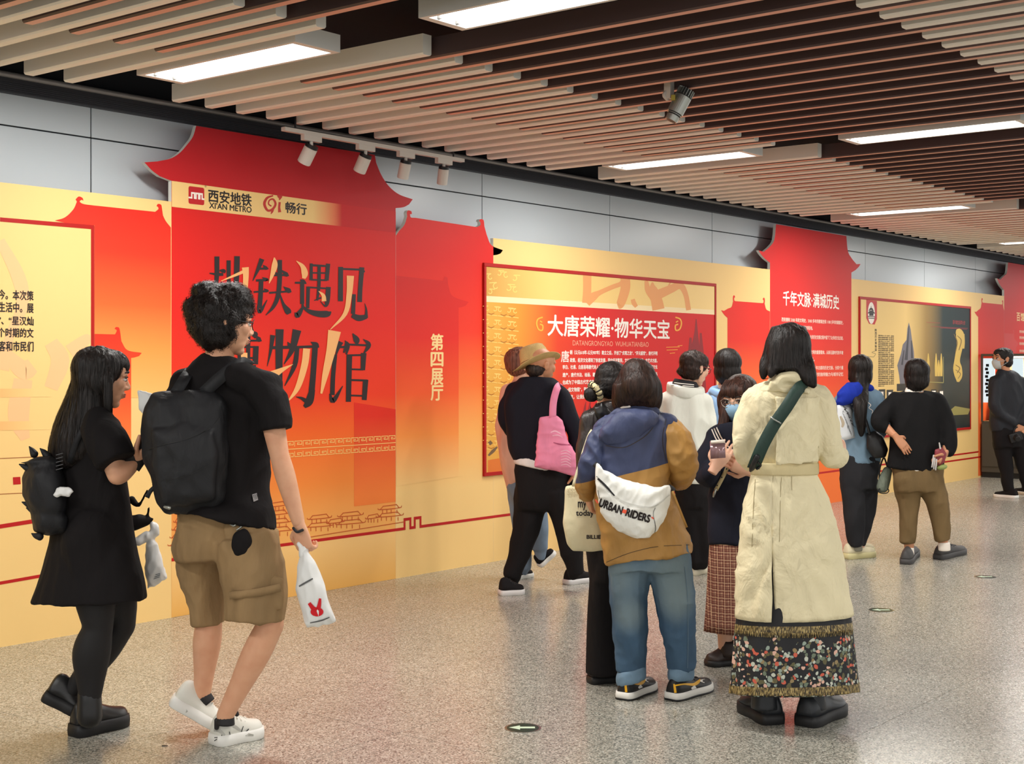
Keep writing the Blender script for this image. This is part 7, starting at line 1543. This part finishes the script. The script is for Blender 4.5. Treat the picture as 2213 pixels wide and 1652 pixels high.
a = Acc(); e.rings(a, [(845, 1834, 1884, 22, 0), (862, 1816, 1900, 30, 0), (900, 1812, 1908, 36, 0), (950, 1812, 1906, 36, 0), (1000, 1816, 1902, 36, 0, 0, 3)]); e.limb(a, [(1822, 866, 0, 18), (1812, 915, .02, 17), (1826, 952, -.1, 13)]); e.limb(a, [(1892, 866, 0, 18), (1906, 915, .02, 17), (1888, 952, -.1, 13)]); e.cover(a, 'T', 'sL', 'sR', 'uL', 'uR', 'fL', 'fR')
dj = e.mesh('denim_jacket', a, DJ, voxel=.011, smooth=5, disp=[(.014, (7, 6, 6, .5), True, 3)])
F_bh = fabric('royal_blue_fleece', sr(30, 52, 158), fold=12, fstr=.5)
a = Acc(); e.pillow(a, [(1830, 826), (1856, 826), (1866, 838), (1862, 856), (1846, 870), (1822, 878), (1806, 876), (1808, 852)], .14, .06, .06, .45); e.limb(a, [(1838, 836, .02, 10), (1860, 834, .06, 10), (1880, 840, .02, 9)]); e.mesh('blue_hood', a, F_bh, voxel=.010, smooth=6, disp=[(.008, (12, 12, 14), True, 3)])
a = Acc(); e.strap(a, [(1826, 876, .145), (1828, 912, .155), (1834, 950, .15)], 42, .004, RT * .5 + TC); ptc = e.mesh('back_patch', a, plain('white_patch_cloth', sr(222, 224, 226), .8))
e.decal('script_lettering', [([(1822 + (X * .55 + .3 * Y) * 34 - 2, 879 + X * 42 + (Y - .5) * 8) for X, Y in fit(v_, 0, 1, 1, 0)], f_2) for v_, f_2 in [text_mesh('Merce')]] + [([(1818 + (X * .5) * 38 + 4 - Y * 2, 890 + X * 50 + (Y - .5) * 8) for X, Y in fit(v_, 0, 1, 1, 0)], f_2) for v_, f_2 in [text_mesh('Cunningham')]], ptc, M_ink, off=.004, stuff=True)
e.decal('faded_print', [st2([(1816, 900, 4), (1822, 914, 7), (1820, 924, 4)])], ptc, plain('tan_print', sr(200, 184, 160), .8), off=.003)
e.decal('script_print', [st2([(1876, 870, 1.2), (1882, 876, 1.4), (1878, 882, 1.2), (1886, 888, 1.4), (1884, 894, 1)]), st2([(1838, 864, 1), (1842, 872, 1.2), (1839, 880, 1.2), (1844, 884, 1)])], dj, M_wht, off=.004, stuff=True)
F_bj = fabric('black_jeans', sr(40, 40, 43), fold=9)
a = Acc(); e.rings(a, [(985, 1816, 1902, 34, 0), (1030, 1815, 1900, 38, 0), (1060, 1818, 1898, 36, 0)]); e.limb(a, [(1842, 1030, .03, 27), (1846, 1110, .05, 23), (1850, 1180, .03, 18)], round_=False); e.limb(a, [(1872, 1030, -.03, 28), (1868, 1110, -.05, 23), (1854, 1180, -.03, 16)], round_=False); e.cover(a, 'T:-.5', 'tL', 'tR', 'cL:.9', 'cR:.9')
e.mesh('trousers', a, F_bj, voxel=.011, disp=[(.010, (8, 7, 7), True, 3)])
a = Acc(); e.limb(a, [(1850, 1176, .02, 14), (1850, 1192, .02, 14)], round_=False); e.mesh('sock', a, plain('grey_knit', sr(140, 136, 120), .8), voxel=.008)
M_yz = fabric('pale_knit_shoe', sr(214, 204, 172), weave=150, wstr=.6); M_ys = plain('pale_yellow_sole', sr(206, 196, 146), .6)
e.shoe((1827, 1209), (1888, 1203), M_yz, M_ys, W=.055, Hh=.09, sole=.045, name='sneaker', laces=M_wsole); e.shoe((1836, 1202), (1884, 1194), M_yz, M_ys, W=.055, Hh=.09, sole=.045, name='sneaker')
a = Acc(); e.pillow(a, [(1872, 936), (1892, 930), (1908, 942), (1920, 972), (1914, 990), (1888, 992), (1872, 970)], .16, .05, .04, .45); 
kb = e.thing('shoulder_bag', 'black leather shoulder bag on the hip of the denim jacket woman', 'bag', M_leath, a, voxel=.009)
a = Acc(); e.strap(a, [(1880, 940, .2), (1868, 900, .18), (1852, 868, .16)], 6, .004); e.part('strap', a, M_leath, kb)
a = Acc(); e.limb(a, [(1918, 1018, .1, 10), (1912, 1036, .1, 12.5), (1907, 1054, .1, 13)], 20)
pch = e.thing('bottle_pouch', 'grey-green cylindrical pouch hanging between the denim jacket and the khaki trousers', 'pouch', fabric('quilted_green', sr(118, 126, 112), weave=160, wstr=1.2, fold=30, fstr=.5), a, voxel=.006, smooth=3)
a = Acc(); a.limb([e.p(1907, 1056, .1) + (RT * math.cos(th) * .95 + UP * (-.35 + .5 * math.sin(th)) + TC * .75 ) * 12 * e.s for th in [k * math.pi / 8 for k in range(17)]], [1.2 * e.s] * 17, 6, sub=1); e.part('rim', a, M_rub, pch)
a = Acc(); e.strap(a, [(1900, 1035, .1), (1902, 1010, .11), (1910, 990, .12), (1916, 1004, .11), (1921, 1022, .1)], 3.4, .003); e.part('cord', a, M_rub, pch)

# ---------------------------------------------------------------- person in black sweater and khaki trousers
k = Fig(1990, 1214)
hd = (1980, 812, 0, 62, -88, 0)
k.body('person', 'person in a black sweater and khaki trousers with one hand on the hip', dict(n=(1976, 850, 0), sl=(1936, 868, 0), el=(1900, 912, .06), wl=(1934, 942, .16), sr=(2026, 868, 0), er=(2048, 930, .04), wr=(2044, 982, .12), hl=(1962, 1030, 0), kl=(1962, 1110, 0), al=(1965, 1196, 0), hr=(2012, 1030, 0), kr=(2028, 1105, 0), ar=(2040, 1184, 0)), SK2, hd, hands=((1936, 944, .165, .62, .74, .05, .3, -.3, 1, -1, 10, .185, .05), (2043, 982, .13, -.6, .75, .3, .7, .4, .5, 1, 55, .18)), voxel=.0115)
a = Acc(); k.cap(a, hd, .02, .15); k.ball(a, 1980, 810, .0, 26, 30, 26); k.rings(a, [(825, 1956, 2004, 24, .01), (838, 1960, 1998, 20, .02), (848, 1968, 1988, 12, .03), (854, 1972, 1982, 6, .03)])
hr_ = k.mesh('hair', a, HB, voxel=.009, smooth=5, disp=[(.005, (40, 40, 20), False, 1)]); k.strands(hr_, 450, .09, lift=.006, jitter=.5, width=.002)
a = Acc(); k.rings(a, [(848, 1946, 2008, 22, 0), (862, 1928, 2030, 32, 0), (900, 1924, 2038, 40, 0), (950, 1922, 2040, 42, 0), (1000, 1918, 2040, 42, 0), (1016, 1916, 2037, 42, 0, 14, 4)]); k.limb(a, [(1938, 868, 0, 22), (1910, 895, .04, 20), (1900, 914, .08, 19), (1910, 924, .1, 15)]); k.limb(a, [(2024, 868, 0, 22), (2044, 915, .03, 20), (2052, 960, .08, 17), (2050, 978, .1, 14)]); k.cover(a, 'T', 'sL', 'sR', 'uL', 'uR', 'fR:.7')
k.mesh('sweater', a, F_blk2, voxel=.011, disp=[(.010, (6, 6, 5), True, 3)])
a = Acc(); k.rings(a, [(838, 1958, 1992, 18, 0), (848, 1954, 1996, 22, 0)]); k.mesh('white_collar', a, M_wht)
a = Acc(); k.rings(a, [(1004, 1920, 2034, 38, 0, 18, 3), (1016, 1922, 2032, 38, 0, 20, 3), (1020, 1926, 2028, 36, 0, 20, 3)]); k.mesh('white_hem', a, M_wht)
F_kk = fabric('olive_khaki', sr(120, 98, 66), fold=8, fstr=.5)
a = Acc(); k.rings(a, [(995, 1926, 2038, 36, 0), (1035, 1928, 2042, 42, 0), (1065, 1934, 2042, 38, 0)]); k.limb(a, [(1960, 1040, 0, 30), (1964, 1110, 0, 22), (1960, 1174, 0, 16.5)], round_=False); k.limb(a, [(2012, 1040, 0, 31), (2030, 1110, 0, 22), (2037, 1170, 0, 17)], round_=False); k.cover(a, 'T:-.5', 'tL', 'tR', 'cL:.75', 'cR:.75')
k.mesh('trousers', a, F_kk, voxel=.010, disp=[(.010, (8, 7, 7), True, 3)])
for x_, y_, r_ in ((1964, 1182, 11), (2040, 1172, 13)):
    a = Acc(); k.limb(a, [(x_, y_, 0, r_), (x_ + 1, y_ + 19, 0, r_)], round_=False); k.mesh('sock', a, M_wht, voxel=.007)
M_gr = plain('dark_grey_trainer', sr(70, 68, 68), .6)
k.shoe((1957, 1221), (1976, 1196), M_gr, M_gr, W=.055, Hh=.085, sole=.04, name='trainer', laces=M_rub); k.shoe((2026, 1210), (2082, 1196), M_gr, M_gr, W=.055, Hh=.085, sole=.04, name='trainer', laces=M_rub)
a = Acc(); k.pillow(a, [(2020, 972), (2036, 966), (2046, 980), (2042, 1000), (2030, 1008), (2018, 996)], .16, .02); wl_ = k.thing('wallet', 'small dark red purse with tassels in the right hand of the black sweater wearer', 'purse', plain('dark_red_leather', sr(140, 56, 64), .5), a, voxel=.006)
a = Acc()
for i_, (x0, y0, x1, y1) in enumerate(((2018, 985, 2014, 1010), (2020, 990, 2018, 1014), (2024, 994, 2022, 1016), (2032, 970, 2030, 958))): k.limb(a, [(x0, y0, .18, 2), (x1, y1, .18, 1.4)], 6)
k.part('tassel', a, plain('white_tassel', sr(206, 200, 196), .7), wl_)
a = Acc(); k.ball(a, 2036, 1010, .15, 12, 6, 8, 10); k.part('green_charm', a, plain('pale_green', sr(150, 164, 96), .6), wl_, voxel=.006)

# ---------------------------------------------------------------- man in black by the display case
z = Fig(2180, 1076)
hd = (2165, 777, 0, 46, 165, 0)
z.body('person', 'man in a black jacket and face mask, hands clasped behind, by the display case', dict(n=(2174, 808, 0), sl=(2150, 824, .06), el=(2146, 880, .10), wl=(2196, 918, .12), sr=(2204, 824, -.04), er=(2226, 880, 0), wr=(2204, 920, .12), hl=(2166, 950, 0), kl=(2176, 1005, 0), al=(2181, 1064, 0), hr=(2200, 950, 0), kr=(2212, 1005, -.03), ar=(2222, 1060, -.05)), SK2, hd, hands=((2195, 917, .13, .8, .55, .1, 0, -.3, 1, -1, 35), (2207, 920, .13, -.6, .7, .1, 0, -.2, 1, 1, 40)), voxel=.014)
z.face(hd, lips=False); z.mask(hd, plain('grey_mask', sr(186, 196, 200), .7))
a = Acc(); z.cap(a, hd, .01, .1)
hr_ = z.mesh('hair', a, HB, voxel=.010, smooth=3, disp=[(.006, (60, 60, 60), False, 1)]); z.strands(hr_, 300, .03, lift=.006, jitter=.8, width=.0025)
F_bk3 = fabric('black_shell', sr(33, 35, 41), rough=.6, spec=.3, fold=8, fstr=.5)
a = Acc(); z.rings(a, [(800, 2158, 2190, 13, 0, 4), (812, 2150, 2206, 20, 0), (840, 2143, 2216, 27, 0), (880, 2140, 2218, 29, 0), (915, 2138, 2214, 29, 0), (932, 2140, 2210, 28, 0)]); z.limb(a, [(2152, 826, .06, 15), (2150, 876, .12, 13.5), (2172, 902, .14, 11.5), (2192, 916, .13, 9)]); z.limb(a, [(2204, 826, -.02, 15), (2222, 876, .04, 13), (2208, 915, .12, 9)]); z.cover(a, 'T', 'sL', 'sR', 'uL', 'uR', 'fL:.85', 'fR:.85')
z.mesh('jacket', a, F_bk3, voxel=.013, disp=[(.014, (6, 6, 5, .5), True, 3)])
a = Acc(); z.rings(a, [(924, 2142, 2210, 27, 0), (950, 2144, 2212, 28, 0), (968, 2148, 2214, 26, 0)]); z.limb(a, [(2164, 955, 0, 19), (2174, 1010, 0, 15), (2180, 1063, 0, 12.5)], round_=False); z.limb(a, [(2198, 955, -.02, 19), (2212, 1010, -.03, 15), (2222, 1060, -.05, 12)], round_=False); z.cover(a, 'T:-.5', 'tL', 'tR', 'cL', 'cR'); z.mesh('trousers', a, F_blk, voxel=.012, disp=[(.010, (8, 7, 7), True, 3)])
z.shoe((2198, 1078), (2150, 1074), F_blk, M_wsole, W=.055, Hh=.08, sole=.035, name='trainer'); z.shoe((2236, 1072), (2192, 1066), F_blk, M_wsole, W=.055, Hh=.08, sole=.035, name='trainer')
a = Acc(); c = z.p(2194, 945, .16); a.box(c, ((RT * .9 + UP * .3).normalized() * .07, TC * .03, (UP * .95 - RT * .3).normalized() * .05)); a.limb([c + TC * .03, c + TC * .09 - UP * .02], [.034, .032], 18, sub=1, round_=False)
cm = z.thing('camera', 'black camera dangling from the clasped hands of the man at the far right', 'camera', M_rub, a, voxel=.006, smooth=2)
a = Acc(); z.strap(a, [(2190, 938, .15), (2194, 926, .15), (2202, 922, .15)], 3, .003); z.part('wrist_strap', a, M_rub, cm)
